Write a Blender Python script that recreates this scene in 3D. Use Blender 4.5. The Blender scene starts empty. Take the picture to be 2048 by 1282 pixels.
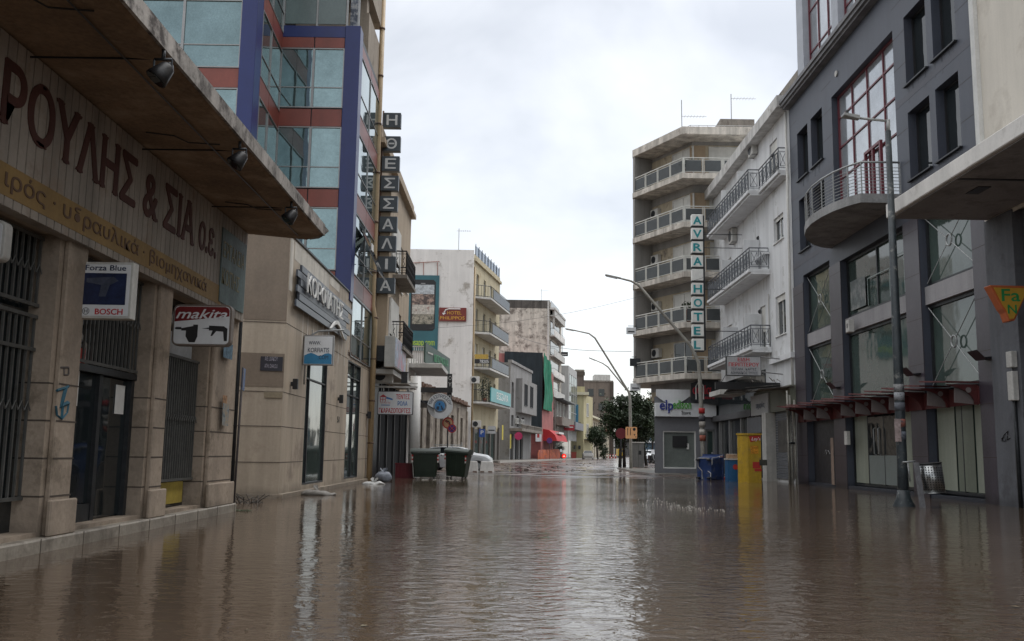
import bpy, math, random
from mathutils import Vector, Matrix, noise
R=math.radians
SC=bpy.context.scene
COL=SC.collection
random.seed(7)
# ------------------------------------------------------------ camera, world, sun, exposure
FPX=1879.0; PIT=R(8.0); ROL=R(.85); H=1.15
_c,_s=math.cos(ROL),math.sin(ROL)
_up=Vector((0,-math.sin(PIT),math.cos(PIT))); _r0=Vector((1,0,0)); _fw=Vector((0,math.cos(PIT),math.sin(PIT)))
_U=_up*_c-_r0*_s; _Rt=_r0*_c+_up*_s
cam=bpy.data.cameras.new('camera'); camo=bpy.data.objects.new('camera',cam); COL.objects.link(camo)
m=Matrix((_Rt,_U,-_fw)).transposed().to_4x4(); m.translation=(0,0,H); camo.matrix_world=m
cam.sensor_width=36; cam.lens=36*FPX/2048; cam.clip_start=.05; cam.clip_end=3000
SC.camera=camo
def ray(px,py):
    return _fw+_Rt*((px-1024)/FPX)+_U*((641-py)/FPX)
def G(px,py,z=0):
    d=ray(px,py); t=(z-H)/d.z; return Vector((t*d.x,t*d.y,z))
def YP(px,py,y):
    d=ray(px,py); t=y/d.y; return Vector((t*d.x,y,H+t*d.z))
def XP(px,py,x):
    d=ray(px,py); t=x/d.x; return Vector((x,t*d.y,H+t*d.z))
SC.render.engine='CYCLES'
SC.view_settings.view_transform='Standard'; SC.view_settings.look='None'; SC.view_settings.exposure=0.08; SC.view_settings.gamma=1
SC.cycles.max_bounces=6; SC.cycles.diffuse_bounces=3; SC.cycles.glossy_bounces=4
W=bpy.data.worlds.new('World'); SC.world=W; W.use_nodes=True
nt=W.node_tree; nt.nodes.clear()
def N(nt,t,**k):
    n=nt.nodes.new(t)
    for a,v in k.items(): setattr(n,a,v)
    return n
out=N(nt,'ShaderNodeOutputWorld'); add=N(nt,'ShaderNodeAddShader')
b1=N(nt,'ShaderNodeBackground'); b1.inputs[1].default_value=.05
sky=N(nt,'ShaderNodeTexSky'); sky.sky_type='NISHITA'; sky.sun_disc=False; sky.sun_elevation=R(58); sky.sun_rotation=R(54)
nt.links.new(sky.outputs[0],b1.inputs[0])
b2=N(nt,'ShaderNodeBackground'); b2.inputs[1].default_value=.84
tc=N(nt,'ShaderNodeTexCoord'); mp=N(nt,'ShaderNodeMapping'); mp.inputs['Scale'].default_value=(1,1,1.7)
mp.inputs['Location'].default_value=(.35,.2,.1)
n1=N(nt,'ShaderNodeTexNoise'); n1.inputs['Scale'].default_value=3.1; n1.inputs['Detail'].default_value=5; n1.inputs['Roughness'].default_value=.5; n1.inputs['Distortion'].default_value=.4
cr=N(nt,'ShaderNodeValToRGB'); e=cr.color_ramp
e.elements[0].position=.38; e.elements[0].color=(.70,.70,.69,1)
e.elements[1].position=.63; e.elements[1].color=(1.02,1.01,.985,1)
x=e.elements.new(.50); x.color=(.86,.855,.84,1)
nt.links.new(tc.outputs['Generated'],mp.inputs[0]); nt.links.new(mp.outputs[0],n1.inputs['Vector']); nt.links.new(n1.outputs[0],cr.inputs[0]); 
sxyz=N(nt,'ShaderNodeSeparateXYZ'); nt.links.new(tc.outputs['Generated'],sxyz.inputs[0])
zr=N(nt,'ShaderNodeMapRange'); zr.inputs['From Min'].default_value=.42; zr.inputs['From Max'].default_value=1; zr.inputs['To Min'].default_value=1; zr.inputs['To Max'].default_value=2.9; nt.links.new(sxyz.outputs[2],zr.inputs[0])
zs=N(nt,'ShaderNodeVectorMath',operation='SCALE'); nt.links.new(cr.outputs[0],zs.inputs[0]); nt.links.new(zr.outputs[0],zs.inputs['Scale']); nt.links.new(zs.outputs[0],b2.inputs[0])
nt.links.new(b1.outputs[0],add.inputs[0]); nt.links.new(b2.outputs[0],add.inputs[1]); nt.links.new(add.outputs[0],out.inputs[0])
sun=bpy.data.lights.new('sun','SUN'); sun.energy=.95; sun.angle=R(25); sun.color=(1,.97,.93)
suno=bpy.data.objects.new('sun',sun); COL.objects.link(suno); suno.rotation_euler=Vector((-.42,-.30,-.85)).to_track_quat('-Z','Y').to_euler()
suno.location=(0,0,60)
# ------------------------------------------------------------ materials
MATS={}
def mat(name,col,rough=.8,var=.15,scale=2.,streak=0.,bump=.15,metal=0.,spec=.5,dirt=None,damt=.0,dscale=1.2,emit=0,fine=18.,joint=None,vcol=None,alpha=1):
    if name in MATS: return MATS[name]
    m=bpy.data.materials.new(name); m.use_nodes=True; t=m.node_tree; b=t.nodes['Principled BSDF']
    b.inputs['Roughness'].default_value=rough; b.inputs['Metallic'].default_value=metal
    b.inputs['Specular IOR Level'].default_value=spec
    tc=N(t,'ShaderNodeTexCoord'); L=t.links.new
    na=N(t,'ShaderNodeTexNoise'); na.inputs['Scale'].default_value=scale; na.inputs['Detail'].default_value=6; na.inputs['Roughness'].default_value=.65
    L(tc.outputs['Object'],na.inputs['Vector'])
    nf=N(t,'ShaderNodeTexNoise'); nf.inputs['Scale'].default_value=fine; nf.inputs['Detail'].default_value=4
    L(tc.outputs['Object'],nf.inputs['Vector'])
    mr=N(t,'ShaderNodeMapRange'); mr.inputs['From Min'].default_value=.3; mr.inputs['From Max'].default_value=.7
    mr.inputs['To Min'].default_value=1-var; mr.inputs['To Max'].default_value=1+var
    L(na.outputs[0],mr.inputs[0])
    mr2=N(t,'ShaderNodeMapRange'); mr2.inputs['From Min'].default_value=.3; mr2.inputs['From Max'].default_value=.7
    mr2.inputs['To Min'].default_value=1-var*.5; mr2.inputs['To Max'].default_value=1+var*.5
    L(nf.outputs[0],mr2.inputs[0])
    mu=N(t,'ShaderNodeMath',operation='MULTIPLY'); L(mr.outputs[0],mu.inputs[0]); L(mr2.outputs[0],mu.inputs[1])
    fac=mu.outputs[0]
    if streak>0:
        mp=N(t,'ShaderNodeMapping'); mp.inputs['Scale'].default_value=(1.7,1.7,.12); L(tc.outputs['Object'],mp.inputs[0])
        ns=N(t,'ShaderNodeTexNoise'); ns.inputs['Scale'].default_value=1.1; ns.inputs['Detail'].default_value=7; ns.inputs['Roughness'].default_value=.62; L(mp.outputs[0],ns.inputs['Vector'])
        m3=N(t,'ShaderNodeMapRange'); m3.inputs['From Min'].default_value=.35; m3.inputs['From Max'].default_value=.62
        m3.inputs['To Min'].default_value=1-streak; m3.inputs['To Max'].default_value=1; L(ns.outputs[0],m3.inputs[0])
        mu2=N(t,'ShaderNodeMath',operation='MULTIPLY'); L(fac,mu2.inputs[0]); L(m3.outputs[0],mu2.inputs[1]); fac=mu2.outputs[0]
    vm=N(t,'ShaderNodeVectorMath',operation='SCALE'); vm.inputs[0].default_value=col[:3]; L(fac,vm.inputs['Scale'])
    cur=vm.outputs[0]
    if dirt:
        nd=N(t,'ShaderNodeTexNoise'); nd.inputs['Scale'].default_value=dscale; nd.inputs['Detail'].default_value=9; nd.inputs['Roughness'].default_value=.72; L(tc.outputs['Object'],nd.inputs['Vector'])
        m4=N(t,'ShaderNodeMapRange'); m4.inputs['From Min'].default_value=.62-damt*.3; m4.inputs['From Max'].default_value=.70-damt*.2; L(nd.outputs[0],m4.inputs[0])
        mx=N(t,'ShaderNodeMix',data_type='RGBA'); L(m4.outputs[0],mx.inputs[0]); L(cur,mx.inputs[6]); mx.inputs[7].default_value=(*dirt,1); cur=mx.outputs[2]
    L(cur,b.inputs['Base Color'])
    if bump>0:
        bp=N(t,'ShaderNodeBump'); bp.inputs['Strength'].default_value=bump; bp.inputs['Distance'].default_value=.02; L(nf.outputs[0],bp.inputs['Height']); L(bp.outputs[0],b.inputs['Normal'])
    if emit: 
        b.inputs['Emission Color'].default_value=(*col[:3],1); b.inputs['Emission Strength'].default_value=emit
    MATS[name]=m; return m
def wetlow(m,zt=.55,dark=.6):
    """flood-soaked foot of a wall: a stain with its own irregular top edge"""
    t=m.node_tree; b=t.nodes['Principled BSDF']; L=t.links.new
    src=b.inputs['Base Color'].links[0].from_socket
    ge=N(t,'ShaderNodeNewGeometry'); sx=N(t,'ShaderNodeSeparateXYZ'); L(ge.outputs['Position'],sx.inputs[0])
    nn=N(t,'ShaderNodeTexNoise'); nn.inputs['Scale'].default_value=1.5; L(ge.outputs['Position'],nn.inputs['Vector'])
    a=N(t,'ShaderNodeMath',operation='MULTIPLY_ADD'); L(nn.outputs[0],a.inputs[0]); a.inputs[1].default_value=.5; L(sx.outputs[2],a.inputs[2])
    mr=N(t,'ShaderNodeMapRange'); mr.inputs['From Min'].default_value=zt; mr.inputs['From Max'].default_value=zt+.25; mr.inputs['To Min'].default_value=dark*.85; mr.inputs['To Max'].default_value=1; L(a.outputs[0],mr.inputs[0])
    vm=N(t,'ShaderNodeVectorMath',operation='SCALE'); L(src,vm.inputs[0]); L(mr.outputs[0],vm.inputs['Scale']); L(vm.outputs[0],b.inputs['Base Color'])
    return m
def glass(name,col=(.02,.028,.03),metal=0.,rough=.03,wave=.02):
    if name in MATS: return MATS[name]
    m=mat(name,col,rough=rough,var=.2,scale=.8,bump=0,metal=metal,spec=.6)
    t=m.node_tree; b=t.nodes['Principled BSDF']
    tc=N(t,'ShaderNodeTexCoord'); nn=N(t,'ShaderNodeTexNoise'); nn.inputs['Scale'].default_value=.9; t.links.new(tc.outputs['Object'],nn.inputs['Vector'])
    bp=N(t,'ShaderNodeBump'); bp.inputs['Strength'].default_value=wave*8; bp.inputs['Distance'].default_value=.05; t.links.new(nn.outputs[0],bp.inputs['Height']); t.links.new(bp.outputs[0],b.inputs['Normal'])
    return m
# ------------------------------------------------------------ geometry helpers
class Fr:
    """frame on a facade: s runs along reading direction, o outward, z up"""
    def __init__(self,ox,oy,ang=0,r=None):
        self.O=Vector((ox,oy,0)); self.r=Vector((math.cos(ang),math.sin(ang),0)) if r is None else Vector((r[0],r[1],0)).normalized()
        self.n=Vector((self.r.y,-self.r.x,0))
    def w(self,s,o,z): return self.O+self.r*s+self.n*o+Vector((0,0,z))
    def at(self,px,py,o=0):
        d=ray(px,py); p0=self.O+self.n*o; C=Vector((0,0,H))
        t=(p0-C).dot(self.n)/d.dot(self.n); p=C+d*t
        return ((p-self.O).dot(self.r),p.z)
    def rect(self,a,b,o=0):
        s0,z0=self.at(*a,o); s1,z1=self.at(*b,o)
        return (min(s0,s1),max(s0,s1),min(z0,z1),max(z0,z1))
WF=Fr(0,0,0)            # world facing camera: s=x, o=-y
def camfr(y): return Fr(0,y,0)
class MB:
    def __init__(self): self.v=[];self.f=[];self.mi=[];self.cm=0;self.sm=[]
    def face(self,pts,smooth=False):
        i=len(self.v); self.v+= [Vector(p) for p in pts]; self.f.append(list(range(i,i+len(pts)))); self.mi.append(self.cm); self.sm.append(smooth); return self
    def box(self,F,s0,s1,o0,o1,z0,z1):
        P=[F.w(s,o,z) for z in (z0,z1) for o in (o0,o1) for s in (s0,s1)]
        i=len(self.v); self.v+=P
        for q in ((0,1,3,2),(4,6,7,5),(0,4,5,1),(2,3,7,6),(0,2,6,4),(1,5,7,3)):
            self.f.append([i+k for k in q]); self.mi.append(self.cm); self.sm.append(False)
        return self
    def prism(self,base,top):
        """base, top: lists of points of the same length"""
        i=len(self.v); n=len(base); self.v+=[Vector(p) for p in base]+[Vector(p) for p in top]
        self.f.append([i+k for k in range(n)][::-1]); self.f.append([i+n+k for k in range(n)])
        for k in range(n): self.f.append([i+k,i+(k+1)%n,i+n+(k+1)%n,i+n+k])
        self.mi+=[self.cm]*(n+2); self.sm+=[False]*(n+2); return self
    def plate(self,F,pts,o0,o1):
        """polygon (s,z) extruded between two offsets"""
        return self.prism([F.w(s,o0,z) for s,z in pts],[F.w(s,o1,z) for s,z in pts])
    def slab(self,F,pts,z0,z1):
        """polygon (s,o) extruded vertically"""
        return self.prism([F.w(s,o,z0) for s,o in pts],[F.w(s,o,z1) for s,o in pts])
    def tube(self,pts,r,n=8,r1=None,cap=True):
        pts=[Vector(p) for p in pts]; rs=r if isinstance(r,(list,tuple)) else ([r]*len(pts) if r1 is None else [r+(r1-r)*k/(len(pts)-1) for k in range(len(pts))])
        rings=[]; up=None
        for k,p in enumerate(pts):
            d=(pts[min(k+1,len(pts)-1)]-pts[max(k-1,0)]).normalized()
            a=d.cross(Vector((0,0,1)) if abs(d.z)<.95 else Vector((1,0,0))).normalized() if up is None else (up-d*up.dot(d)).normalized()
            up=a; b=d.cross(a); i=len(self.v)
            self.v+=[p+(a*math.cos(2*math.pi*j/n)+b*math.sin(2*math.pi*j/n))*rs[k] for j in range(n)]; rings.append(i)
        for k in range(len(rings)-1):
            for j in range(n):
                self.f.append([rings[k]+j,rings[k]+(j+1)%n,rings[k+1]+(j+1)%n,rings[k+1]+j]); self.mi.append(self.cm); self.sm.append(n>5)
        if cap:
            self.f.append([rings[0]+j for j in range(n)][::-1]); self.f.append([rings[-1]+j for j in range(n)]); self.mi+=[self.cm]*2; self.sm+=[False]*2
        return self
    def bar(self,a,b,w,n=4):
        return self.tube([a,b],w,n)
    def disc(self,c,nrm,r,th,n=24,r2=None):
        c=Vector(c); nrm=Vector(nrm).normalized(); return self.tube([c,c+nrm*th],r if r2 is None else [r,r2],n)
    def build(self,name,m,parent=None,base=None,bevel=0,label=None):
        base=Vector(base) if base is not None else (Vector(parent['_b']) if parent is not None and '_b' in parent else Vector((0,0,0)))
        me=bpy.data.meshes.new(name); me.from_pydata([v-base for v in self.v],[],self.f)
        for x in (m if isinstance(m,(list,tuple)) else [m]): me.materials.append(x)
        for p,k,s in zip(me.polygons,self.mi,self.sm): p.material_index=k; p.use_smooth=s
        me.update()
        o=bpy.data.objects.new(name,me); COL.objects.link(o)
        import bmesh
        bm=bmesh.new(); bm.from_mesh(me); bmesh.ops.recalc_face_normals(bm,faces=bm.faces); bm.to_mesh(me); bm.free()
        if bevel:
            md=o.modifiers.new('bevel','BEVEL'); md.width=bevel; md.segments=1; md.limit_method='ANGLE'
        if parent is not None: o.parent=parent; o['_b']=list(base)
        else: o.location=base
        if label: o['label']=label
        return o
def thing(name,label,cat,base,group=None):
    o=bpy.data.objects.new(name,None); COL.objects.link(o); o.location=base; o['label']=label; o['category']=cat; o['_b']=list(base); o.empty_display_size=.3
    if group: o['group']=group
    return o
def tag(o,label,cat,group=None,kind=None):
    if label: o['label']=label
    if cat: o['category']=cat
    if group: o['group']=group
    if kind: o['kind']=kind
    return o
def clone(root,loc,rz=None,label=None,scale=None):
    def cp(o,par):
        c=o.copy(); COL.objects.link(c); c.parent=par
        for ch in list(o.children): cp(ch,c)
        return c
    r=root.copy(); COL.objects.link(r); r.location=loc
    if rz is not None: r.rotation_euler=(0,0,rz)
    if label: r['label']=label
    if scale: r.scale=scale
    for ch in list(root.children): cp(ch,r)
    return r
_tc={}
def text(s,F,s0,o,z0,height,m,parent,width=None,name='lettering',bold=.0,depth=.01,base=None,shear=0,rot=0,arc=None,serif=False):
    """solid letters: cap height 'height', left end s0, baseline z0, squeezed to 'width' if given"""
    cu=bpy.data.curves.new('t','FONT'); cu.body=s; cu.size=1; cu.extrude=.0; cu.resolution_u=3; cu.shear=shear
    ob=bpy.data.objects.new('t',cu); COL.objects.link(ob)
    dg=bpy.context.evaluated_depsgraph_get(); me=bpy.data.meshes.new_from_object(ob.evaluated_get(dg)); 
    bpy.data.objects.remove(ob); bpy.data.curves.remove(cu)
    xs=[v.co.x for v in me.vertices]; ys=[v.co.y for v in me.vertices]
    if not xs: return None
    x0,x1=min(xs),max(xs); k=height/.73; kx=k if width is None else width/(x1-x0)
    mb=MB(); mb.v=[]
    P=[((v.co.x-x0)*kx,v.co.y*k) for v in me.vertices]
    if rot: 
        c,sn=math.cos(rot),math.sin(rot); P=[(a*c-b*sn,a*sn+b*c) for a,b in P]
    if arc:
        r=arc; tot=(x1-x0)*kx; P=[((r+b)*math.sin((a-tot/2)/r),(r+b)*math.cos((a-tot/2)/r)) for a,b in P]
    n0=len(P); d=bold*height*.55
    offs_=[(0,0)] if bold<=0 else [(0,0),(-d,0),(d,0),(0,d*.7),(0,-d*.7)]
    ec={}; bound=[]
    for p in me.polygons:
        vs=list(p.vertices)
        for a,b in zip(vs,vs[1:]+vs[:1]): ec.setdefault((min(a,b),max(a,b)),[]).append((a,b))
    for e_,l in ec.items():
        if len(l)==1: bound.append(l[0])
    for q,(dx,dz) in enumerate(offs_):
        i=len(mb.v); e=q*.0004
        mb.v+=[F.w(s0+a+dx,o+depth+e,z0+b+dz) for a,b in P]+[F.w(s0+a+dx,o,z0+b+dz) for a,b in P]
        for p in me.polygons: mb.f.append([i+k_ for k_ in p.vertices]); mb.mi.append(0); mb.sm.append(False)
        for a,b in bound: mb.f.append([i+a,i+b,i+b+n0,i+a+n0][::-1]); mb.mi.append(0); mb.sm.append(False)
    if serif:
        for a,b in bound:
            va,vb=me.vertices[a].co,me.vertices[b].co
            for yl,up_ in ((0,1),(.73,-1)):
                if abs(va.y-yl)<.012 and abs(vb.y-yl)<.012 and .04<abs(va.x-vb.x)<.24:
                    xa,xb=sorted((va.x,vb.x)); xa=(xa-x0)*kx-.075*height; xb=(xb-x0)*kx+.075*height; zz=va.y*k
                    mb.prism([F.w(s0+x,o,z0+z) for x,z in ((xa,zz),(xb,zz),(xb-.03*height,zz+up_*.055*height),(xa+.03*height,zz+up_*.055*height))],[F.w(s0+x,o+depth+.0025,z0+z) for x,z in ((xa,zz),(xb,zz),(xb-.03*height,zz+up_*.055*height),(xa+.03*height,zz+up_*.055*height))])
    bpy.data.meshes.remove(me)
    return mb.build(name,m,parent,base)
def wallgrid(mb,F,s0,s1,z0,z1,ops,o=0,t=.25,ztop=None):
    """front skin at offset o with rectangular openings, with reveals t deep. ops: (a,b,c,d)"""
    S=sorted(set([s0,s1]+[min(max(v,s0),s1) for q in ops for v in q[:2]])); Z=sorted(set([z0,z1]+[min(max(v,z0),z1) for q in ops for v in q[2:4]]))
    for a,b in zip(S,S[1:]):
        for c,d in zip(Z,Z[1:]):
            ms,mz=(a+b)/2,(c+d)/2
            if b-a<1e-4 or d-c<1e-4: continue
            if any(q[0]<ms<q[1] and q[2]<mz<q[3] for q in ops): continue
            mb.face([F.w(a,o,c),F.w(b,o,c),F.w(b,o,d),F.w(a,o,d)])
    for q in ops:
        a,b,c,d=max(q[0],s0),min(q[1],s1),max(q[2],z0),min(q[3],z1)
        for (p,r_) in (((a,c),(b,c)),((b,c),(b,d)),((b,d),(a,d)),((a,d),(a,c))):
            mb.face([F.w(p[0],o,p[1]),F.w(r_[0],o,r_[1]),F.w(r_[0],o-t,r_[1]),F.w(p[0],o-t,p[1])])
def building(name,label,F,s0,s1,z1,depth,m,ops=(),o=0,t=.25,z0=-.3,cat='building',roofm=None):
    base=F.w((s0+s1)/2,o,0)
    th=thing(name,label,cat,base)
    mb=MB(); wallgrid(mb,F,s0,s1,z0,z1,list(ops),o,t)
    # body behind the reveals, sides, back, roof
    w=F.w
    mb.face([w(s0,o-t,z0),w(s1,o-t,z0),w(s1,o-t,z1),w(s0,o-t,z1)])
    mb.face([w(s0,o,z0),w(s0,o,z1),w(s0,o-depth,z1),w(s0,o-depth,z0)]); mb.face([w(s1,o,z0),w(s1,o-depth,z0),w(s1,o-depth,z1),w(s1,o,z1)])
    mb.face([w(s0,o-depth,z0),w(s0,o-depth,z1),w(s1,o-depth,z1),w(s1,o-depth,z0)]); mb.face([w(s0,o,z1),w(s1,o,z1),w(s1,o-depth,z1),w(s0,o-depth,z1)])
    mb.build('wall',m,th)
    return th
def window(th,F,q,o,fm,gm,nx=1,nz=1,fw=.05,d=.06,name='window',zs=None,sill=None,shutter=None,smat=None):
    """frame in opening q at depth o (back of reveal) with pane child"""
    a,b,c,e=q; mb=MB()
    mb.box(F,a,a+fw,o+.005,o+d,c,e); mb.box(F,b-fw,b,o+.005,o+d,c,e); mb.box(F,a+fw,b-fw,o+.005,o+d,c,c+fw); mb.box(F,a+fw,b-fw,o+.005,o+d,e-fw,e)
    for k in range(1,nx): x=a+(b-a)*k/nx; mb.box(F,x-fw*.4,x+fw*.4,o+.005,o+d*.9,c+fw,e-fw)
    Zs=zs if zs else [c+(e-c)*k/nz for k in range(1,nz)]
    for z in Zs: mb.box(F,a+fw,b-fw,o+.005,o+d*.8,z-fw*.4,z+fw*.4)
    f=mb.build(name,fm,th)
    MB().face([F.w(a+fw*.5,o+d*.4,c+fw*.5),F.w(b-fw*.5,o+d*.4,c+fw*.5),F.w(b-fw*.5,o+d*.4,e-fw*.5),F.w(a+fw*.5,o+d*.4,e-fw*.5)]).build('pane',gm,f)
    if sill: MB().box(F,a-.06,b+.06,o+d,sill,c-.05,c-.005).build('sill',smat or fm,f)
    if shutter: 
        zz=e-(e-c)*shutter
        MB().box(F,a+fw,b-fw,o+d,o+d+.03,zz,e-.01).build('shutter',MATS.get('shutter_white') or fm,f)
    return f
# ------------------------------------------------------------ materials used across the street
plaster=wetlow(mat('plaster_cream',(.33,.28,.225),.85,.14,.8,.22,.2,dirt=(.17,.14,.11),damt=.25,dscale=1.6),.35,.6)
shopstone=wetlow(mat('shop_stone',(.37,.30,.235),.8,.2,1.2,.25,.25,dirt=(.20,.16,.12),damt=.30,dscale=1.7),.25,.6)
joint_m=mat('joint_dark',(.07,.055,.045),.9,.1)
korfstone=wetlow(mat('cladding_beige',(.46,.385,.30),.6,.1,.7,.30,.05,dirt=(.26,.21,.165),damt=.3,dscale=.7),.3,.65)
concrete=mat('concrete_stained',(.25,.225,.195),.85,.3,1.1,.3,.35,dirt=(.09,.075,.06),damt=.35,dscale=1.1)
soffitm=mat('soffit_brown',(.20,.135,.085),.85,.35,.7,0,.3,dirt=(.32,.24,.17),damt=.40,dscale=.8)
metald=mat('metal_dark',(.035,.038,.042),.45,.3,6,0,.05,metal=.5)
black=mat('black_paint',(.015,.015,.017),.45,.2,5)
white=mat('white_paint',(.72,.72,.70),.5,.08,2,.12,.02)
white_d=mat('white_dirty',(.55,.54,.51),.6,.15,1.5,.25,.05)
MATS['shutter_white']=mat('roller_white',(.62,.61,.57),.6,.1,1.2,.15,.02)
dglass=glass('glass_dark',(.012,.016,.018),0,.03)
mglass=glass('glass_mirror',(.21,.29,.30),.85,.03,.015)
iglass=glass('glass_interior',(.05,.075,.07),.0,.04)
alu=mat('aluminium_grey',(.28,.28,.28),.4,.1,3,metal=.6)
galv=mat('galvanised_grey',(.32,.33,.33),.5,.15,2,.1,metal=.3)
redp=mat('red_paint',(.42,.035,.03),.5,.1,2)
# ------------------------------------------------------------ ground and flood water
def gz(x,y):
    c=x-.187*max(0,y-83)*1.0
    z=-.32+ (y-30)*.010 if y>30 else -.32
    if y>34: z=-.25+.29*min(1,(y-34)/15.)
    if y>58: z=.04+.22*min(1,(y-58)/30.)
    # low spot where the stream crosses
    if 34<y<75: z+= .06*noise.noise(Vector((x*.25,y*.16,3)))+.03*noise.noise(Vector((x*.9,y*.5,7)))
    if y>58: z-=.11*math.exp(-((x-6.0)/4.0)**2-((y-68)/9.)**2)
    return z
road=wetlow(mat('road_wet',(.060,.052,.047),.18,.35,.5,0,.25,dirt=(.15,.085,.062),damt=.55,dscale=.35,fine=9),-5,1)
b=road.node_tree.nodes['Principled BSDF']; t=road.node_tree
nn=N(t,'ShaderNodeTexNoise'); nn.inputs['Scale'].default_value=.5; nn.inputs['Detail'].default_value=7; tcx=N(t,'ShaderNodeTexCoord'); t.links.new(tcx.outputs['Object'],nn.inputs['Vector'])
mr=N(t,'ShaderNodeMapRange'); mr.inputs['From Min'].default_value=.42; mr.inputs['From Max'].default_value=.6; mr.inputs['To Min'].default_value=.06; mr.inputs['To Max'].default_value=.42
t.links.new(nn.outputs[0],mr.inputs[0]); t.links.new(mr.outputs[0],b.inputs['Roughness'])
mb=MB()
xs=[-3000,-400,-80,-30]+[-20+k*.8 for k in range(76)]+[60,120,500,3000]; ys=[-600,-60,0,20,34]+[38+k*.8 for k in range(66)]+[100,120,150,200,300,600,3000]
idx={}
for j,y in enumerate(ys):
    for i,x in enumerate(xs): idx[i,j]=len(mb.v); mb.v.append(Vector((x,y,gz(x,y))))
for j in range(len(ys)-1):
    for i in range(len(xs)-1): mb.f.append([idx[i,j],idx[i+1,j],idx[i+1,j+1],idx[i,j+1]]); mb.mi.append(0); mb.sm.append(True)
o=mb.build('road',road); o['kind']='structure'
# water
wm=bpy.data.materials.new('flood_water'); wm.use_nodes=True; t=wm.node_tree; b=t.nodes['Principled BSDF']; L=t.links.new
tc=N(t,'ShaderNodeTexCoord')
nb=N(t,'ShaderNodeTexNoise'); nb.inputs['Scale'].default_value=.22; nb.inputs['Detail'].default_value=5; L(tc.outputs['Object'],nb.inputs['Vector'])
rp=N(t,'ShaderNodeValToRGB'); rp.color_ramp.elements[0].position=.35; rp.color_ramp.elements[0].color=(.070,.048,.032,1); rp.color_ramp.elements[1].position=.68; rp.color_ramp.elements[1].color=(.110,.080,.057,1)
L(nb.outputs[0],rp.inputs[0]); L(rp.outputs[0],b.inputs['Base Color'])
b.inputs['Roughness'].default_value=.05; b.inputs['IOR'].default_value=1.38
mp=N(t,'ShaderNodeMapping'); mp.inputs['Scale'].default_value=(1,1.45,1); mp.inputs['Rotation'].default_value=(0,0,.12); L(tc.outputs['Object'],mp.inputs[0])
w1=N(t,'ShaderNodeTexNoise'); w1.inputs['Scale'].default_value=3.4; w1.inputs['Detail'].default_value=3.5; w1.inputs['Roughness'].default_value=.48; w1.inputs['Distortion'].default_value=1.1; L(mp.outputs[0],w1.inputs['Vector'])
w2=N(t,'ShaderNodeTexNoise'); w2.inputs['Scale'].default_value=12; w2.inputs['Detail'].default_value=2; L(mp.outputs[0],w2.inputs['Vector'])
am=N(t,'ShaderNodeTexNoise'); am.inputs['Scale'].default_value=.16; am.inputs['Detail'].default_value=2; L(tc.outputs['Object'],am.inputs['Vector'])
amr=N(t,'ShaderNodeMapRange'); amr.inputs['From Min'].default_value=.38; amr.inputs['From Max'].default_value=.62; amr.inputs['To Min'].default_value=.35; amr.inputs['To Max'].default_value=1.15; L(am.outputs[0],amr.inputs[0])
# ripples run strongest in the middle of the street
sx=N(t,'ShaderNodeSeparateXYZ'); L(tc.outputs['Object'],sx.inputs[0])
ab=N(t,'ShaderNodeMath',operation='SUBTRACT'); L(sx.outputs[0],ab.inputs[0]); ab.inputs[1].default_value=1.2
ab2=N(t,'ShaderNodeMath',operation='ABSOLUTE'); L(ab.outputs[0],ab2.inputs[0])
cm=N(t,'ShaderNodeMapRange'); cm.inputs['From Min'].default_value=1.5; cm.inputs['From Max'].default_value=5.5; cm.inputs['To Min'].default_value=.62; cm.inputs['To Max'].default_value=.24; L(ab2.outputs[0],cm.inputs[0])
am2=N(t,'ShaderNodeMath',operation='MULTIPLY'); L(amr.outputs[0],am2.inputs[0]); L(cm.outputs[0],am2.inputs[1])
ad=N(t,'ShaderNodeMath',operation='MULTIPLY_ADD'); L(w2.outputs[0],ad.inputs[0]); ad.inputs[1].default_value=.14; L(w1.outputs[0],ad.inputs[2])
bp=N(t,'ShaderNodeBump'); bp.inputs['Distance'].default_value=.06; L(ad.outputs[0],bp.inputs['Height'])
sm=N(t,'ShaderNodeMath',operation='MULTIPLY'); L(am2.outputs[0],sm.inputs[0]); sm.inputs[1].default_value=.55; L(sm.outputs[0],bp.inputs['Strength']); L(bp.outputs[0],b.inputs['Normal'])
o=MB().face([(-60,-40,0),(60,-40,0),(60,78,0),(-60,78,0)]).build('water',wm); o['kind']='structure'
# ------------------------------------------------------------ plumbing shop with the long canopy (left foreground)
FL=Fr(-5.2,0,r=(0,1)); sw=lambda px,py=784,o=0: FL.at(px,py,o)[0]
ztop=5.28
a1,b1_,a2,b2_=sw(152),sw(296),sw(330),sw(413)
OPS=[(3.0,sw(96)-.0,.2,3.55),(a1,b1_,.2,3.55),(a2,b2_,.2,3.55)]
shop=building('corner_shop','cream stone plumbing shop with barred openings under a long concrete canopy, left foreground',FL,0,17.6,ztop,9,shopstone,OPS,t=.32,z0=.14)
bx,by,_=shop['_b']
# quoined piers with grooves and bases
mb=MB(); jm=MB()
for (p0,p1) in ((sw(96),sw(152)),(sw(296),sw(330)),(sw(413),17.6)):
    mb=MB()
    wz=p1-p0
    mb.box(FL,p0+.10,p1-.10,0,.07,.15,3.62)
    mb.box(FL,p0+.02,p1-.02,.071,.13,.15,.55); mb.build('pier_facing',shopstone,shop,bevel=.015)
    for k in range(4):
        zz=.58+k*.42; jm.box(FL,p0+.095,p1-.095,.0705,.0745,zz,zz+.018); jm.box(FL,p0-.003,p0+.1,-.3,.003,zz,zz+.018); 
jm.build('stone_joint',joint_m,shop)
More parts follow.
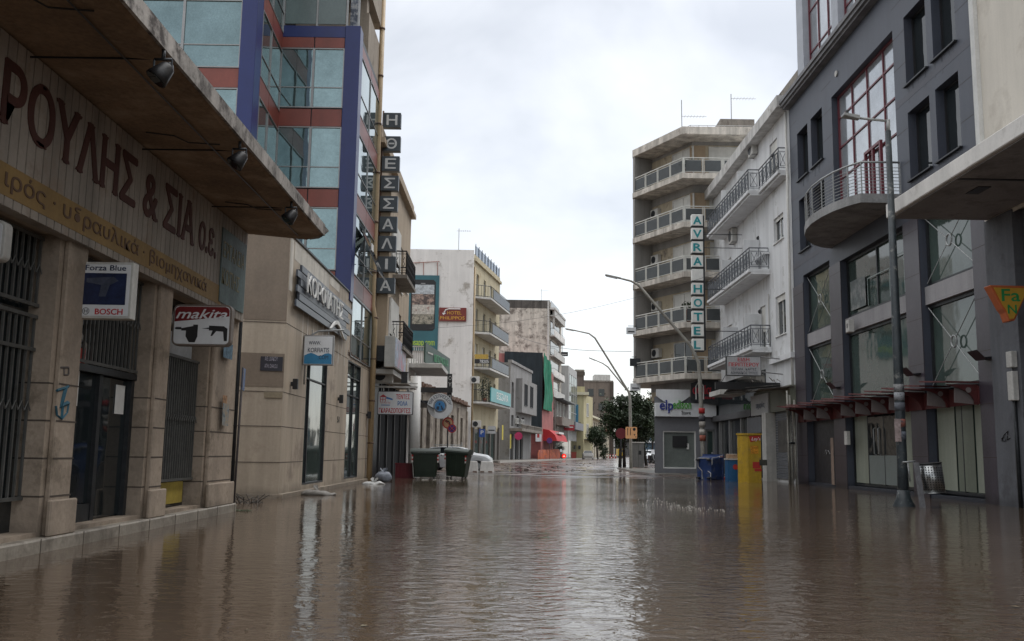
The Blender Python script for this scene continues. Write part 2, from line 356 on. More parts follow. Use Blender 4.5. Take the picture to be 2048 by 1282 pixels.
# grilles, doors
def grille(q,o,step,zb=None,horiz=()):
    a,b,c,d=q; mb=MB(); n=int((b-a)/step)
    for k in range(n+1):
        s=a+.03+(b-a-.06)*k/n; mb.box(FL,s-.012,s+.012,o,o+.025,c,d)
    for z in (c,d-.03)+tuple(horiz): mb.box(FL,a+.01,b-.01,o+.026,o+.045,z,z+.04)
    # wave scroll at mid height
    zm=c+(d-c)*.48
    for k in range(n):
        s=a+.03+(b-a-.06)*k/n; w_=(b-a)/n
        mb.tube([FL.w(s,o+.05,zm),FL.w(s+w_/2,o+.05,zm+.1),FL.w(s+w_,o+.05,zm)],.009,4)
    mb.build('window_grille',mat('grille_grey',(.085,.085,.08),.6,.25,5,.2,0),shop)
for q in OPS: MB().box(FL,q[0]+.001,q[1]-.001,-.318,-.30,.2,3.55).build('pane',dglass,shop)
zt=FL.at(162,733,-.2)[1]
grille((3.1,sw(96),.55,2.6),-.22,.13,horiz=(2.2,)); grille((3.1,sw(96),2.7,3.5),-.22,.13)
grille((a1+.02,b1_-.02,zt+.05,3.5),-.2,.12)
mb=MB(); mb.box(FL,a1,b1_,-.26,-.17,zt-.05,zt+.04); mb.box(FL,a1,a1+.07,-.29,-.2,.2,zt-.06); mb.box(FL,b1_-.1,b1_,-.29,-.2,.2,zt-.06)
mid=a1+(b1_-a1)*.52; mb.box(FL,mid-.05,mid+.05,-.29,-.21,.2,zt-.06); mb.box(FL,a1+.08,mid-.06,-.29,-.22,.2,.42)
door=mb.build('shop_door',metald,shop)
MB().box(FL,a1+.07,mid-.05,-.275,-.262,.43,zt-.07).build('pane',dglass,door)
MB().box(FL,mid+.05,b1_-.1,-.275,-.262,.22,zt-.07).build('pane',dglass,door)
MB().box(FL,b1_-.5,b1_-.2,-.255,-.25,1.6,2.0).build('paper_notice',white,door)
MB().box(FL,a1+.25,a1+.6,-.255,-.25,1.65,2.1).build('paper_notice',white,door)
mb=MB(); c=FL.w; s0=a1+.25
mb.tube([c(s0,-.25,2.15),c(s0,-.25,2.4),c(s0+.25,-.25,2.6),c(s0+.5,-.25,2.4),c(s0+.5,-.25,2.15),c(s0,-.25,2.15)],.02,4); mb.build('house_sticker',white,door)
MB().box(FL,s0+.03,s0+.47,-.256,-.252,2.17,2.38).build('house_sticker',redp,door)
g=(a2+.02,b2_-.02,.62,2.6); grille(g,-.18,.1); 
yel=mat('yellow_panel',(.33,.25,.045),.6,.2,3,.2)
MB().box(FL,a2+.05,b2_-.25,-.25,-.22,.26,.6).build('yellow_panel',yel,shop)
MB().box(FL,a2+.1,b2_-.1,-.28,-.26,2.65,3.0).build('window_poster',mat('pale_paper',(.4,.42,.44),.7),shop)
# wall of the side street, step
o=MB().box(FL,-2,17.72,-1.5,.15,-.4,.15).build('pavement',mat('step_stone',(.27,.24,.20),.6,.25,1.5,0,.3,dirt=(.13,.11,.09),damt=.4),bevel=.02); o['kind']='structure'
jm=MB()
for k in range(14): jm.box(FL,4.2+k*1.03,4.215+k*1.03,.1502,.1535,-.05,.151)
tag(jm.build('pavement_joint',joint_m),None,None,kind='structure')
# fascia board
zb0=FL.at(109,480,.12)[1]; zb1=FL.at(431,607,.12)[1]; zb=(zb0+zb1)/2; ze=17.5
fas=mat('fascia_board',(.34,.30,.26),.7,.12,1.2,.35,.05,dirt=(.25,.2,.16),damt=.3)
mb=MB(); n=90; 
for k in range(n):
    a=2+(ze-2)*k/n; mb.box(FL,a+.012,a+(ze-2)/n-.012,.13,.15,zb,5.2)
mb.box(FL,2,ze,.002,.13,zb,5.2)
fb=mb.build('fascia_board',fas,shop)
y0=(FL.at(0,322,.15)[1]+FL.at(430,565,.15)[1])/2; y1=(FL.at(0,395,.15)[1]+FL.at(430,600,.15)[1])/2
ybs=sw(440,590,.15)
MB().box(FL,2,ybs,.1505,.156,y1,y0).build('yellow_stripe',mat('stripe_ochre',(.28,.18,.068),.7,.12,1.5,.2),fb)
maroon=mat('maroon_letters',(.075,.025,.02),.7,.2,3,.2)
bt=FL.at(250,400,.16)[1]; tt=FL.at(250,318,.16)[1]
s0=FL.at(2,245,.16)[0]; s1=FL.at(386,490,.16)[0]; zt0=(FL.at(20,245,.16)[1]+FL.at(375,488,.16)[1])/2; zt1=(FL.at(20,112,.16)[1]+FL.at(365,397,.16)[1])/2
text('ΡΟΥΛΗΣ & ΣΙΑ',FL,s0,.151,zt0,zt1-zt0,maroon,fb,width=s1-s0,bold=.06,depth=.012,serif=True)
s2=FL.at(397,500,.16)[0]; s3=FL.at(431,520,.16)[0]
text('ο.ε.',FL,s2,.151,zt0+.03,.60,maroon,fb,width=s3-s2,bold=.04,depth=.012)
brn=mat('brown_letters',(.12,.07,.045),.7,.2)
hb=y0-y1
text('ιρός · υδραυλικά · βιομηχανικά',FL,FL.at(8,380,.16)[0],.158,y1+hb*.30,hb*.58,brn,fb,width=FL.at(412,590,.16)[0]-FL.at(8,380,.16)[0],bold=.01,depth=.006)
tl=mat('teal_old_sign',(.10,.15,.15),.6,.3,2,.3); sa,sb=sw(443,500,.16),ze-.1
p=MB().box(FL,sa,sb,.1505,.17,y1+.05,4.95).build('painted_sign_panel',tl,fb)
ol=mat('olive_letters',(.22,.19,.10),.7,.3)
text('ΕΡΓΑΛΕΙΑ',FL,sa+.08,.1705,4.45,.28,ol,p,width=sb-sa-.2,depth=.004); text('ΚΟΠΗΣ',FL,sa+.08,.1705,3.98,.28,ol,p,width=(sb-sa)*.7,depth=.004); 
# canopy: sloping soffit, edge beam
mb=MB(); A=FL.w
ys_=[-1,17.62]; Y0,Y1=-1,17.62; r_=.35
def sect(y,cut=0):
    return [A(y,-.05,5.24),A(y,1.55-cut,5.13),A(y,1.62-cut,5.16),A(y,1.62-cut,5.33),A(y,-.05,5.5)]
mb.prism(sect(Y0),sect(Y1-r_)); 
mb.prism(sect(Y1-r_+.0005),sect(Y1,.30))
can=mb.build('canopy',soffitm,shop)
mb=MB(); mb.box(FL,Y0,Y1-r_,1.622,1.66,5.13,5.34); mb.tube([A(Y1-r_,1.64,5.235),A(Y1-.1,1.50,5.235),A(Y1+.02,1.30,5.235)],.10,4)
mb.build('canopy_edge',mat('edge_mottled',(.44,.41,.38),.8,.2,1.5,.5,.2,dirt=(.07,.06,.055),damt=.5,dscale=2.6),can)
mb=MB(); 
for y in range(0,18,3):
    mb.box(FL,y+.3,y+.31,.1,1.5,5.14,5.16)
mb.tube([A(0,1.15,5.13),A(17.3,1.15,5.13)],.012,4)
for y in (8.2,12.0,15.4): mb.tube([A(y,1.3,5.13),A(y-.05,.9,5.135),A(y-.3,.8,5.14),A(y-.35,.45,5.165)],.01,4)
mb.build('soffit_cable',black,can)
# flood lights below the canopy
def flood(base,label):
    th=thing('floodlight',label,'floodlight',base,'floodlights hung under the shop canopy'); x,y,z=base
    mb=MB(); mb.tube([(x,y,z),(x,y,z-.10)],.02,6); mb.tube([(x-.09,y,z-.1),(x+.09,y,z-.1)],.015,6); mb.tube([(x-.09,y,z-.1),(x-.09,y,z-.22)],.012,5); mb.tube([(x+.09,y,z-.1),(x+.09,y,z-.22)],.012,5); mb.build('bracket',metald,th)
    mb=MB(); d=Vector((-.55,-.25,-.8)).normalized(); c=Vector((x,y,z-.24)); mb.tube([c-d*.13,c-d*.08,c+d*.02,c+d*.10],[.03,.075,.10,.12],12); mb.build('housing',black,th)
    mb=MB(); mb.tube([c+d*.101,c+d*.108],.105,12); mb.build('lens',dglass,th); return th
f1=G(328,100,5.13); flood((f1.x,f1.y,5.13),'black floodlight nearest the camera under the brown canopy')
for (px,py,lb) in ((480,283,'middle one of the three black floodlights under the brown canopy'),(583,403,'black floodlight nearest the far rounded end of the brown canopy')):
    q=G(px,py,5.13); flood((q.x,q.y,5.13),lb)
# light boxes hung from the shop wall
def lightbox(name,label,x0,x1,z0,z1,y,th_,facem,rimm,rnd=0,arms=True,wallx=None,cat='sign'):
    F=camfr(y); t=thing(name,label,cat,((x0+x1)/2,y,z0))
    def rr(x0,x1,z0,z1,r):
        if r<=0: return [(x0,z0),(x1,z0),(x1,z1),(x0,z1)]
        P=[]
        for cx,cz,a in ((x1-r,z0+r,-90),(x1-r,z1-r,0),(x0+r,z1-r,90),(x0+r,z0+r,180)):
            for k in range(5): q=R(a+22.5*k); P.append((cx+r*math.cos(q),cz+r*math.sin(q)))
        return P
    MB().plate(F,rr(x0,x1,z0,z1,rnd),-th_,0).build('casing',rimm,t,bevel=.006)
    i=.03; MB().plate(F,rr(x0+i,x1-i,z0+i,z1-i,max(0,rnd-i)),.001,.006).build('face',facem,t)
    if arms:
        wx=wallx if wallx is not None else x0-.2; mb=MB()
        for z in (z0+(z1-z0)*.15,z0+(z1-z0)*.85): mb.tube([(wx,y+th_/2,z),(x0+.02,y+th_/2,z)],.022,6)
        mb.build('bracket',alu,t)
    return t,F
signwhite=mat('sign_white',(.68,.70,.72),.4,.05,2,.1,.0)
navy=mat('navy_print',(.012,.02,.06),.4,.5,3)
q0=YP(150,636,11.1); q1=YP(268,525,11.1)
t_,F=lightbox('lightbox_sign','square white tool sign reading Forza Blue above BOSCH, on the left shop pier',q0.x,q1.x,q0.z,q1.z,11.1,.16,signwhite,white_d,0,True,-5.2)
w_=q1.x-q0.x; h_=q1.z-q0.z
MB().box(F,q0.x+.07,q1.x-.07,.0065,.009,q0.z+h_*.24,q0.z+h_*.80).build('tool_picture',navy,t_)
mb=MB(); xx=q0.x+w_*.5; zz=q0.z+h_*.62
mb.plate(F,[(xx-.22,zz+.06),(xx+.1,zz+.08),(xx+.16,zz+.03),(xx+.06,zz-.02),(xx+.02,zz-.16),(xx-.06,zz-.16),(xx-.04,zz-.02),(xx-.22,zz+.01)],.0095,.012); mb.build('tool_picture',mat('tool_steel',(.05,.06,.09),.4,.4,8),t_)
text('Forza Blue',F,q0.x+w_*.13,.0065,q0.z+h_*.85,h_*.10,navy,t_,width=w_*.74,bold=.02,depth=.003)
text('BOSCH',F,q0.x+w_*.36,.0065,q0.z+h_*.07,h_*.105,mat('sign_red',(.45,.02,.03),.45,.1),t_,width=w_*.50,bold=.05,depth=.003)
mb=MB(); cx=q0.x+w_*.19; cz=q0.z+h_*.125
for k in range(20):
    a=2*math.pi*k/20; b_=2*math.pi*(k+1)/20; mb.prism([F.w(cx+r*math.cos(q),.0066,cz+r*math.sin(q)) for r,q in ((.036,a),(.043,a),(.043,b_),(.036,b_))],[F.w(cx+r*math.cos(q),.009,cz+r*math.sin(q)) for r,q in ((.036,a),(.043,a),(.043,b_),(.036,b_))])
mb.box(F,cx-.022,cx-.012,.0066,.009,cz-.022,cz+.022); mb.box(F,cx+.012,cx+.022,.0066,.009,cz-.022,cz+.022); mb.box(F,cx-.011,cx+.011,.0066,.009,cz-.004,cz+.004)
mb.build('logo',mat('logo_grey',(.12,.12,.13),.5),t_)
q0=YP(342,691,14.3); q1=YP(465,610,14.3)
t_,F=lightbox('lightbox_sign','rounded white and dark red sign with two drill silhouettes beside the shop corner',q0.x,q1.x,q0.z,q1.z,14.3,.14,signwhite,mat('rim_brown',(.16,.13,.11),.5),.09,True,-5.2)
w_=q1.x-q0.x; h_=q1.z-q0.z; dr=mat('makita_red',(.16,.012,.015),.4,.15)
MB().plate(F,[(q0.x+.035,q0.z+h_*.58),(q1.x-.035,q0.z+h_*.72),(q1.x-.035,q1.z-.09),(q1.x-.06,q1.z-.05),(q1.x-.1,q1.z-.035),(q0.x+.1,q1.z-.035),(q0.x+.05,q1.z-.06),(q0.x+.035,q1.z-.1)],.0065,.009).build('red_band',dr,t_)
text('makita',F,q0.x+w_*.06,.0095,q0.z+h_*.66,h_*.24,signwhite,t_,width=w_*.86,bold=.04,depth=.003,shear=.35)
mb=MB()
x,z=q0.x+w_*.04,q0.z+h_*.42
P=lambda pts,x,z,k:[(x+a*k,z+b*k) for a,b in pts]
mb.plate(F,P([(0,0),(.08,.05),(.3,.05),(.3,-.0),(.8,.1),(.8,.16),(1,.16),(1,-.35),(.9,-.6),(.65,-.6),(.5,-.35),(.5,-.1),(.3,-.1),(.3,-.05),(.08,-.05)],x,z,.36),.0065,.009)
x=q0.x+w_*.5; z=q0.z+h_*.42
mb.plate(F,P([(0,0),(.3,.04),(.3,.12),(.9,.1),(1.05,0),(1.05,-.5),(.93,-.5),(.88,-.12),(.6,-.1),(.45,-.3),(.38,-.3),(.45,-.08),(.3,-.08),(.3,-.02)],x,z,.38),.0065,.009)
mb.build('drill_silhouette',black,t_)
q0=YP(-60,520,9.2); q1=YP(13,440,9.2)
lightbox('lightbox_sign','pale rounded sign box cut off by the left edge of the photograph',q0.x,q1.x,q0.z,q1.z,9.2,.14,signwhite,white_d,.07,True,-5.2)
# graffiti and posters are marks on the piers
gm=mat('graffiti_blue',(.02,.10,.15),.7,.3)
mb=MB(); W2=lambda px,py: (lambda r:FL.w(r[0],.074,r[1]))(FL.at(px,py,.075))
mb.tube([W2(114,781),W2(130,776),W2(137,773)],.018,4); mb.tube([W2(131,776),W2(126,795),W2(121,812),W2(136,806)],.028,4); mb.tube([W2(112,812),W2(114,830),W2(124,838),W2(134,826),W2(137,808)],.014,4); mb.tube([W2(125,812),W2(123,836)],.02,4)
mb.build('graffiti',gm,shop)
mb=MB(); mb.tube([W2(122,735),W2(137,735),W2(137,748)],.012,4); mb.tube([W2(128,737),W2(128,750),W2(137,749)],.01,4); mb.build('graffiti',mat('graffiti_grey',(.10,.085,.08),.8),shop)
def rq(F,a,b,o): s0,s1,z0,z1=F.rect(a,b,o); return (F,s0,s1,o,o+.004,z0,z1)
pos=MB(); pos.box(*rq(FL,(446,806),(456,852),.135)); pos.build('torn_poster',mat('poster_pale',(.22,.27,.30),.8,.5,9,0,.1,dirt=(.3,.24,.17),damt=.6,dscale=9),shop)
pos=MB(); pos.box(*rq(FL,(446,790),(453,815),.132)); pos.build('torn_poster',mat('poster_orange',(.30,.17,.09),.8,.4,9),shop)
pos=MB(); pos.box(*rq(FL,(448,683),(464,720),.135)); pos.build('torn_poster',mat('poster_blue',(.12,.2,.27),.8,.4,9),shop)
mb=MB(); mb.tube([FL.w(17.66,.06,.25),FL.w(17.66,.06,5.1)],.035,8); mb.build('drainpipe',metald,shop)
# leaning street sign at the corner
b0=G(466,1022); pt=YP(486,735,b0.y)
th=thing('street_sign','thin leaning pole with a small blue sign at the corner of the canopy shop','sign',b0)
MB().tube([b0+Vector((0,0,-.3)),pt],.022,8).build('pole',mat('pole_rust',(.06,.05,.05),.6,.3,6),th)
d=(pt-b0).normalized(); u=Vector((-.16,.98,0)); c0=pt-d*.42
MB().prism([c0-u*.02,c0+u*.38,c0+u*.38+d*.42,c0-u*.02+d*.42],[p+Vector((.012,-.004,0)) for p in (c0-u*.02,c0+u*.38,c0+u*.38+d*.42,c0-u*.02+d*.42)]).build('sign_plate',mat('sign_blue',(.03,.09,.25),.4,.2),th)
# driftwood pile
th=thing('branch_pile','dark tangle of washed up branches against the beige corner wall','debris',G(492,1006))
mb=MB(); c=G(492,1006)
for k in range(26):
    a=random.uniform(0,math.pi*2); p=c+Vector((random.uniform(-.25,.3),random.uniform(-.2,.2),-.03)); q=p+Vector((math.cos(a)*random.uniform(.1,.35),math.sin(a)*.2,random.uniform(.03,.24))); r=q+Vector((random.uniform(-.1,.25),0,-random.uniform(0,.1)))
    mb.tube([p,q,r],.012,5,r1=.005)
mb.build('branches',mat('wet_wood',(.035,.026,.02),.5,.3),th)
mb=MB()
for k in range(60):
    p=G(478,1022)+Vector((random.uniform(-.1,.22),random.uniform(-.15,.15),.004)); a=random.uniform(0,6.28)
    mb.face([p,p+Vector((.07*math.cos(a),.07*math.sin(a),.02)),p+Vector((.05*math.cos(a+.5),.05*math.sin(a+.5),.01))])
tag(mb.build('floating_weed',mat('weed_green',(.03,.06,.015),.6,.3)),'small green clump of weed floating by the shop corner','plant')
# ------------------------------------------------------------ beige corner shop (sign with wave)
FK=Fr(-5.45,0,r=(0,1)); KA=R(13); FS=Fr(-5.45,22.5,ang=KA)
KT=6.35; KE=36.2
w1=FK.rect((603,972),(655,740)); w1=(w1[0],w1[1],.22,4.2)
w2=FK.rect((687,963),(722,741)); w2=(w2[0],w2[1],.2,4.15)
th=thing('tile_shop','single storey beige stone clad shop with tall windows below the dark plank sign','building',(-5.45,22.5,0))
mb=MB(); ops=[w1,w2]; wallgrid(mb,FK,22.5,KE,-.3,KT,ops,0,.13)
w=FK.w; c0=FS.w(0,0,-.3); c1=FS.w(-9,0,-.3)
up=Vector((0,0,KT+.3)); mb.face([c1,c0,c0+up,c1+up])
mb.face([w(22.5,0,KT),w(KE,0,KT),w(KE,-12,KT),c1+up])
mb.face([w(22.6,-.13,-.3),w(KE,-.13,-.3),w(KE,-.13,KT-.01),w(22.6,-.13,KT-.01)])
mb.face([w(KE,0,-.3),w(KE,-12,-.3),w(KE,-12,KT),w(KE,0,KT)])
mb.build('wall',korfstone,th)
k_brown=mat('cladding_brown',(.20,.155,.115),.5,.15,.8,.15,.05)
mb=MB(); mb.box(FS,-9,-.004,.002,.012,2.62,3.42); mb.box(FS,-9,-.004,.002,.012,4.22,KT-.02); mb.build('dark_cladding',k_brown,th)
zs=[.16,.83,1.67,2.5,3.42,4.2]; 
zs=[FS.at(570,925)[1],FS.at(568,853)[1],FS.at(566,784)[1],FS.at(571,646)[1]]
mb=MB()
for z in zs: mb.box(FS,-9,.0,.0125,.016,z-.008,z+.008); 
for z in zs:
    for a,b in ((22.5,w1[0]),(w1[1],w2[0]),(w2[1],KE)): mb.box(FK,a+.003,b-.003,.002,.004,z-.008,z+.008)
for x in (-1.3,-4,-6.7): mb.box(FS,x-.006,x+.006,.0125,.0155,0,KT-.1)
mb.build('cladding_joint',joint_m,th)
MB().box(FS,-9,-.02,.0,.11,-.3,.10).build('plinth',korfstone,th)
MB().box(FK,22.42,KE,.0,.12,-.3,.10).build('plinth',korfstone,th)
mb=MB(); mb.box(FK,22.48,KE,-.1,.035,KT,KT+.05); mb.box(FS,-9,.0,-.1,.035,KT,KT+.05); mb.build('parapet_cap',metald,th)
t1=FK.at(628,842)[1]
for q,zz,nx in ((w1,3.05,1),(w2,3.0,2)):
    f=window(th,FK,q,-.125,metald,glass('shop_mirror',(.07,.095,.09),.3,.06),nx=nx,zs=[zz,zz+.62] if q is w2 else [zz],fw=.05,d=.12)
MB().box(FK,w1[0]+.5,w1[0]+.56,-.12,-.02,w1[2],w1[3]).build('mullion',metald,th)
# lighting lamps, numbers
for (px,py,lb) in ((590,768,'small black wall lamp left of the first tall shop window'),(682,798,'small black wall lamp between the two tall shop windows'),(738,830,'small black wall lamp beside the yellow downpipe')):
    s,z=FK.at(px,py,.1); t=thing('wall_lamp',lb,'lamp',FK.w(s,0,z),'black wall lamps of the beige shop')
    MB().box(FK,s-.06,s+.06,.05,.17,z-.13,z+.13).build('lamp_body',black,t,bevel=.01); MB().box(FK,s-.04,s+.04,0,.05,z-.05,z+.05).build('mount',metald,t)
    MB().disc(FK.w(s,.11,z-.131),(0,0,-1),.04,.006,10).build('lens',white_d,t)
s,z=FK.at(677,842,.01); text('51',FK,s-.2,.002,z-.05,.2,black,th,width=.34,name='house_number')
s,z=FK.at(696,703,.01); s2,_=FK.at(735,722,.01); text('έπιπλο, πόρτες, κουφώματα',FK,s,.002,z-.12,.17,brn,th,width=s2-s,bold=.01)
# plank sign
t=thing('shop_sign','big sign of staggered dark grey planks with raised white letters and a white wave','sign',FK.w(24,0,4.5))
grey_pl=mat('plank_grey',(.055,.065,.085),.35,.25,5,.2,.1)
s0,zb_=FK.at(591,614,.12); s1,zt_=FK.at(700,612,.12); zt_=(FK.at(591,526,.12)[1]+zt_)/2; zb_=(zb_+FK.at(693,680,.12)[1])/2
n=6; hh=(zt_-zb_)/n; mb=MB()
offs=[(.0,.15),(.12,0),(.02,.22),(.16,.05),(0,.12),(.2,-.1)]
for k in range(n):
    mb.box(FK,s0+offs[k][0]*2,s1-offs[k][1]*3,.09,.14+.012*(k%2),zb_+k*hh+.008,zb_+(k+1)*hh-.006)
mb.build('plank_board',grey_pl,t,bevel=.006)
mb=MB(); mb.box(FK,s0+.5,s0+.6,.0,.09,zb_+.1,zt_-.1); mb.box(FK,s1-.9,s1-.8,.0,.09,zb_+.1,zt_-.1); mb.build('mount',metald,t)
a=FK.at(617,590,.26); b_=FK.at(689,646,.26); hh2=FK.at(617,563,.26)[1]-a[1]
text('ΚΟΡΦΙΑΤΗΣ',FK,a[0]+.05,.2,(a[1]+b_[1])/2+.08,.5,white,t,width=b_[0]-a[0]-.1,bold=.0,depth=.03)
a=FK.at(662,650,.2); b_=FK.at(692,668,.2)
mb=MB(); L_=b_[0]-a[0]; P1=[];P2=[]
for k in range(13):
    u=k/12; zc=a[1]-.02+.16*math.sin(u*5.5-.6); P1.append((a[0]+L_*u,zc+.01)); P2.append((a[0]+L_*u,zc+.10*math.sin(math.pi*min(1,u*1.1+.02)) +.02))
for k in range(12): mb.prism([FK.w(*(lambda p:(p[0],.16,p[1]))(p)) for p in (P1[k],P1[k+1],P2[k+1],P2[k])],[FK.w(*(lambda p:(p[0],.22,p[1]))(p)) for p in (P1[k],P1[k+1],P2[k+1],P2[k])])
mb.build('wave_logo',white,t)
# white drip stains under the plank sign and on top course
# hanging light box on a bent arm
yb=24.4; q0=YP(605,730,yb); q1=YP(668,671,yb)
t,F=lightbox('lightbox_sign','small white and blue web address sign hanging from a bent grey arm','x' and q0.x,q1.x,q0.z,q1.z,yb,.14,signwhite,alu,0,False)
h_=q1.z-q0.z; w_=q1.x-q0.x
sb=mat('sign_sky_blue',(.03,.20,.38),.4,.1)
mb=MB(); P=[(q0.x+.035,q0.z+.035),(q1.x-.035,q0.z+.035)]+[(q1.x-.035-(w_-.07)*k/8,q0.z+h_*(.36+.05*math.sin(k*1.3))) for k in range(9)]
mb.plate(F,P,.0065,.008); mb.build('blue_waves',sb,t)
dk=mat('sign_ink',(.02,.03,.05),.5,.1)
text('WWW.',F,q0.x+w_*.18,.0085,q0.z+h_*.68,h_*.13,dk,t,width=w_*.4,depth=.002,bold=.01); text('KORFIATIS',F,q0.x+w_*.16,.0085,q0.z+h_*.43,h_*.16,dk,t,width=w_*.7,depth=.002,bold=.01); text('.COM',F,q0.x+w_*.5,.0085,q0.z+h_*.20,h_*.14,dk,t,width=w_*.34,depth=.002,bold=.01)
mb=MB(); V=lambda x,z: Vector((x,yb+.07,z)); xw=-5.42
zt_=q1.z+.12; mb.tube([V(xw+.03,q0.z-.5),V(xw+.03,zt_-.45),V(xw+.10,zt_-.15),V(xw+.35,zt_),V(xw+.9,zt_+.03),V(q1.x+.25,zt_+.03)],.025,8); mb.tube([V(q0.x+.2,q1.z),V(q0.x+.2,zt_+.03)],.012,5); mb.tube([V(q1.x-.15,q1.z),V(q1.x-.15,zt_+.03)],.012,5); mb.build('arm',galv,t)
# street name plate
t=thing('street_nameplate','black street nameplate with two rows of white letters on the brown side wall','sign',FS.w(FS.at(520,741)[0],0,3.2))
s0,s1,z0,z1=FS.rect((520,741),(566,714),.03); MB().box(FS,s0,s1,.017,.035,z0,z1).build('plate',mat('plate_black',(.012,.011,.02),.35,.2),t)
gl=mat('plate_letters',(.30,.28,.33),.5)
text('ΑΘ. ΔΙΑΚΟΥ',FS,s0+.1,.0355,z0+.24,.1,gl,t,width=(s1-s0)-.22,depth=.003); text('ATH. DIAKOU',FS,s0+.1,.0355,z0+.07,.1,gl,t,width=(s1-s0)-.22,depth=.003)
s0,s1,z0,z1=FS.rect((528,795),(565,784),.03); tag(MB().box(FS,s0,s1,.017,.03,z0,z1).build('number_plate',mat('plate_tan',(.22,.18,.12),.6,.2)),'small tan plate just below the black street nameplate','plate')
# downpipe
yp=mat('pipe_yellow',(.42,.31,.18),.5,.15,2,.25,.02)
b=G(737,962); X0=b.x; Y0=b.y-.25
tu=YP(748,470,Y0+.2)
th=thing('downpipe','long cream yellow downpipe with a kink, between the beige shop and the hotel sign','pipe',(X0,Y0,0))
mb=MB(); mb.tube([(-5.3,Y0,-.2),(-5.3,Y0,6.1),(-5.33,Y0,6.3),(-5.38,Y0+.05,6.55),(-5.42,Y0+.05,6.75),(-5.42,Y0+.05,14.0),(-5.42,Y0+.05,19.5)],.105,10); mb.build('pipe',yp,th)
mb=MB()
for z in (1.4,3.0,4.6,6.2,8,10,12,14,16,18): mb.tube([(-5.3 if z<6.3 else -5.42,Y0+.02,z),(-5.3 if z<6.3 else -5.42,Y0+.02,z+.06)],.125,10)
mb.build('clamp',mat('clamp_brown',(.12,.07,.045),.6),th)
wd=mat('whitewash',(.66,.63,.57),.85,.1,2,.35); mb=MB(); random.seed(4)
for k in range(12):
    s=24.3+k*.62+random.uniform(-.1,.1); mb.box(FK,s,s+random.uniform(.05,.12),.002,.004,3.9+random.uniform(-.5,.3),4.95+random.uniform(-.2,.1))
mb.box(FK,22.56,22.9,.002,.0045,5.0,6.3); mb.box(FK,23.0,27.5,.002,.0045,5.85,6.32); mb.box(FK,27.6,29.2,.002,.0045,6.05,6.32); mb.box(FK,31,34.5,.002,.0045,6.1,6.32)
mb.build('whitewash_patch',wd,th)
# ------------------------------------------------------------ blue and red glass tower
blue=mat('blue_panel',(.014,.025,.13),.35,.08,1.5,.1,.0)
redb=mat('red_spandrel',(.21,.055,.04),.4,.12,1.2,.15,.0)
FBr=camfr(31.0)   # recessed face, camera-facing
FBl=camfr(27.3)
tw=thing('glass_tower','blue columned office tower with mirror glass and dark red bands above the beige shop','building',(-8,31,KT))
XR=-5.42; XI=-8.15; XL=-7.95
TT=15.75
mb=MB(); V3=Vector
ring=[(-22,27.31),(XL-.4,27.31),(XL,27.31),(XI,31.01),(XR-.05,31.01),(XR-.05,36.0),(-22,36.0)]
mb.prism([V3((x,y,KT-.3)) for x,y in ring],[V3((x,y,TT-.1)) for x,y in ring]); 
mb.build('core',metald,tw)
# upper volume (left) carries on upward
mb=MB(); mb.prism([V3((-22,27.31,TT)),V3((XL,27.31,TT)),V3((XI,31,TT)),V3((XI-.2,36,TT)),V3((-22,36,TT))],[V3((-22,27.31,24)),V3((XL,27.31,24)),V3((XI,31,24)),V3((XI-.2,36,24)),V3((-22,36,24))]); mb.build('upper_core',metald,tw)
# recessed face rows, from the photograph's floor lines
fl=2.83; zr0=YP(600,97,31).z      # underside of top red band
xs_=[XI+.03,YP(627,300,31).x+.0,-5.92]
xm=YP(625,190,31).x
cols=[(XI+.02,xm),(xm,-5.93)]
for k in range(4):
    zt_=zr0-.0-k*fl
    for ci,(xa,xb) in enumerate(cols):
        # band above
        z1=zt_+.39 if k==0 else zt_+.63
        MB().box(FBr,xa+.02,xb-.02,.0,.05,zt_+.02,z1).build('spandrel',redb,tw)
        z0=zt_-(2.83-.67)
        f=window(tw,FBr,(xa,xb,z0,zt_),0,alu,mglass,nx=1,zs=[z0+.74],fw=.04,d=.07)
# left face
xc0=YP(482,100,27.3).x; xmull=YP(365,100,27.3).x
zq=YP(470,137,27.3).z   # top of red band
for k in range(-3,3):
    zt_=zq+k*fl
    for xa,xb in ((xmull-(xc0-xmull)*1.0,xmull),(xmull,xc0),(xmull-2*(xc0-xmull),xmull-(xc0-xmull))):
        MB().box(FBl,xa+.02,xb-.02,0,.05,zt_-.62,zt_-.02).build('spandrel',redb,tw)
        f=window(tw,FBl,(xa,xb,zt_,zt_+2.19),0,alu,mglass,nx=1,zs=[zt_+.74],fw=.04,d=.07)
# inner glass side wall
FI=Fr(XL,27.3,r=(XI-XL,3.7)); LI=math.hypot(XI-XL,3.7)
for k in range(-3,3):
    zt_=zq+k*fl
    for a,b_ in ((.55,1.95),(1.95,LI-.02)):
        MB().box(FI,a+.02,b_-.02,0.002,.05,zt_-.62,zt_-.02).build('spandrel',redb,tw)
        f=window(tw,FI,(a,b_,zt_,zt_+2.19),0.002,alu,mglass,nx=1,zs=[zt_+.74],fw=.04,d=.06)
# street side glass
FR_=Fr(XR,0,r=(0,1))
for k in range(4):
    zt_=zr0-k*fl
    for a,b_ in ((31.5,33.7),(33.7,36.0)):
        MB().box(FR_,a+.02,b_-.02,-.04,.0,zt_+.02,zt_+(.39 if k==0 else .63)).build('spandrel',redb,tw)
        window(tw,FR_,(a,b_,zt_-2.16,zt_),-.045,alu,mglass,nx=1,zs=[zt_-1.4],fw=.04,d=.05)
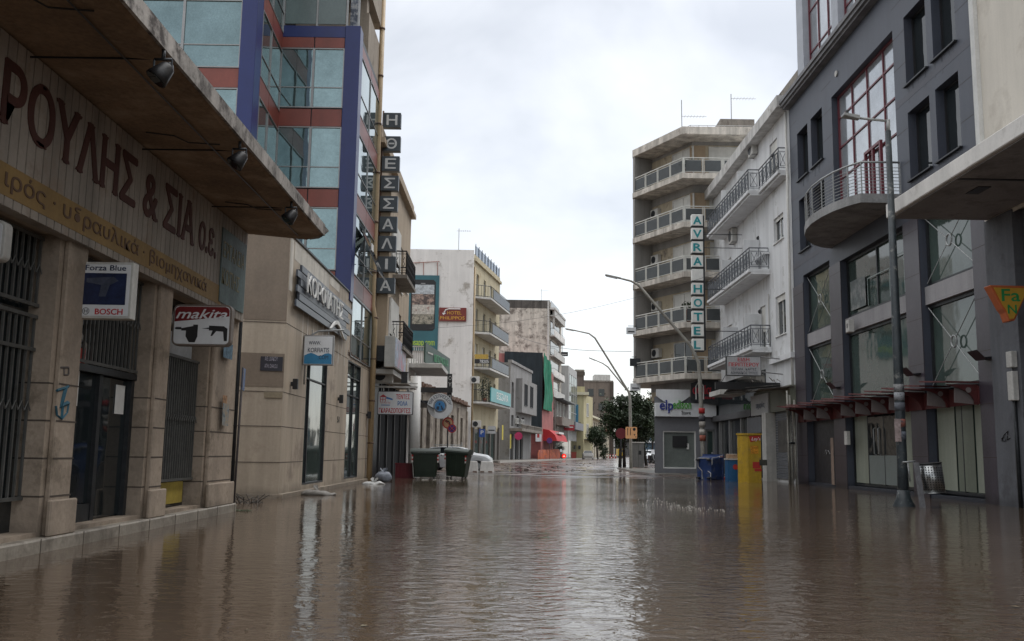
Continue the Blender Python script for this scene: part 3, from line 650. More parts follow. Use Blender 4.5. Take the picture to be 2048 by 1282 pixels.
# blue columns and beam
mb=MB(); mb.box(WF,-5.93,-5.40,-31.5,-30.9,KT-.25,TT); mb.build('column',blue,tw,bevel=.01)
MB().box(WF,xc0,XL+.02,-27.85,-27.18,KT-.2,24).build('column',blue,tw,bevel=.01)
MB().box(WF,XI,-5.935,-31.4,-30.95,TT-.42,TT).build('beam',blue,tw,bevel=.01)
# opened pane
a0,z0=FR_.at(716,500,.1); 
mb=MB(); A_=FR_.w
P=[A_(32.2,.02,8.9),A_(33.9,.02,8.9),A_(33.9,.75,7.3),A_(32.2,.75,7.3)]; P2=[p+V3((.03,0,.03)) for p in P]; mb.prism(P,P2); mb.tube([A_(32.3,.7,7.35),A_(32.3,.02,7.6)],.015,5); mb.build('open_window',glass('glass_black',(.01,.012,.015),0,.04),tw)
MB().box(FR_,32.5,32.9,.40,.44,8.15,8.4).build('window_label',white,tw)
# terrace balustrade and penthouse
bal=mat('balustrade_glass',(.13,.17,.17),.15,.1,1)
t=MB(); 
for a,b_ in ((XI+.1,-6.98),(-6.9,-5.95)): t.box(FBr,a,b_,.0,.03,TT+.08,TT+1.05)
t.build('balustrade',bal,tw)
t=MB(); 
for x in (XI+.05,-6.94,-5.9,-5.5): t.box(FBr,x-.03,x+.03,-.04,.05,TT,TT+1.15)
t.box(FBr,XI,-5.45,-.03,.04,TT+1.151,TT+1.2); t.build('rail',galv,tw)
# beige penthouse volume right behind terrace
MB().box(WF,-8.4,-5.5,-36.05,-33.2,TT-.02,TT+1.6).build('penthouse',plaster,tw)
MB().box(WF,-8.6,-5.45,-36.1,-32.0,TT+2.3,TT+5.5).build('penthouse',plaster,tw)
MB().box(WF,-6.1,-5.6,-33.7,-33.22,TT+1.61,TT+2.29).build('penthouse_post',plaster,tw)
# peeling blue panels
MB().box(FBr,-5.88,-5.55,-.5,-.45,TT,TT+2.2).build('peeling_panel',mat('peeling',(.10,.12,.16),.6,.5,7,0,.4,dirt=(.35,.36,.36),damt=.5,dscale=7),tw)
# ------------------------------------------------------------ beige apartment house with vertical hotel sign
FB1=Fr(-5.45,0,r=(0,1))
beige=mat('plaster_beige',(.42,.34,.25),.85,.08,.6,.2,.1,dirt=(.3,.23,.17),damt=.15)
s_end=48.9; zt1=FB1.at(822,442)[1]
wz=[]
bs=FB1.at(745,650,.45)
ops=[]
b1=building('apartment_house','beige plastered house with two iron balconies behind the vertical letter sign','x' and FB1,36.35,s_end,13.4,12,beige,[(40.6,41.9,5.6,7.9),(44.4,45.7,8.8,11.0),(44.4,45.7,5.4,7.7),(47,48,5.6,7.6),(47,48,9.2,11.2),(40.6,41.9,9.0,11.2)],t=.2)
for q in [(40.6,41.9,5.6,7.9),(44.4,45.7,8.8,11.0),(44.4,45.7,5.4,7.7),(47,48,5.6,7.6),(47,48,9.2,11.2),(40.6,41.9,9.0,11.2)]:
    window(b1,FB1,q,-.19,white,dglass,nx=2,fw=.06,d=.08,shutter=.8,sill=.06)
MB().slab(FB1,[(36.3,-.2),(36.3,.25),(49.0,.25),(49.0,-.2)],13.4,13.62).build('cornice',beige,b1)
# bay
mb=MB(); mb.box(FB1,37.2,41.0,.0,.45,5.0,11.6); mb.build('bay',beige,b1,bevel=.01)
for z in (5.6,8.8):
    q=(37.7,40.5,z,z+1.75); window(b1,FB1,q,.452,white,dglass,nx=2,fw=.06,d=.05,shutter=.85,sill=.08)
MB().box(FB1,36.3,49,-.5,.12,13.62,14.1).build('parapet',beige,b1)
def iron_balcony(th,F,s0,s1,z,o1,slabm,railm,o0=0,n=None,th_=.16,hr=1.0,step=.13,panels=None,ends=True,style='bars'):
    mb=MB(); mb.slab(F,[(s0,o0+.003),(s0,o1),(s1,o1),(s1,o0+.003)],z-th_,z); b=mb.build('balcony_slab',slabm,th,bevel=.01)
    mb=MB(); e=.05; P=[(s0+e,o0+.02),(s0+e,o1-e),(s1-e,o1-e),(s1-e,o0+.02)]
    if not ends: P=P[1:3]
    for zz,rr in ((z+hr,.03),(z+.08,.015),(z+hr-.12,.012)):
        mb.tube([F.w(*p,zz) for p in P],rr,5)
    for (a,b_) in zip(P,P[1:]):
        L_=math.hypot(b_[0]-a[0],b_[1]-a[1]); k=max(1,int(L_/step))
        for i in range(k+1):
            p=(a[0]+(b_[0]-a[0])*i/k,a[1]+(b_[1]-a[1])*i/k); big=i in (0,k)
            mb.tube([F.w(*p,z),F.w(*p,z+hr)],.022 if big else .009,4)
            if style=='scroll' and i<k and i%2==0:
                c=((a[0]+(b_[0]-a[0])*(i+.5)/k),(a[1]+(b_[1]-a[1])*(i+.5)/k)); mb.tube([F.w(*p,z+.3),F.w(*c,z+.45),F.w(*p,z+.6),F.w(*c,z+.75)],.012,4)
    mb.build('railing',railm,b); return b
# balconies located from the photograph
def balc_from(F,near,far,o1): 
    s0,z0=F.at(*near,o1); s1,z1=F.at(*far,o1); return s0,s1,(z0+z1)/2
s0,s1,z=balc_from(FB1,(814,550),(831,592),1.05); iron_balcony(b1,FB1,s0,s1,z+.16,1.05,concrete,black,style='scroll')
s0,s1,z=balc_from(FB1,(808,694),(826,722),1.05); iron_balcony(b1,FB1,s0,s1,z+.16,1.05,concrete,black,style='scroll')
# ground floor
q=(37.0,48.6); 
MB().box(FB1,36.5,38.6,.003,.05,.0,4.2).build('shop_front',metald,b1); MB().box(FB1,38.8,48.7,.003,.03,.0,4.0).build('shop_front',mat('void_dark',(.03,.032,.035),.95,.2,2,spec=.08),b1)
mb=MB(); 
for s in (38.7,41,43.5,46,48.7): mb.box(FB1,s-.08,s+.08,.031,.12,.0,4.0)
mb.build('shop_mullion',black,b1)
MB().slab(FB1,[(36.5,.01),(36.5,.85),(46,.85),(46,.01)],4.12,4.3).build('shop_canopy',white_d,b1)
# AC
def ac_unit(F,s,o,z,w_,h_,label,group='air conditioning units on the facades',d=.3):
    t=thing('air_conditioner',label,'air conditioner',F.w(s,o,z),group)
    MB().box(F,s-w_/2,s+w_/2,o+.02,o+d,z,z+h_).build('casing',white_d,t,bevel=.02)
    mb=MB(); c=F.w(s-w_*.12,o+d+.001,z+h_/2); mb.tube([c,c+F.n*.012],h_*.38,16); mb.build('fan_grille',metald,t)
    mb=MB(); 
    for e in (-w_*.35,w_*.35): mb.box(F,s+e-.02,s+e+.02,o+.005,o+d,z-.04,z-.002)
    mb.build('bracket',alu,t); return t
F37=camfr(37.6)
q0=YP(757,766,37.6); q1=YP(776,746,37.6); ac_unit(F37,(q0.x+q1.x)/2,0,q0.z,.82,.6,'outdoor air conditioner above the red and blue awning shop sign')
# lightbox under the balcony, parallel to the street
s0,z0=FB1.at(790,772,1.0); s1,z1=FB1.at(814,722,1.0)
t=thing('lightbox_sign','faded pink and blue light box mounted below the lower iron balcony','sign',FB1.w(s0,1,z0))
MB().box(FB1,s0,s1,.55,.95,4.35,5.55).build('casing',white_d,t,bevel=.01)
fd=mat('faded_sign',(.27,.33,.42),.5,.5,2.2,0,0,dirt=(.45,.2,.25),damt=.5,dscale=1.4); MB().box(FB1,s0+.05,s1-.05,.951,.96,4.4,5.5).build('face',fd,t)
MB().box(FB1,s0+.3,s1-.3,.05,.545,4.6,5.2).build('mount',metald,t)
# vertical letter sign
LY=37.0; FV=camfr(LY); t=thing('vertical_sign','vertical row of nine dark grey letter boxes with pale Greek letters','sign',(-5.3,LY,7))
boxm=mat('letter_box_grey',(.055,.07,.085),.4,.15,4); letm=mat('letter_grey',(.60,.62,.63),.5,.1)
LS=[('Η',784,240),('Θ',783,287),('Ε',781,327),('Σ',779,366),('Σ',777,407),('Α',776,448),('Λ',774,487),('Ι',773,528),('Α',771,571)]
for ch,px,py in LS:
    c=YP(px,py,LY); hw=.36; hh=.315
    bx_=MB().box(FV,c.x-hw,c.x+hw,-.28,0,c.z-hh,c.z+hh).build('letter_box',boxm,t,bevel=.01)
    wd=.42 if ch!='Ι' else .09
    text(ch,FV,c.x-wd/2,.001,c.z-.21,.42,letm,bx_,width=wd,bold=.05,depth=.01)
    MB().tube([(-5.45,LY+.14,c.z+.1),(c.x-hw,LY+.14,c.z+.1)],.02,5).build('bracket',metald,t)
MB().tube([(-5.42,LY+.14,YP(771,590,LY).z),(-5.42,LY+.14,YP(784,220,LY).z)],.04,6).build('post',mat('rust_brown',(.12,.06,.04),.7),t)
# awning shop sign: TENTES ROLA GKARAZOPORTES
yb=37.3; q0=YP(754,829,yb); q1=YP(827,783,yb)
t,F=lightbox('lightbox_sign','rounded white sign with red and blue Greek words for awnings and garage doors',q0.x,q1.x,q0.z,q1.z,yb,.16,signwhite,mat('rim_dark',(.1,.1,.11),.5),.06,False)
w_=q1.x-q0.x; h_=q1.z-q0.z; sr=MATS['sign_red']; sbl=mat('sign_blue_ink',(.04,.16,.42),.4,.1)
text('ΤΕΝΤΕΣ',F,q0.x+w_*.52,.0065,q0.z+h_*.67,h_*.20,sr,t,width=w_*.38,bold=.04,depth=.003); text('ΡΟΛΑ',F,q0.x+w_*.57,.0065,q0.z+h_*.39,h_*.19,sbl,t,width=w_*.27,bold=.04,depth=.003); text('ΓΚΑΡΑΖΟΠΟΡΤΕΣ',F,q0.x+w_*.05,.0065,q0.z+h_*.08,h_*.20,sr,t,width=w_*.88,bold=.04,depth=.003)
x,z=q0.x+w_*.07,q0.z+h_*.55
mb=MB(); mb.plate(F,[(x-.03,z+.18),(x+.12,z+.29),(x+.28,z+.18)],.0065,.01); 
for k in range(3): mb.box(F,x+k*.1,x+k*.1+.025,.0065,.01,z,z+.17)
mb.box(F,x,x+.225,.0068,.0095,z+.08,z+.1); mb.build('house_logo',sr,t)
MB().plate(F,[(x+.24,z+.2),(x+.5,z+.12),(x+.5,z+.06),(x+.24,z+.12)],.0065,.01).build('awning_logo',sbl,t)
text('Τενδώσης',F,x+.0,.0065,z-.07,h_*.085,sr,t,width=w_*.3,depth=.003,shear=.2); MB().box(F,x+.05,x+.4,.0065,.009,z-.15,z-.12).build('web_line',sbl,t)
mb=MB(); zz=q1.z+.14; mb.box(F,-5.45,q1.x+.15,-.12,-.06,zz,zz+.07); mb.box(F,-5.45,q1.x+.15,-.12,-.06,zz+.16,zz+.2); mb.box(F,q0.x+.2,q0.x+.24,-.11,-.07,q1.z,zz); mb.box(F,q1.x-.2,q1.x-.16,-.11,-.07,q1.z,zz); mb.build('bracket',white_d,t)
mb=MB(); c=YP(808,770,yb); mb.box(F,c.x-.12,c.x+.12,-.2,0,zz+.2,zz+.6); mb.box(F,c.x-.16,c.x+.16,-.22,.02,zz+.6,zz+.64); tag(mb.build('lantern',black),'small black square lantern on top of the white bracket above the awning shop sign','lamp')
# ------------------------------------------------------------ white shop with balcony, coffee house
FB2=Fr(-5.45,0,r=(0,1))
whitewall=mat('plaster_white',(.74,.72,.69),.85,.06,.7,.14,.1,dirt=(.36,.33,.29),damt=.22,dscale=.8)
b2=building('coffee_house','white two storey house with a deep balcony carrying a tilted green sign',FB2,49.1,57.2,6.3,10,whitewall,[(52.6,57.0,.1,3.7),(53,54.4,4.3,6.0)],t=.5)
cp_=YP(828,880,47.5); MB().tube([(cp_.x,47.5,-.2),(cp_.x,47.5,4.9)],.27,14).build('column',white,b2)
window(b2,FB2,(52.6,57.0,.1,3.7),-.48,metald,dglass,nx=4,zs=[2.5])
window(b2,FB2,(53,54.4,4.3,6.0),-.48,metald,dglass,nx=2)
o1=1.75
sl=MB().slab(FB2,[(49.9,.003),(49.9,o1),(55.5,o1),(55.5,.003)],5.55,5.8).build('balcony_slab',white_d,b2,bevel=.02)
mb=MB()
for k in range(6): mb.box(FB2,49.9,49.93,.1+k*.12,.16+k*.12,5.8,6.65)
mb.box(FB2,49.88,49.94,.05,.8,6.65,6.72); mb.build('railing',white_d,sl)
z0=5.8; t=MB().prism([FB2.w(49.85,.78,5.85),FB2.w(55.4,o1+.02,5.5),FB2.w(55.4,o1+.02,6.6),FB2.w(49.85,.78,6.9)],[FB2.w(49.84,.86,5.85),FB2.w(55.4,o1+.07,5.5),FB2.w(55.4,o1+.07,6.6),FB2.w(49.84,.86,6.9)]).build('sign_board',mat('green_sign',(.03,.07,.055),.5,.2),b2)
FSg=Fr(*(FB2.w(49.84,.87,0).xy),r=(.96,5.56)); text('ΜΠΟΥΚΑΛΑ',FSg,1.8,.02,6.05,.42,mat('green_letters',(.06,.30,.14),.5),t,width=3.3,bold=.02)
text('▬▬',FSg,.4,.02,6.35,.2,white_d,t,width=1.1) 
MB().slab(FB2,[(50.5,.01),(50.5,1.4),(57,1.4),(57,.01)],3.75,3.85).build('awning_box',metald,b2)
aw=mat('awning_dark',(.05,.05,.055),.8,.2)
mb=MB(); mb.prism([FB2.w(48.9,.05,4.2),FB2.w(48.9,1.5,3.3),FB2.w(56.5,1.5,3.3),FB2.w(56.5,.05,4.2)],[FB2.w(48.9,.05,4.23),FB2.w(48.9,1.5,3.33),FB2.w(56.5,1.5,3.33),FB2.w(56.5,.05,4.23)]); a=mb.build('awning',aw,b2)
mb=MB(); 
for k in range(30): mb.box(FB2,48.9+k*.25,49.08+k*.25,1.495,1.51,3.1-.04*(k%2),3.3)
mb.build('awning_fringe',white_d,a)
# beam with round sign and vertical sign
yb=49.2; Fc=camfr(yb); t=thing('coffee_sign','round white coffee sign with a blue centre hanging under a black beam','sign',(YP(880,812,yb).x,yb,3))
q0=YP(834,784,yb); q1=YP(905,776,yb); MB().box(Fc,-5.42,q1.x,-.2,-.05,q0.z,q1.z+.02).build('beam',black,t)
c=YP(880,812,yb); rr=25/1879*yb*1.01
MB().disc((c.x,yb-.06,c.z),(0,1,0),rr,.14,40).build('disc',signwhite,t)
def ring(F,c,r0,r1,o,th_,m,parent,name,a0=0,a1=360,n=36):
    mb=MB()
    for k in range(n):
        a=R(a0+(a1-a0)*k/n); b_=R(a0+(a1-a0)*(k+1)/n)
        P=[(c.x+r*math.cos(q)-F.O.x,c.z+r*math.sin(q)) for r,q in ((r0,a),(r1,a),(r1,b_),(r0,b_))]
        mb.plate(F,P,o,o+th_)
    return mb.build(name,m,parent)
ink=mat('ink_blue_black',(.02,.04,.08),.5); sblue=mat('coffee_blue',(.05,.22,.48),.5,.1)
ring(Fc,c,rr*.50,rr*.53,.062,.006,ink,t,'ring'); ring(Fc,c,rr*.42,rr*.47,.062,.006,ink,t,'ring')
MB().disc((c.x,yb-.061,c.z),(0,-1,0),rr*.40,.008,28).build('centre',sblue,t)
mb=MB(); 
mb.plate(Fc,[(c.x-.16,c.z-.02),(c.x-.03,c.z-.02),(c.x-.05,c.z-.2),(c.x-.18,c.z-.2)],.071,.076); mb.plate(Fc,[(c.x+.03,c.z+.02),(c.x+.1,c.z+.02),(c.x+.2,c.z-.2),(c.x+.1,c.z-.2)],.071,.076); mb.disc((c.x-.02,yb-.071,c.z+.1),(0,-1,0),.05,.006,10)
mb.build('figure',ink,t)
text('THE ΕΣΠΡΕΣΣΟΥ',Fc,c.x,.062,c.z,rr*.26,ink,t,arc=rr*.66,width=rr*1.9,bold=.02,depth=.006)
q0=YP(893,800,yb); q1=YP(904,747,yb); p=MB().box(Fc,q0.x,q1.x,-.34,-.22,q0.z-.4,q1.z).build('vertical_panel',black,t)
for i,ch in enumerate('ΟΥΖΟ'):
    text(ch,Fc,q0.x+.07,-.219,q1.z-.32-i*.33,.2,white,p,width=.15,rot=0)
mb=MB(); mb.tube([(c.x,yb,c.z+rr),(c.x,yb,q0.z+.4)],.02,5); mb.build('hanger',black,t)
voidm=MATS['void_dark']
# ------------------------------------------------------------ old low house with brick cornice
P0=Vector((-5.45,57.4)); P1=Vector((-3.75,81.5)); FO=Fr(P0.x,P0.y,r=(P1-P0)); LO=(P1-P0).length
oldp=wetlow(mat('old_plaster',(.33,.29,.235),.9,.2,.8,.35,.3,dirt=(.15,.12,.10),damt=.5,dscale=1.3),.5,.7)
ops=[(2.2+k*5.8,3.7+k*5.8,.3,3.9) for k in range(4)]
b3=building('old_house','low old plastered house with pilasters and a crumbling brick cornice behind the coffee sign',FO,0,LO,5.0,9,oldp,ops,t=.3)
for q in ops: window(b3,FO,q,-.28,metald,dglass,nx=2,zs=[2.8],fw=.09)
for k in range(5): MB().box(FO,.1+k*5.8,.9+k*5.8,.002,.1,-.2,4.6).build('pilaster',oldp,b3,bevel=.02)
brick=mat('brick_broken',(.17,.10,.07),.9,.4,6,0,.5,dirt=(.08,.05,.04),damt=.5,dscale=5)
mb=MB(); random.seed(3)
for k in range(60):
    a=k*LO/60; mb.box(FO,a,a+LO/60-.02,-.3,.18+random.random()*.18,4.98,5.08+random.random()*.06)
    mb.box(FO,a,a+LO/60,-.35,.02+random.random()*.1,5.09,5.22+random.random()*.2)
mb.build('cornice',brick,b3); MB().box(FO,-.1,LO,-9,-.2,5.0,5.25).build('roof',brick,b3)
# ------------------------------------------------------------ line of the farther left facades
AN=R(10.5); FY=Fr(-3.52,83,r=(math.sin(AN),math.cos(AN)))
def sl2(px,py=880,o=0): return FY.at(px,py,o)[0]
# yellow and white apartment block with the phone billboard
yel_p=mat('plaster_yellow',(.50,.44,.30),.85,.08,.6,.2,.1,dirt=(.35,.28,.17),damt=.2)
zt=YP(948,500,83).z; s9=12.3
t=thing('apartment_block','tall block with a blank white side wall, phone billboard and yellow balcony front','building',(-6,83,0))
F83=camfr(83); c0=FY.w(0,0,0)
mb=MB(); B=[(-14,83),(c0.x-.35,83),(c0.x,83.35)]; e=FY.w(s9,0,0); e2=FY.w(s9,-11,0)
pts=[(-14,83.01),(c0.x-.3,83.01)]
mb.prism([V3((-14,83,-.2)),V3((c0.x,83,-.2)),V3((c0.x+.03,83.12,-.2)),V3((-13.9,83.12,-.2))],[V3((-14,83,zt)),V3((c0.x,83,zt)),V3((c0.x+.03,83.12,zt)),V3((-13.9,83.12,zt))]); mb.build('side_wall',whitewall,t)
LV=[]
for near,far in (((983,594),(1020,627)),((981,664),(1018,690)),((980,731),(1018,757)),((980,804),(1020,815))):
    a=FY.at(*near,1.4); b_=FY.at(*far,1.4); LV.append((a[0],b_[0],(a[1]+b_[1])/2))
zr=LV[0][2]+3.1
ops=[]
for (a,b_,z) in LV:
    for s in (1.3,4.4,7.3,9.8): ops.append((s,s+1.0,z+.02,z+2.25))
mb=MB(); wallgrid(mb,FY,.15,s9,-.2,zr+.1,ops,0,.2); w=FY.w
mb.face([w(.15,-.2,-.2),w(s9,-.2,-.2),w(s9,-.2,zr),w(.15,-.2,zr)]); mb.face([w(s9,0,-.2),w(s9,-11,-.2),w(s9,-11,zr),w(s9,0,zr)]); mb.face([w(.1,0,zr+.1),w(s9,0,zr+.1),w(s9,-11,zr+.1),w(.1,-11,zr+.1)])
mb.build('wall',yel_p,t)
for q in ops: window(t,FY,q,-.18,white_d,dglass if random.random()<.7 else MATS['shutter_white'],nx=2,fw=.07,d=.06,name='balcony_door')
MB().box(FY,.15,s9,-.3,.2,zr+.1,zr+.35).build('cornice',yel_p,t)
MB().box(FY,.15,s9,-.25,.0,zr+.35,zr+.75).build('parapet',yel_p,t)
bgl=mat('blue_glass_panel',(.22,.28,.36),.3,.15,1.5)
mb=MB(); mb.box(FY,1,s9-.2,-.12,-.09,zr+.8,zr+1.7); pnl=mb.build('roof_screen',bgl,t)
mb=MB()
for k in range(9): s=1+k*(s9-1.2)/8; mb.tube([w(s,-.06,zr+.75),w(s,-.06,zr+1.85)],.03,4)
mb.build('screen_post',metald,pnl)
bpan=mat('balcony_panel',(.075,.095,.12),.4,.25,1.5,.1)
for (a,b_,z) in LV:
    sb_=MB().slab(FY,[(-.0+.25,.003),(a,1.4),(b_,1.4),(b_,.003)],z-.18,z).build('balcony_slab',white_d,t,bevel=.02)
    mb=MB(); mb.box(FY,a+1.2,b_-.05,1.33,1.36,z+.1,z+.95); mb.build('balcony_panel',bpan,sb_)
    mb=MB(); P=[(.35,.1),(a+.05,1.35),(b_-.05,1.35),(b_-.05,.1)]
    for zz in (1.05,.08): mb.tube([w(*p,z+zz) for p in P],.03,4)
    for (p,q) in zip(P,P[1:]):
        L_=math.hypot(q[0]-p[0],q[1]-p[1]); n=max(1,int(L_/.32))
        for i in range(n+1): r=(p[0]+(q[0]-p[0])*i/n,p[1]+(q[1]-p[1])*i/n); mb.tube([w(*r,z),w(*r,z+1.05)],.014,4)
    mb.build('railing',metald,sb_)
mb=MB(); mb.box(FY,.3,s9,0,.06,0,3.2); mb.build('shop_front',mat('shopfront_brown',(.09,.08,.07),.5,.2),t)
mb=MB()
for s in (.5,3,5.2,7.6,10,12): mb.box(FY,s,s+.45,.06,.2,-.2,3.6)
mb.build('column',mat('column_grey',(.10,.09,.08),.8,.2),t)
for a,b_ in ((1,2.9),(3.5,5.1),(5.7,7.5),(8.1,9.9)): MB().box(FY,a,b_,.061,.075,.3,2.9).build('shop_window',iglass,t)
# drain, dirt edge
tag(MB().tube([w(.25,.08,0),w(.25,.08,zt-1.5)],.09,6).build('downpipe',yp),'thin yellow downpipe on the corner of the block with the phone billboard','pipe')
# faces on facade: billboard
t=thing('billboard','tall teal billboard showing a black smartphone, on the white side wall','billboard',(-8,82.9,9))
teal=mat('billboard_teal',(.035,.13,.155),.5,.12,.6,.1,0)
q0=YP(808,708,82.9); q1=YP(879,551,82.9); F=camfr(82.85); MB().box(F,q0.x,q1.x,-.1,0,YP(875,702,82.9).z,q1.z).build('board',teal,t)
q0=YP(820,661,82.9); q1=YP(872,560,82.9); ph=MB().plate(F,[(q0.x+.2,q0.z),(q1.x-.2,q0.z),(q1.x,q0.z+.2),(q1.x,q1.z-.2),(q1.x-.2,q1.z),(q0.x+.2,q1.z),(q0.x,q1.z-.2),(q0.x,q0.z+.2)],.001,.02).build('phone',black,t)
pics=[((824,588),(869,570),'sky_picture',(.42,.45,.47),(.3,.3,.28)),((824,609),(869,589),'crowd_picture',(.08,.06,.055),(.42,.30,.24)),((824,628),(869,610),'people_picture',(.46,.43,.38),(.25,.10,.08)),((824,648),(868,629),'friends_picture',(.32,.29,.23),(.05,.055,.04))]
for a,b_,nm,c1,c2 in pics:
    x0=YP(*a,82.9); x1=YP(*b_,82.9); MB().box(F,x0.x,x1.x,.021,.026,x0.z,x1.z).build(nm,mat(nm,c1,.5,.4,5,0,0,dirt=c2,damt={'sky_picture':.1,'crowd_picture':.55,'people_picture':.2,'friends_picture':.5}[nm],dscale=2.6),t)
x0=YP(842,568,82.9); MB().box(F,x0.x,x0.x+.4,.021,.026,x0.z,x0.z+.08).build('phone_speaker',alu,t)
lime=mat('lime_letters',(.36,.50,.05),.5)
x0=YP(822,688,82.9); x1=YP(869,688,82.9); text('osapp.com',F,x0.x,.001,x0.z-.1,.62,lime,t,width=x1.x-x0.x,bold=.03)
mb=MB(); 
for px in (826,847,875): a=YP(px,551,82.9); b_=YP(px,525,82.9); mb.tube([a,b_],.03,4)
a=YP(822,526,82.9); b_=YP(879,523,82.9); mb.tube([a,b_],.03,4); mb.build('hanger',mat('rust_red',(.3,.12,.09),.7),t)
q0=YP(878,642,82.9); q1=YP(933,616,82.9)
t=thing('hotel_sign','dark red hotel sign with yellow letters and a curved white arrow','sign',(q0.x,82.9,q0.z))
MB().box(F,q0.x,q1.x,-.1,.02,q0.z,q1.z).build('board',mat('hotel_red',(.17,.025,.02),.5,.15),t)
yl=mat('sign_yellow',(.60,.33,.04),.5); w_=q1.x-q0.x; h_=q1.z-q0.z
text('HOTEL',F,q0.x+w_*.3,.021,q0.z+h_*.5,h_*.25,yl,t,width=w_*.52,bold=.02); text('PHILIPPOS',F,q0.x+w_*.04,.021,q0.z+h_*.12,h_*.25,yl,t,width=w_*.9,bold=.02)
mb=MB(); A_=lambda a,b_:V3((q0.x+w_*a,82.85-.03,q0.z+h_*b_)); mb.tube([A_(.78,.9),A_(.35,.9),A_(.24,.82),A_(.18,.62)],.055,4); mb.plate(F,[(q0.x+w_*.1,q0.z+h_*.6),(q0.x+w_*.26,q0.z+h_*.6),(q0.x+w_*.16,q0.z+h_*.45)],.022,.04); mb.build('arrow',white,t)
# teal sign on balcony
a=FY.at(980.5,803,1.45); b_=FY.at(1020,813,1.45); zt_=(FY.at(980,775,1.45)[1]+FY.at(1020,787,1.45)[1])/2; zb_=(a[1]+b_[1])/2
t=thing('shop_sign','long turquoise sign with pale Greek letters along the lowest balcony','sign',FY.w(a[0],1.4,zb_))
MB().box(FY,a[0],b_[0],1.42,1.52,zb_,zt_).build('board',mat('turquoise',(.05,.29,.31),.4,.15),t); text('ΘΕΣΣΑΛΙΑ',FY,a[0]+(b_[0]-a[0])*.25,1.521,zb_+.35,(zt_-zb_)*.5,white,t,width=(b_[0]-a[0])*.6,bold=.03)
z=LV[2][2]; t=thing('banner','small yellow and white phone number banner on the balcony rail','banner',FY.w(1.5,1,z)); F83b=camfr(83.4)
q0=YP(949,727,83.0); q1=YP(979,709,83.0); Fz=camfr(82.95)
MB().box(Fz,q0.x,q1.x-.1,-.02,0,q0.z+.42,q1.z).build('upper_cloth',mat('banner_yellow',(.45,.30,.06),.6,.3,6),t); p=MB().box(Fz,q0.x,q1.x,-.02,0,q0.z,q0.z+.4).build('lower_cloth',black,t); text('78205',Fz,q0.x+.45,.001,q0.z+.05,.3,white,p,width=.8,bold=.02)
for (px,py,z_,lb) in ((950,760,0,'air conditioner beside the third yellow balcony'),(953,848,0,'air conditioner low on the yellow block near the parking sign')):
    q=YP(px,py,82.8); ac_unit(Fz,q.x,0,q.z-.3,.8,.6,lb)
# plants on the balcony
def leafball(c,r,n,m,parent,name='foliage',sz=.12,flat=1.):
    mb=MB()
    for k in range(n):
        while True:
            p=V3((random.uniform(-1,1),random.uniform(-1,1),random.uniform(-1,1)))
            if p.length<1: break
        p=V3((p.x*r[0],p.y*r[1],p.z*r[2]))+c; a=V3((random.gauss(0,1),random.gauss(0,1),random.gauss(0,.6))).normalized()*sz*random.uniform(.6,1.3); b_=a.cross(V3((random.gauss(0,1),random.gauss(0,1),random.gauss(0,1)))).normalized()*sz*.45
        mb.face([p,p+a*.5+b_,p+a,p+a*.5-b_])
    return mb.build(name,m,parent)
leafm=mat('leaf_green',(.030,.052,.018),.6,.35,3,0,0); leafd=mat('leaf_dark',(.019,.034,.012),.6,.4,2,0,0)
z=LV[3][2]; t=thing('potted_plant','leafy climbing plant on the balcony left of the turquoise sign','plant',FY.w(1.6,.9,z))
MB().tube([FY.w(1.6,.9,z),FY.w(1.6,.9,z+.35)],.18,8,r1=.22).build('pot',mat('terracotta',(.2,.08,.05),.8),t); leafball(FY.w(1.6,.9,z+1.3),(.6,.6,1.1),420,leafd,t)
# ------------------------------------------------------------ small grey house
g0,g1=sl2(1019),sl2(1062); gm_=mat('plaster_grey',(.27,.265,.26),.85,.1,.6,.25,.1,dirt=(.18,.17,.16),damt=.3)
zt=(FY.at(1019,725)[1]+FY.at(1052,743)[1])/2+.1
ops=[(g0+.8,g0+2.2,6.0,8.8),(g0+.6,g0+2.4,.2,3.2),(g0+3.4,g0+5.4,.2,3.2),(g0+6.4,g0+8.6,.2,3.2),(g0+.9,g0+2.3,4.0,5.2),(g0+4.2,g0+5.6,4.0,5.2),(g0+7.6,g0+9.2,4.0,5.2)]
gb=building('grey_house','small grey two storey house with a boxed bay and a stained ledge above its shops',FY,g0,g1,zt,10,gm_,ops,t=.3)
for i,q in enumerate(ops): window(gb,FY,q,-.28,metald,voidm,nx=2,fw=.08)
mb=MB(); mb.box(FY,g0+3.6,g1-.2,0,.7,5.6,9.4); bay=mb.build('bay',gm_,gb)
window(gb,FY,(g0+5,g0+7,6.4,8.9),.702,metald,voidm,nx=1); window(gb,FY,(g0+9,g0+11,6.4,8.9),.702,metald,voidm,nx=1)
MB().box(FY,g0,g1,-.3,.15,zt,zt+.3).build('cornice',gm_,gb)
MB().slab(FY,[(g0-.1,.003),(g0-.1,1.4),(g1+.2,1.4),(g1+.2,.003)],3.45,3.75).build('ledge',concrete,gb)
mb=MB()
for k in range(40): s=g0+k*(g1-g0)/40; mb.box(FY,s,s+.12,1.28,1.38,3.75,4.1)
mb.box(FY,g0-.1,g1+.2,1.26,1.4,4.1,4.2); mb.build('balustrade',concrete,gb)
for k,s in enumerate((g0+3.4,g0+5.9,g0+7.0)): ac_unit(FY,s,.01,4.3,.85,.62,['left','middle','right'][k]+' air conditioner of three above the stained ledge of the grey house')
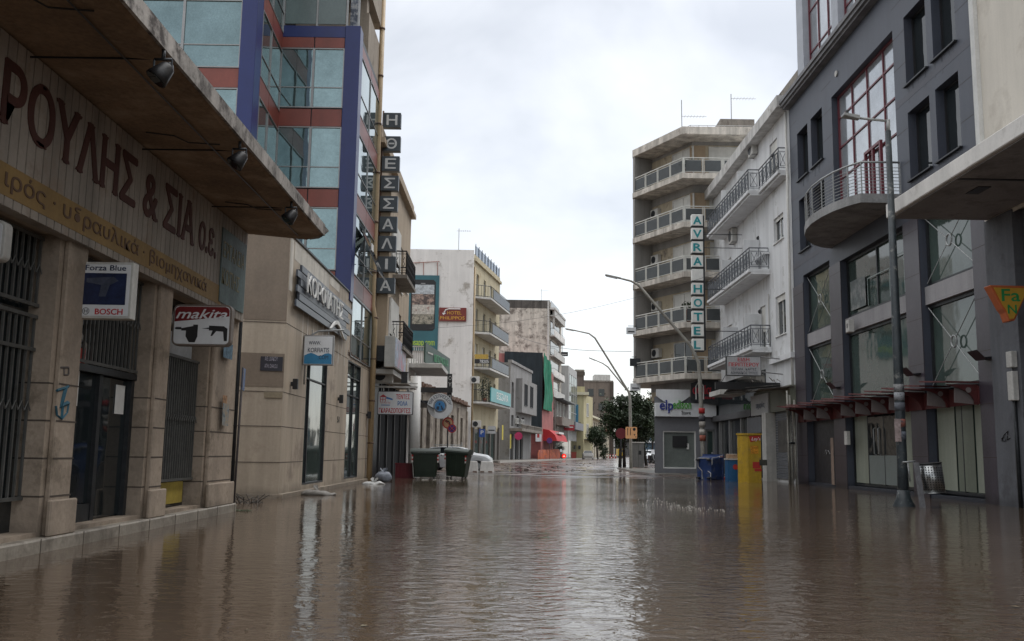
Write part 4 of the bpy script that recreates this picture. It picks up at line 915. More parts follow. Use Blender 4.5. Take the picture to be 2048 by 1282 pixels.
# upright shop between yellow and grey
yl_=mat('yellow_poster',(.5,.42,.05),.6)
for (px,py) in ((1003,862),(1019,880)):
    s,z=FY.at(px,py,.1); MB().box(FY,s-.35,s+.35,.21,.225,z-.9,z+.6).build('yellow_poster',yl_,gb)
s0,z0=FY.at(976,868,.9);s1,z1=FY.at(993,857,.9)
th=thing('shop_sign','small pale horizontal sign beside the blue parking sign','sign',FY.w(6,.3,2.5)); Fq=camfr(88); q0=YP(975,867,88); q1=YP(991,852,88); MB().box(Fq,q0.x,q1.x,-.1,0,q0.z,q1.z).build('board',signwhite,th); mb=MB(); mb.box(Fq,q0.x-1.2,q0.x,-.07,-.03,q0.z+.2,q0.z+.26); mb.build('bracket',alu,th); MB().box(Fq,q0.x+.08,q1.x-.08,.001,.006,q0.z+.25,q0.z+.35).build('lettering',metald,th)
# ------------------------------------------------------------ building wrapped in netting, pink hoarding
n0,n1=sl2(1082),sl2(1106); c=FY.w(n0,0,0); Fn=camfr(c.y)
pink=mat('pink_wall',(.36,.135,.125),.85,.15,.8,.25,.1,dirt=(.24,.10,.09),damt=.4,dscale=.7); pinkd=wetlow(mat('pink_hoarding',(.21,.06,.055),.8,.2,1,.2,.05),1.0,.8)
zt=YP(1082,706,c.y).z
t=thing('netted_building','building site wrapped in dark and green safety netting above a pink hoarding','building',c)
MB().prism([V3((c.x-9,c.y,-.1)),V3((c.x,c.y,-.1)),FY.w(n1,0,-.1),FY.w(n1,-9,-.1)],[V3((c.x-9,c.y,zt-.1)),V3((c.x,c.y,zt-.1)),FY.w(n1,0,zt-2.0),FY.w(n1,-9,zt-2.0)]).build('wall',pink,t)
netd=mat('netting_shaded',(.022,.030,.036),.9,.25,.7,.3,.3); netg=mat('netting_green_lit',(.013,.20,.11),.85,.3,.9,.35,.3)  # one net, its shaded front and lit street side put into two colours
def cloth(P00,P10,P01,P11,n,mm,amp,nrm,m,name,parent,seed=1):
    mb=MB(); I={}
    for j in range(mm+1):
        for i in range(n+1):
            u,v=i/n,j/mm; p=(P00*(1-u)+P10*u)*(1-v)+(P01*(1-u)+P11*u)*v
            p=p+nrm*amp*(noise.noise(V3((u*n*.35,v*1.5,seed)))+.5*noise.noise(V3((u*n*.9,v*4,seed+5))))
            I[i,j]=len(mb.v); mb.v.append(p)
    for j in range(mm):
        for i in range(n): mb.f.append([I[i,j],I[i+1,j],I[i+1,j+1],I[i,j+1]]); mb.mi.append(0); mb.sm.append(True)
    return mb.build(name,m,parent)
zl=YP(1082,866,c.y).z; xl=YP(1009,708,c.y).x
cloth(V3((xl,c.y-.35,zl)),V3((c.x+.1,c.y-.35,zl)),V3((xl,c.y-.35,zt+.1)),V3((c.x+.1,c.y-.35,zt)),30,20,.2,V3((0,-1,0)),netd,'shaded_netting',t)
zg=FY.at(1093,820,.4)[1]
cloth(FY.w(n0-.5,.35,zg),FY.w(n1-3.6,.35,zg),FY.w(n0-.5,.35,zt),FY.w(n1-4.8,.35,zt-.9),20,20,.35,FY.n,netg,'lit_green_netting',t,3)
mb=MB(); mb.box(Fn,YP(1054,900,c.y).x-2,c.x-.1,.05,.12,-.1,zl); mb.build('hoarding',pinkd,t)
onet=mat('orange_net',(.40,.095,.03),.8,.5,3,0,.2,dirt=(.22,.06,.05),damt=.6,dscale=1.6)
a=FY.w(n0-9,1.0,0); b_=FY.w(n1,1.0,0); cloth(V3((a.x,a.y,.05)),V3((b_.x,b_.y,.05)),V3((a.x,a.y,1.5)),V3((b_.x,b_.y,1.75)),40,3,.25,FY.n,onet,'orange_fence',t,9)
q0=YP(1071,883,c.y-.3); q1=YP(1083,864,c.y-.3); 
FF=camfr(c.y-.5); tt=MB().box(FF,q0.x,q1.x,0,.02,q0.z,q1.z).build('poster',signwhite,t); MB().box(FF,q0.x+.2,q0.x+.5,.021,.026,q0.z+.5,q1.z-.2).build('poster_print',redp,tt)
# ------------------------------------------------------------ tall weathered block behind
yw=n1+1.5; cw=FY.w(yw,0,0); Fw=camfr(cw.y)
weather=mat('weathered_wall',(.60,.56,.49),.9,.2,.5,.35,.3,dirt=(.16,.14,.12),damt=.42,dscale=.8)
zt=YP(1098,602,cw.y).z; xl=-8; xr=YP(1098,650,cw.y).x
yb_=24
t=thing('weathered_block','tall block with a blank stained and peeling side wall behind the safety netting','building',(xr,cw.y,0))
MB().prism([V3((xl,cw.y,0)),V3((xr,cw.y,0)),V3((xr+2.6,cw.y+14,0)),V3((xl,cw.y+14,0))],[V3((xl,cw.y,zt)),V3((xr,cw.y,zt)),V3((xr+2.6,cw.y+14,zt)),V3((xl,cw.y+14,zt))]).build('wall',weather,t)
MB().box(Fw,xl,xr+.1,-.2,.03,zt-1.1,zt+.1).build('parapet',mat('parapet_black',(.11,.10,.09),.9,.4,1,.5),t)
MB().box(Fw,xl,xr-2.5,.0,.04,7.5,10.6).build('pink_remains',mat('pink_stain',(.38,.25,.23),.9,.3,1,.4,0,dirt=(.35,.30,.26),damt=.6,dscale=.8),t)
MB().box(Fw,xr-.25,xr,.0,.1,0,zt).build('corner_trim',white_d,t)
Fb=Fr(xr,cw.y,r=(2.6,14))
for k in range(7):
    z=3.6+k*2.95
    s_=MB().slab(Fb,[(.6,.003),(.6,.75),(13,.75),(13,.003)],z-.2,z).build('balcony_slab',white_d,t)
    MB().box(Fb,.6,13,.70,.75,z+.0,z+.8).build('balcony_front',whitewall if k%2 else white_d,s_)
    mb=MB(); mb.tube([Fb.w(.7,.1,z+1),Fb.w(.7,.7,z+1),Fb.w(12.9,.7,z+1)],.03,4); mb.build('railing',metald,s_)
    MB().box(Fb,1.5,11,.004,.05,z+.1,z+2.3).build('balcony_door',dglass,t)
MB().slab(Fb,[(.0,0),(.6,.85),(13,.85),(13,0)],zt-1.2,zt-.9).build('roof_slab',white_d,t)
MB().box(Fb,.9,1.0,.4,.7,zt-4,zt-1.2).build('column',white_d,t)
# ------------------------------------------------------------ white modern office with tall glazing
m0=sl2(1136); cm_=FY.w(m0,0,0); m1=sl2(1153); zt=YP(1136,731,cm_.y).z; Fm=camfr(cm_.y); xl=YP(1112,800,cm_.y).x-3
t=thing('office_building','narrow white office with a tall strip of vertical glazing on its street side','building',cm_)
offw=mat('office_white',(.44,.44,.43),.7,.06,.5,.15,.05)
MB().prism([V3((xl,cm_.y,0)),cm_,FY.w(m1,0,0),FY.w(m1,-8,0)],[V3((xl,cm_.y,zt)),cm_+V3((0,0,zt)),FY.w(m1,0,zt),FY.w(m1,-8,zt)]).build('wall',offw,t)
for k in range(4):
    a=m0+.8+k*(m1-m0-1)/4; window(t,FY,(a,a+(m1-m0-1)/4-.25,6.3,zt-1.2),.004,offw,mglass,nx=1,nz=5,fw=.1,d=.1)
MB().box(FY,m0,m1,.0,1.2,5.0,6.2).build('balcony',mat('grey_balcony',(.2,.2,.22),.7,.2),t)
MB().box(FY,m0+.3,m1-.3,.003,.05,.2,3.2).build('shop_front',dglass,t)
mb=MB(); a=YP(1125,728,cm_.y); mb.tube([a,V3((a.x,a.y,a.z+8))],.04,4); mb.build('antenna',alu,t)
# dilapidated balcony house in front of it
h0,h1=sl2(1110),m0-.1
t=thing('balcony_house','narrow old house with a lean to roof and hanging balcony above the red awning','building',FY.w(h0,0,0))
MB().box(FY,h0,h1,-6,0,-.1,9.2).build('wall',mat('old_grey',(.24,.22,.20),.9,.25,.8,.4,.2,dirt=(.1,.09,.08),damt=.5),t)
MB().slab(FY,[(h0,.01),(h0,1.2),(h1,1.2),(h1,.01)],8.9,9.1).build('roof',metald,t)
MB().box(FY,h0+.5,h1-.5,.003,1.0,5.2,6.4).build('balcony',concrete,t)
for a,z,b_ in ((h0+1.5,6.6,8.7),(h0+5,6.6,8.7),(h0+9,6.6,8.7),(h0+2,3.6,5.0)): window(t,FY,(a,a+1.4,z,b_),.004,white_d,dglass,nx=2,fw=.1)
MB().box(FY,h0+.3,h1-.3,.003,.06,.1,3.0).build('shop_front',dglass,t)
# red awning and red sign
t=thing('awning','bright red scalloped shop awning with white lettering','awning',FY.w(h0,0,3)); ra=mat('awning_red',(.42,.02,.025),.7,.15,1)
a0=sl2(1107,880,1.4); a1=a0+11
mb=MB(); w=FY.w
for k in range(10):
    s0=a0+k*(a1-a0)/10; s1=a0+(k+1)*(a1-a0)/10
    P=[(.0,4.3),(.8,4.15),(1.6,3.5),(1.9,2.75)]
    for (o0,z0),(o1,z1) in zip(P,P[1:]): mb.prism([w(s0,o0,z0),w(s1,o0,z0),w(s1,o1,z1),w(s0,o1,z1)],[w(s0,o0,z0+.03),w(s1,o0,z0+.03),w(s1,o1,z1+.03),w(s0,o1,z1+.03)])
mb.prism([w(a0,0,2.75),w(a0,0,4.3),w(a0,.8,4.15),w(a0,1.6,3.5),w(a0,1.9,2.75)],[w(a0-.03,0,2.75),w(a0-.03,0,4.3),w(a0-.03,.8,4.15),w(a0-.03,1.6,3.5),w(a0-.03,1.9,2.75)])
mb.build('canvas',ra,t); Fa=camfr(w(a0,0,0).y-.2)
mb=MB(); mb.box(FY,a0+3,a0+8,1.2,1.75,3.75,4.0); mb.build('stripe',white,t)
t=thing('shop_sign','red rectangular projecting sign above the red awning','sign',FY.w(h0+7,1,4.8)); yb=FY.w(h0+9,0,0).y; Fq=camfr(yb); q0=YP(1128,861,yb); q1=YP(1149,850,yb); MB().box(Fq,q0.x,q1.x,-.15,0,q0.z,q1.z).build('board',mat('sign_crimson',(.33,.02,.03),.5),t); MB().box(Fq,q0.x+.2,q1.x-.2,.001,.01,q0.z+.45,q0.z+.6).build('lettering',white,t); MB().box(Fq,q0.x-.8,q0.x,-.1,-.06,q0.z+.4,q0.z+.46).build('bracket',alu,t)
yb=FY.w(m1-1,0,0).y; Fq=camfr(yb); q0=YP(1148,845,yb); q1=YP(1157,809,yb); t=thing('banner','tall narrow teal banner sign fixed to the white office','banner',(q0.x,yb,q0.z)); MB().box(Fq,q0.x,q1.x,-.12,0,q0.z,q1.z).build('panel',mat('banner_teal',(.03,.15,.24),.5,.15),t); MB().box(Fq,q0.x-.4,q0.x,-.08,-.04,q1.z-.4,q1.z-.3).build('bracket',alu,t)
# ------------------------------------------------------------ pale yellow corner house, cream house, blocks behind
v0=m1+.3; cv=FY.w(v0,0,0); yb=cv.y; zt=YP(1160,790,yb).z; x0=YP(1153,850,yb).x-4; x1=YP(1167,850,yb).x
t=thing('corner_house','pale yellow corner house with a white cornice, beyond the red awning','building',(x1,yb,0)); py_=mat('plaster_lemon',(.50,.45,.27),.85,.08,.7,.2,.05); Fv=camfr(yb)
MB().prism([V3((x0,yb,0)),V3((x1,yb,0)),V3((x1+2.2,yb+7,0)),V3((x0,yb+7,0))],[V3((x0,yb,zt)),V3((x1,yb,zt)),V3((x1+2.2,yb+7,zt)),V3((x0,yb+7,zt))]).build('wall',py_,t)
MB().box(Fv,x0,x1+.9,-7,.5,zt,zt+.5).build('cornice',mat('cornice_cream',(.58,.54,.40),.8,.08),t); MB().box(Fv,x0,x1+.2,-6.5,-.2,zt+.5,zt+1.5).build('parapet',py_,t)
Fv2=Fr(x1,yb,r=(2.2,7))
for z in (4.0,7.6): window(t,Fv2,(2.2,3.8,z,z+2.4),.004,white_d,dglass,nx=2,fw=.12)
for z in (1.8,5.8): window(t,Fv,(x1-1.0,x1-.4,z,z+.8),.004,py_,dglass,nx=1,fw=.08)
MB().slab(Fv2,[(.5,.003),(.5,1.3),(6,1.3),(6,.003)],3.5,3.7).build('balcony_slab',concrete,t)
yc=yb+9; Fc2=Fr(YP(1170,860,yc).x,yc,r=(7.5,40)); zt=YP(1175,832,yc).z
t=thing('cream_house','long cream house with a row of tall windows behind the small tree','building',Fc2.w(0,0,0)); cr_=mat('plaster_pale_cream',(.52,.46,.36),.85,.08,.7,.25,.05)
ops=[(4+k*4.2,6.2+k*4.2,4.4,7.4) for k in range(8)]+[(4+k*4.2,6.4+k*4.2,.3,3.2) for k in range(8)]
mb=MB(); wallgrid(mb,Fc2,0,40,-.1,zt,ops,0,.4); w=Fc2.w; mb.face([w(0,-.4,0),w(40,-.4,0),w(40,-.4,zt),w(0,-.4,zt)]); mb.face([w(0,0,0),w(0,0,zt),w(0,-8,zt),w(0,-8,0)]); mb.build('wall',cr_,t)
for q in ops: window(t,Fc2,q,-.38,white_d,dglass,nx=2,fw=.15)
MB().slab(Fc2,[(-.5,-8),(-.5,.9),(40,.9),(40,-8)],zt,zt+.35).build('roof',MATS['cornice_cream'],t)
def block(name,label,a,b_,y,m,depth=12,ztop=None,parts=True,zbot=0):
    q0=YP(*a,y); q1=YP(*b_,y); F=camfr(y); x0,x1=min(q0.x,q1.x),max(q0.x,q1.x); z1=max(q0.z,q1.z)
    t=thing(name,label,'building',((x0+x1)/2,y,0)); MB().box(F,x0,x1,-depth,0,zbot,z1).build('wall',m,t); MB().box(F,x0-.1,x1+.1,-depth,.15,z1,z1+.4).build('parapet',concrete,t)
    return t,F,x0,x1,z1
brown=mat('block_brown',(.20,.165,.135),.9,.2,.3,.35,.1,dirt=(.12,.10,.085),damt=.5,dscale=.15)
t,F,x0,x1,z1=block('brown_block','large dull brown block with a dark vertical seam rising behind the cream house',(1168,900),(1226,764),262,brown,20)
MB().box(F,x0+7.2,x0+8.2,0,.2,0,z1).build('dark_seam',joint_m,t)
MB().box(F,x0+3,x0+7.5,-8,-2,z1+.4,z1+2.2).build('stair_tower',white_d,t)
for k in range(3):
    for j in range(2): MB().box(F,x0+1+j*3,x0+2.6+j*3,.003,.1,z1-4-k*4,z1-2-k*4).build('window',dglass,t)
t,F,x0,x1,z1=block('dark_block','narrow dark brown upper block just right of the white office',(1150,900),(1168,743),200,mat('block_dark',(.12,.095,.085),.9,.2,.4,.4),14)
MB().box(F,x0,x1+.2,0,.2,z1-.9,z1-.1).build('band',joint_m,t)
t,F,x0,x1,z1=block('far_house','far white house wall closing the street on the left',(1204,900),(1229,852),290,whitewall,12)
for k in range(3): MB().box(F,x0+.6+k*1.1,x0+1.2+k*1.1,.003,.1,z1-5,z1-3).build('window',dglass,t)
t,F,x0,x1,z1=block('far_house','low far house with a red tiled roof behind the small tree',(1204,900),(1218,866),255,cr_,10)
MB().prism([V3((x0-.5,254.5,z1)),V3((x1+.5,254.5,z1)),V3((x1+.5,265,z1)),V3((x0-.5,265,z1))],[V3((x0+.5,257,z1+1.6)),V3((x1-.5,257,z1+1.6)),V3((x1-.5,263,z1+1.6)),V3((x0+.5,263,z1+1.6))]).build('roof',mat('roof_tile',(.16,.06,.04),.9,.3),t)
t,F,x0,x1,z1=block('far_house','distant shadowed building closing the end of the street',(1222,900),(1262,868),330,mat('far_shadow_dark',(.09,.085,.085),.9,.4,.4),12)  # stand-in block; far trees and shadow are put into its dark colour
for k in range(5): MB().box(F,x0+.8+k*1.3,x0+1.5+k*1.3,.003,.1,1,z1-1.2).build('window',dglass,t)
# far pavement, kerb, left
mb=MB(); mb.slab(FY,[(1,-1),(1,2.3),(150,2.3),(150,-1)],-.2,.40); tag(mb.build('pavement',mat('pavement_grey',(.15,.14,.125),.35,.3,.8,0,.2,dirt=(.09,.07,.055),damt=.4)),None,None,kind='structure')
mb=MB(); mb.slab(FY,[(1,2.301),(1,2.5),(150,2.5),(150,2.301)],-.2,.42); tag(mb.build('kerb',mat('kerb_pale',(.36,.34,.31),.5,.15,3)),None,None,kind='structure')
# ============================================================ RIGHT SIDE
FX=12.55; FR=Fr(FX,0,r=(0,-1))       # s = -y
def RQ(y0,y1,z0,z1): return (-y1,-y0,z0,z1)
dstone=wetlow(mat('slate_cladding',(.052,.060,.082),.5,.14,.6,.15,.1,dirt=(.052,.056,.075),damt=.3,dscale=.9),.3,.6)
dpur=wetlow(mat('slate_purple',(.050,.042,.055),.35,.25,.8,.2,.1),.3,.6)
shopg=glass('shop_glass',(.055,.08,.07),0,.05)
ops=[RQ(29.7,35.7,9.65,15.3)]+[RQ(a,b_,c,d) for a,b_ in ((25.4,26.85),(27.25,28.8)) for c,d in ((12.98,15.3),(9.85,12.08))]+[RQ(a,b_,c,d) for a,b_ in ((36.85,38.3),(38.75,40.2)) for c,d in ((13.18,15.35),(9.98,12.3))]
low=[RQ(36.55,39.9,.1,8.9),RQ(29.5,35.3,.12,8.6),RQ(25.1,28.4,.1,8.6)]
db=building('dark_office_block','dark slate clad office block with a curved balcony, red barred window and red sawtooth awning',FR,-41.3,-24.3,16.9,12,dstone,ops+low,t=.35)
# lower cladding of darker stone on piers
mb=MB()
for a,b_ in ((24.3,25.1),(28.4,29.5),(35.3,36.55),(39.9,41.3)): mb.box(FR,-b_,-a,.003,.03,-.2,8.6)
mb.build('pier_cladding',dpur,db)
mb=MB()
for z in (1.2,2.6,4.0,5.4,6.8,8.2): 
    for a,b_ in ((24.3,25.1),(28.4,29.5),(35.3,36.55),(39.9,41.3)): mb.box(FR,-b_,-a,.031,.033,z,z+.012)
for z in (9.4,10.5,11.6,12.7,13.8,14.9,16): 
    for a,b_ in ((24.3,25.4),(28.8,29.7),(35.7,36.85),(40.2,41.3)): mb.box(FR,-b_,-a,.001,.003,z,z+.012)
mb.build('cladding_joint',joint_m,db)
mb=MB(); mb.box(FR,-41.35,-24.3,-.2,.28,16.9,17.0); mb.box(FR,-41.35,-24.3,-.2,.38,17.0,17.14); mb.box(FR,-41.35,-24.3,-.2,.45,17.14,17.3); mb.build('cornice',mat('cornice_grey',(.20,.20,.21),.7,.15,1,.35),db)
for q in ops[1:]: window(db,FR,q,-.33,black,dglass,nx=1,fw=.07,d=.07,sill=.10,smat=metald)
# red mullion window
rm=mat('mullion_red',(.13,.022,.032),.45,.1); greyg=glass('glass_pale',(.42,.45,.48),.5,.08,.01)
q=ops[0]; W_=window(db,FR,q,-.33,rm,greyg,nx=4,zs=[q[2]+2.3,q[2]+3.55,q[2]+4.75],fw=.08,d=.1)
mb=MB(); a,b_=-32.9,-31.4; mb.box(FR,a,a+.1,-.22,-.12,9.66,12.0); mb.box(FR,b_-.1,b_,-.22,-.12,9.66,12.0); mb.box(FR,a,b_,-.22,-.12,12.0,12.1); mb.box(FR,(a+b_)/2-.05,(a+b_)/2+.05,-.22,-.13,9.66,12.0); mb.build('balcony_door',rm,W_)
mb=MB(); bnd=mat('slate_band',(.050,.052,.070),.5,.12,.8,.15)
for z in (12.5,9.42):
    for a,b_ in ((24.3,29.69),(35.71,41.3)): mb.box(FR,-b_,-a,.001,.0045,z,z+.22)
mb.build('dark_course',bnd,db)
mb=MB(); mb.disc(FR.w(-35.0,0,16.0),FR.n,.12,.05,12); mb.build('camera_dome',white_d,db)
# attic storey set back, white columns and red barred glass
FA=Fr(FX+.55,0,r=(0,-1)); att=mat('attic_white',(.36,.38,.42),.6,.08)
mb=MB(); mb.box(FA,-41.2,-24.3,-11,-.3,16.9,27); mb.build('attic_core',metald,db)
e=0
ys_=[41.2,36.6,32.4,28.2,24.3]
mb=MB()
for k,y in enumerate(ys_): mb.box(FA,-y,-y+(.9 if k==0 else .75),-.3,.12,16.9,27)
mb.build('attic_column',att,db)
for a,b_ in zip(ys_,ys_[1:]): window(db,FA,(-a+(.9 if a==41.2 else .75),-b_,17.2,27),-.25,rm,greyg,nx=3,nz=5,fw=.08,d=.1)
# curved balcony
bp_=[(29.5,0.003),(29.5,1.35),(30.0,1.62),(30.7,1.85),(31.5,1.98),(32.4,2.02),(33.3,1.93),(34.2,1.7),(35.0,1.35),(35.7,.9),(36.2,.4),(36.35,.003)]
sb_=MB().slab(FR,[(-y,o) for y,o in bp_],9.32,9.62).build('balcony_slab',mat('slab_grey',(.30,.30,.30),.8,.2,1,.3,.1,dirt=(.14,.14,.14),damt=.25),db)
mb=MB(); P=[FR.w(-y,max(.04,o-.06),0) for y,o in bp_]
for z in (1.05,): mb.tube([p+V3((0,0,9.62+z)) for p in P],.035,6)
for k in range(8): mb.tube([p+V3((0,0,9.72+k*.11)) for p in P],.012,4)
for i,p in enumerate(P): mb.tube([p+V3((0,0,9.6)),p+V3((0,0,10.67))],.022,5)
mb.build('railing',galv,sb_)
ac_unit(Fr(FX-.5,0,r=(0,-1)),-32.6,.0,9.66,.8,.55,'pale air conditioner standing on the floor of the curved balcony')
# glazing of the ground and mezzanine
for i,q in enumerate(low):
    a,b_=q[0],q[1]
    f=window(db,FR,(a,b_,6.36,q[3]),-.32,metald,shopg,nx=1 if i!=1 else 2,fw=.1,d=.1)
    MB().box(FR,a+.01,b_-.01,-.34,-.1,5.8,6.35).build('band',mat('band_pale',(.30,.29,.30),.6,.1,1,.2),db)
    f=window(db,FR,(a,b_,3.2,5.79),-.32,metald,shopg,nx=1,fw=.1,d=.1)
    if i!=1:
        for z0,z1 in ((6.45,q[3]-.1),(3.3,5.7)):
            mb=MB(); c=FR.w((a+b_)/2,-.14,(z0+z1)/2)
            for s,z in ((a+.12,z0),(a+.12,z1),(b_-.12,z0),(b_-.12,z1)): 
                d=(FR.w(s,-.14,z)-c).normalized(); mb.tube([c+d*.17,FR.w(s,-.14,z)],.014,5)
            n=18; mb.tube([c+(FR.r*math.cos(k*2*math.pi/n)+V3((0,0,1))*math.sin(k*2*math.pi/n))*.17 for k in range(n+1)],.028,5); mb.build('cross_brace',galv,db)
# interior things seen on the upper glass (C bay)
q=low[1]
MB().box(FR,-34.9,-33.4,-.195,-.19,6.6,7.7).build('window_poster',mat('poster_grey',(.11,.13,.13),.6,.4,3,0,0,dirt=(.26,.27,.26),damt=.4,dscale=2),db)
mb=MB()
for a,b_,c,d in ((-33.2,-31.2,6.55,7.5),(-31.0,-30.0,6.5,7.8)):
    mb.box(FR,a,b_,-.19,-.186,d,d+.04); mb.box(FR,a,a+.04,-.19,-.186,c,d); mb.box(FR,b_-.04,b_,-.19,-.186,c,d)
mb.build('display_frame',mat('display_pale',(.28,.34,.33),.5),db)
# ground level: shutters, doors, curtains
MB().box(FR,low[0][0],low[0][1],-.33,-.25,.1,3.19).build('graffiti_door',mat('door_black',(.028,.026,.03),.5,.6,4,.4,.1),db)
MB().tube([FR.w(-38.6,-.24,1.3),FR.w(-38.4,-.24,1.45),FR.w(-38.3,-.24,1.25),FR.w(-38.1,-.24,1.42),FR.w(-37.9,-.24,1.28),FR.w(-37.7,-.24,1.36)],.015,4).build('graffiti',mat('graffiti_white',(.3,.3,.3),.8),db)
cur=mat('curtain_pale',(.27,.29,.235),.6,.08,.6,.2,0); q=low[1]
f=window(db,FR,(q[0],q[1],.15,3.15),-.32,metald,shopg,nx=4,fw=.07,d=.08,name='shop_window')
MB().box(FR,-35.1,-33.9,-.258,-.25,.25,3.05).build('curtain',cur,f)
MB().box(FR,-33.8,-31.4,-.258,-.25,1.25,3.05).build('dark_glass',dglass,f)
MB().box(FR,-33.8,-31.4,-.257,-.25,.25,1.24).build('frosted_glass',mat('frosted',(.17,.20,.195),.35,.1),f)
MB().box(FR,-31.2,-29.7,-.258,-.25,.25,3.05).build('curtain',cur,f)
mb=MB()
for s in (-33.0,-32.6): mb.tube([FR.w(s,-.2,1.25),FR.w(s,-.13,1.3),FR.w(s,-.13,2.15),FR.w(s,-.2,2.2)],.02,6)
mb.build('door_handle',galv,f)
q=low[2]; f=window(db,FR,(q[0],q[1],.15,3.15),-.32,metald,shopg,nx=2,fw=.07,d=.08,name='shop_window')
for a,b_ in ((-28.3,-27.2),(-26.0,-25.2)): MB().box(FR,a,b_,-.258,-.25,.25,3.05).build('curtain',cur,f)
MB().box(FR,-27.1,-26.1,-.258,-.25,.25,3.05).build('inner_panel',mat('curtain_green',(.16,.18,.14),.4,.15,.6,.2,0),f)
random.seed(31); mb=MB()
for (a,b_,z) in ((25.4,26.85,9.8),(27.25,28.8,9.8),(25.4,26.85,12.9),(27.25,28.8,12.9),(36.85,38.3,13.1),(38.75,40.2,13.1),(36.85,38.3,9.9),(38.75,40.2,9.9)):
    for k in range(7):
        s=-random.uniform(a,b_); mb.box(FR,s,s+random.uniform(.02,.06),.0015,.003,z-random.uniform(.2,.55),z-.02)
mb.build('drip_stain',mat('drip_pale',(.105,.112,.13),.8,.3,5),db)
mb=MB()
for k in range(60):
    s=-random.uniform(42,57.5); z=random.choice((16.95,13.85,9.9,6.1,12.9,9.2)); mb.box(FR,s,s+random.uniform(.02,.07),.0015,.003,z-random.uniform(.3,1.0),z)
hotel_drips=mb
# red sawtooth awning
t=thing('awning','dark red metal awning of stepped brackets with round holes along the slate building','awning',FR.w(-33,0,2.8))
rdk=mat('awning_dark_red',(.10,.018,.018),.65,.25,2,.2); pale=mat('bracket_pale',(.20,.17,.165),.5,.1)
units=[(25.1,26.75,1),(26.75,28.4,1),(28.4,29.5,0),(29.5,30.95,1),(30.95,32.4,1),(32.4,33.85,1),(33.85,35.3,1),(35.3,36.55,0),(36.55,38.2,1),(38.2,39.9,1),(39.9,41.2,0)]
for (y,y2,hole) in units:
    MB().prism([FR.w(-y2,.02,3.30),FR.w(-y2,.92,3.30),FR.w(-y,.92,3.18),FR.w(-y,.02,3.18)],[FR.w(-y2,.02,3.34),FR.w(-y2,.92,3.34),FR.w(-y,.92,3.22),FR.w(-y,.02,3.22)]).build('awning_sheet',rdk,t)
    pts=[(.90,3.14),(.04,3.14),(.04,2.6)]+[(.12+.78*(1-math.cos(R(i*15))),2.6+.5*math.sin(R(i*15))) for i in range(6)]
    br=MB().prism([FR.w(-y-.06,o,z) for o,z in pts],[FR.w(-y-.12,o,z) for o,z in pts]).build('bracket',rdk,t)
    if hole:
        MB().disc(FR.w(-y-.055,.30,2.99),FR.r,.075,.006,14).build('bracket_hole',pale,br)
        MB().prism([FR.w(-y-.2,o,z) for o,z in ((.1,2.62),(.62,2.66),(.6,3.1),(.1,3.1))],[FR.w(-y-.22,o,z) for o,z in ((.1,2.62),(.62,2.66),(.6,3.1),(.1,3.1))]).build('pale_panel',pale,t)
mb=MB(); mb.box(FR,-41,-25.1,.0,.06,2.62,3.1); mb.build('back_rail',rdk,t)
# wing shaped floodlights
for (px,py,o,lb) in ((1955,712,.35,'black wing shaped floodlight nearest the camera on the slate wall'),(1815,745,.35,'black wing shaped floodlight just behind the dark lamp post'),(1663,772,.3,'black wing shaped floodlight farthest along the slate wall')):
    s,z=FR.at(px,py,o); t=thing('floodlight',lb,'floodlight',FR.w(s,0,z),'wing shaped floodlights on the slate wall')
    mb=MB(); mb.prism([FR.w(s-.3,o+.1,z+.1),FR.w(s+.25,o+.1,z+.1),FR.w(s+.25,o-.1,z-.10),FR.w(s-.3,o-.1,z-.10)],[FR.w(s-.3,o+.13,z+.14),FR.w(s+.25,o+.13,z+.14),FR.w(s+.25,o-.07,z-.06),FR.w(s-.3,o-.07,z-.06)]); mb.prism([FR.w(s-.3,o-.1,z-.10),FR.w(s+.25,o-.1,z-.10),FR.w(s+.2,o-.33,z-.07),FR.w(s-.25,o-.33,z-.07)],[FR.w(s-.3,o-.07,z-.05),FR.w(s+.25,o-.07,z-.05),FR.w(s+.2,o-.33,z-.02),FR.w(s-.25,o-.33,z-.02)]); mb.build('hood',black,t)
    MB().tube([FR.w(s,0,z-.05),FR.w(s,o-.3,z-.05)],.03,5).build('arm',metald,t)
s,z=FR.at(1697,653,.2); t=thing('alarm_box','small white alarm box on the slate wall left of the mezzanine window','box',FR.w(s,0,z)); MB().box(FR,s-.16,s+.16,.035,.25,z-.22,z+.24).build('case',white_d,t,bevel=.02); MB().box(FR,s-.05,s+.05,.251,.256,z-.05,z+.1).build('marking',metald,t)
tag(MB().box(FR,*(lambda r:(r[0]-.15,r[0]+.15,.035,.15,r[1]-.25,r[1]+.25))(FR.at(1694,876,.1))).build('junction_box',white_d),'small pale box low on the slate wall beside the glass doors','box')
s,z=FR.at(1665,930,.04); t=MB().box(FR,s-.16,s+.16,.034,.04,.1,1.9).build('figure_poster',mat('poster_peach',(.25,.18,.14),.7,.2,2,0,0,dirt=(.12,.09,.08),damt=.25,dscale=2),db)
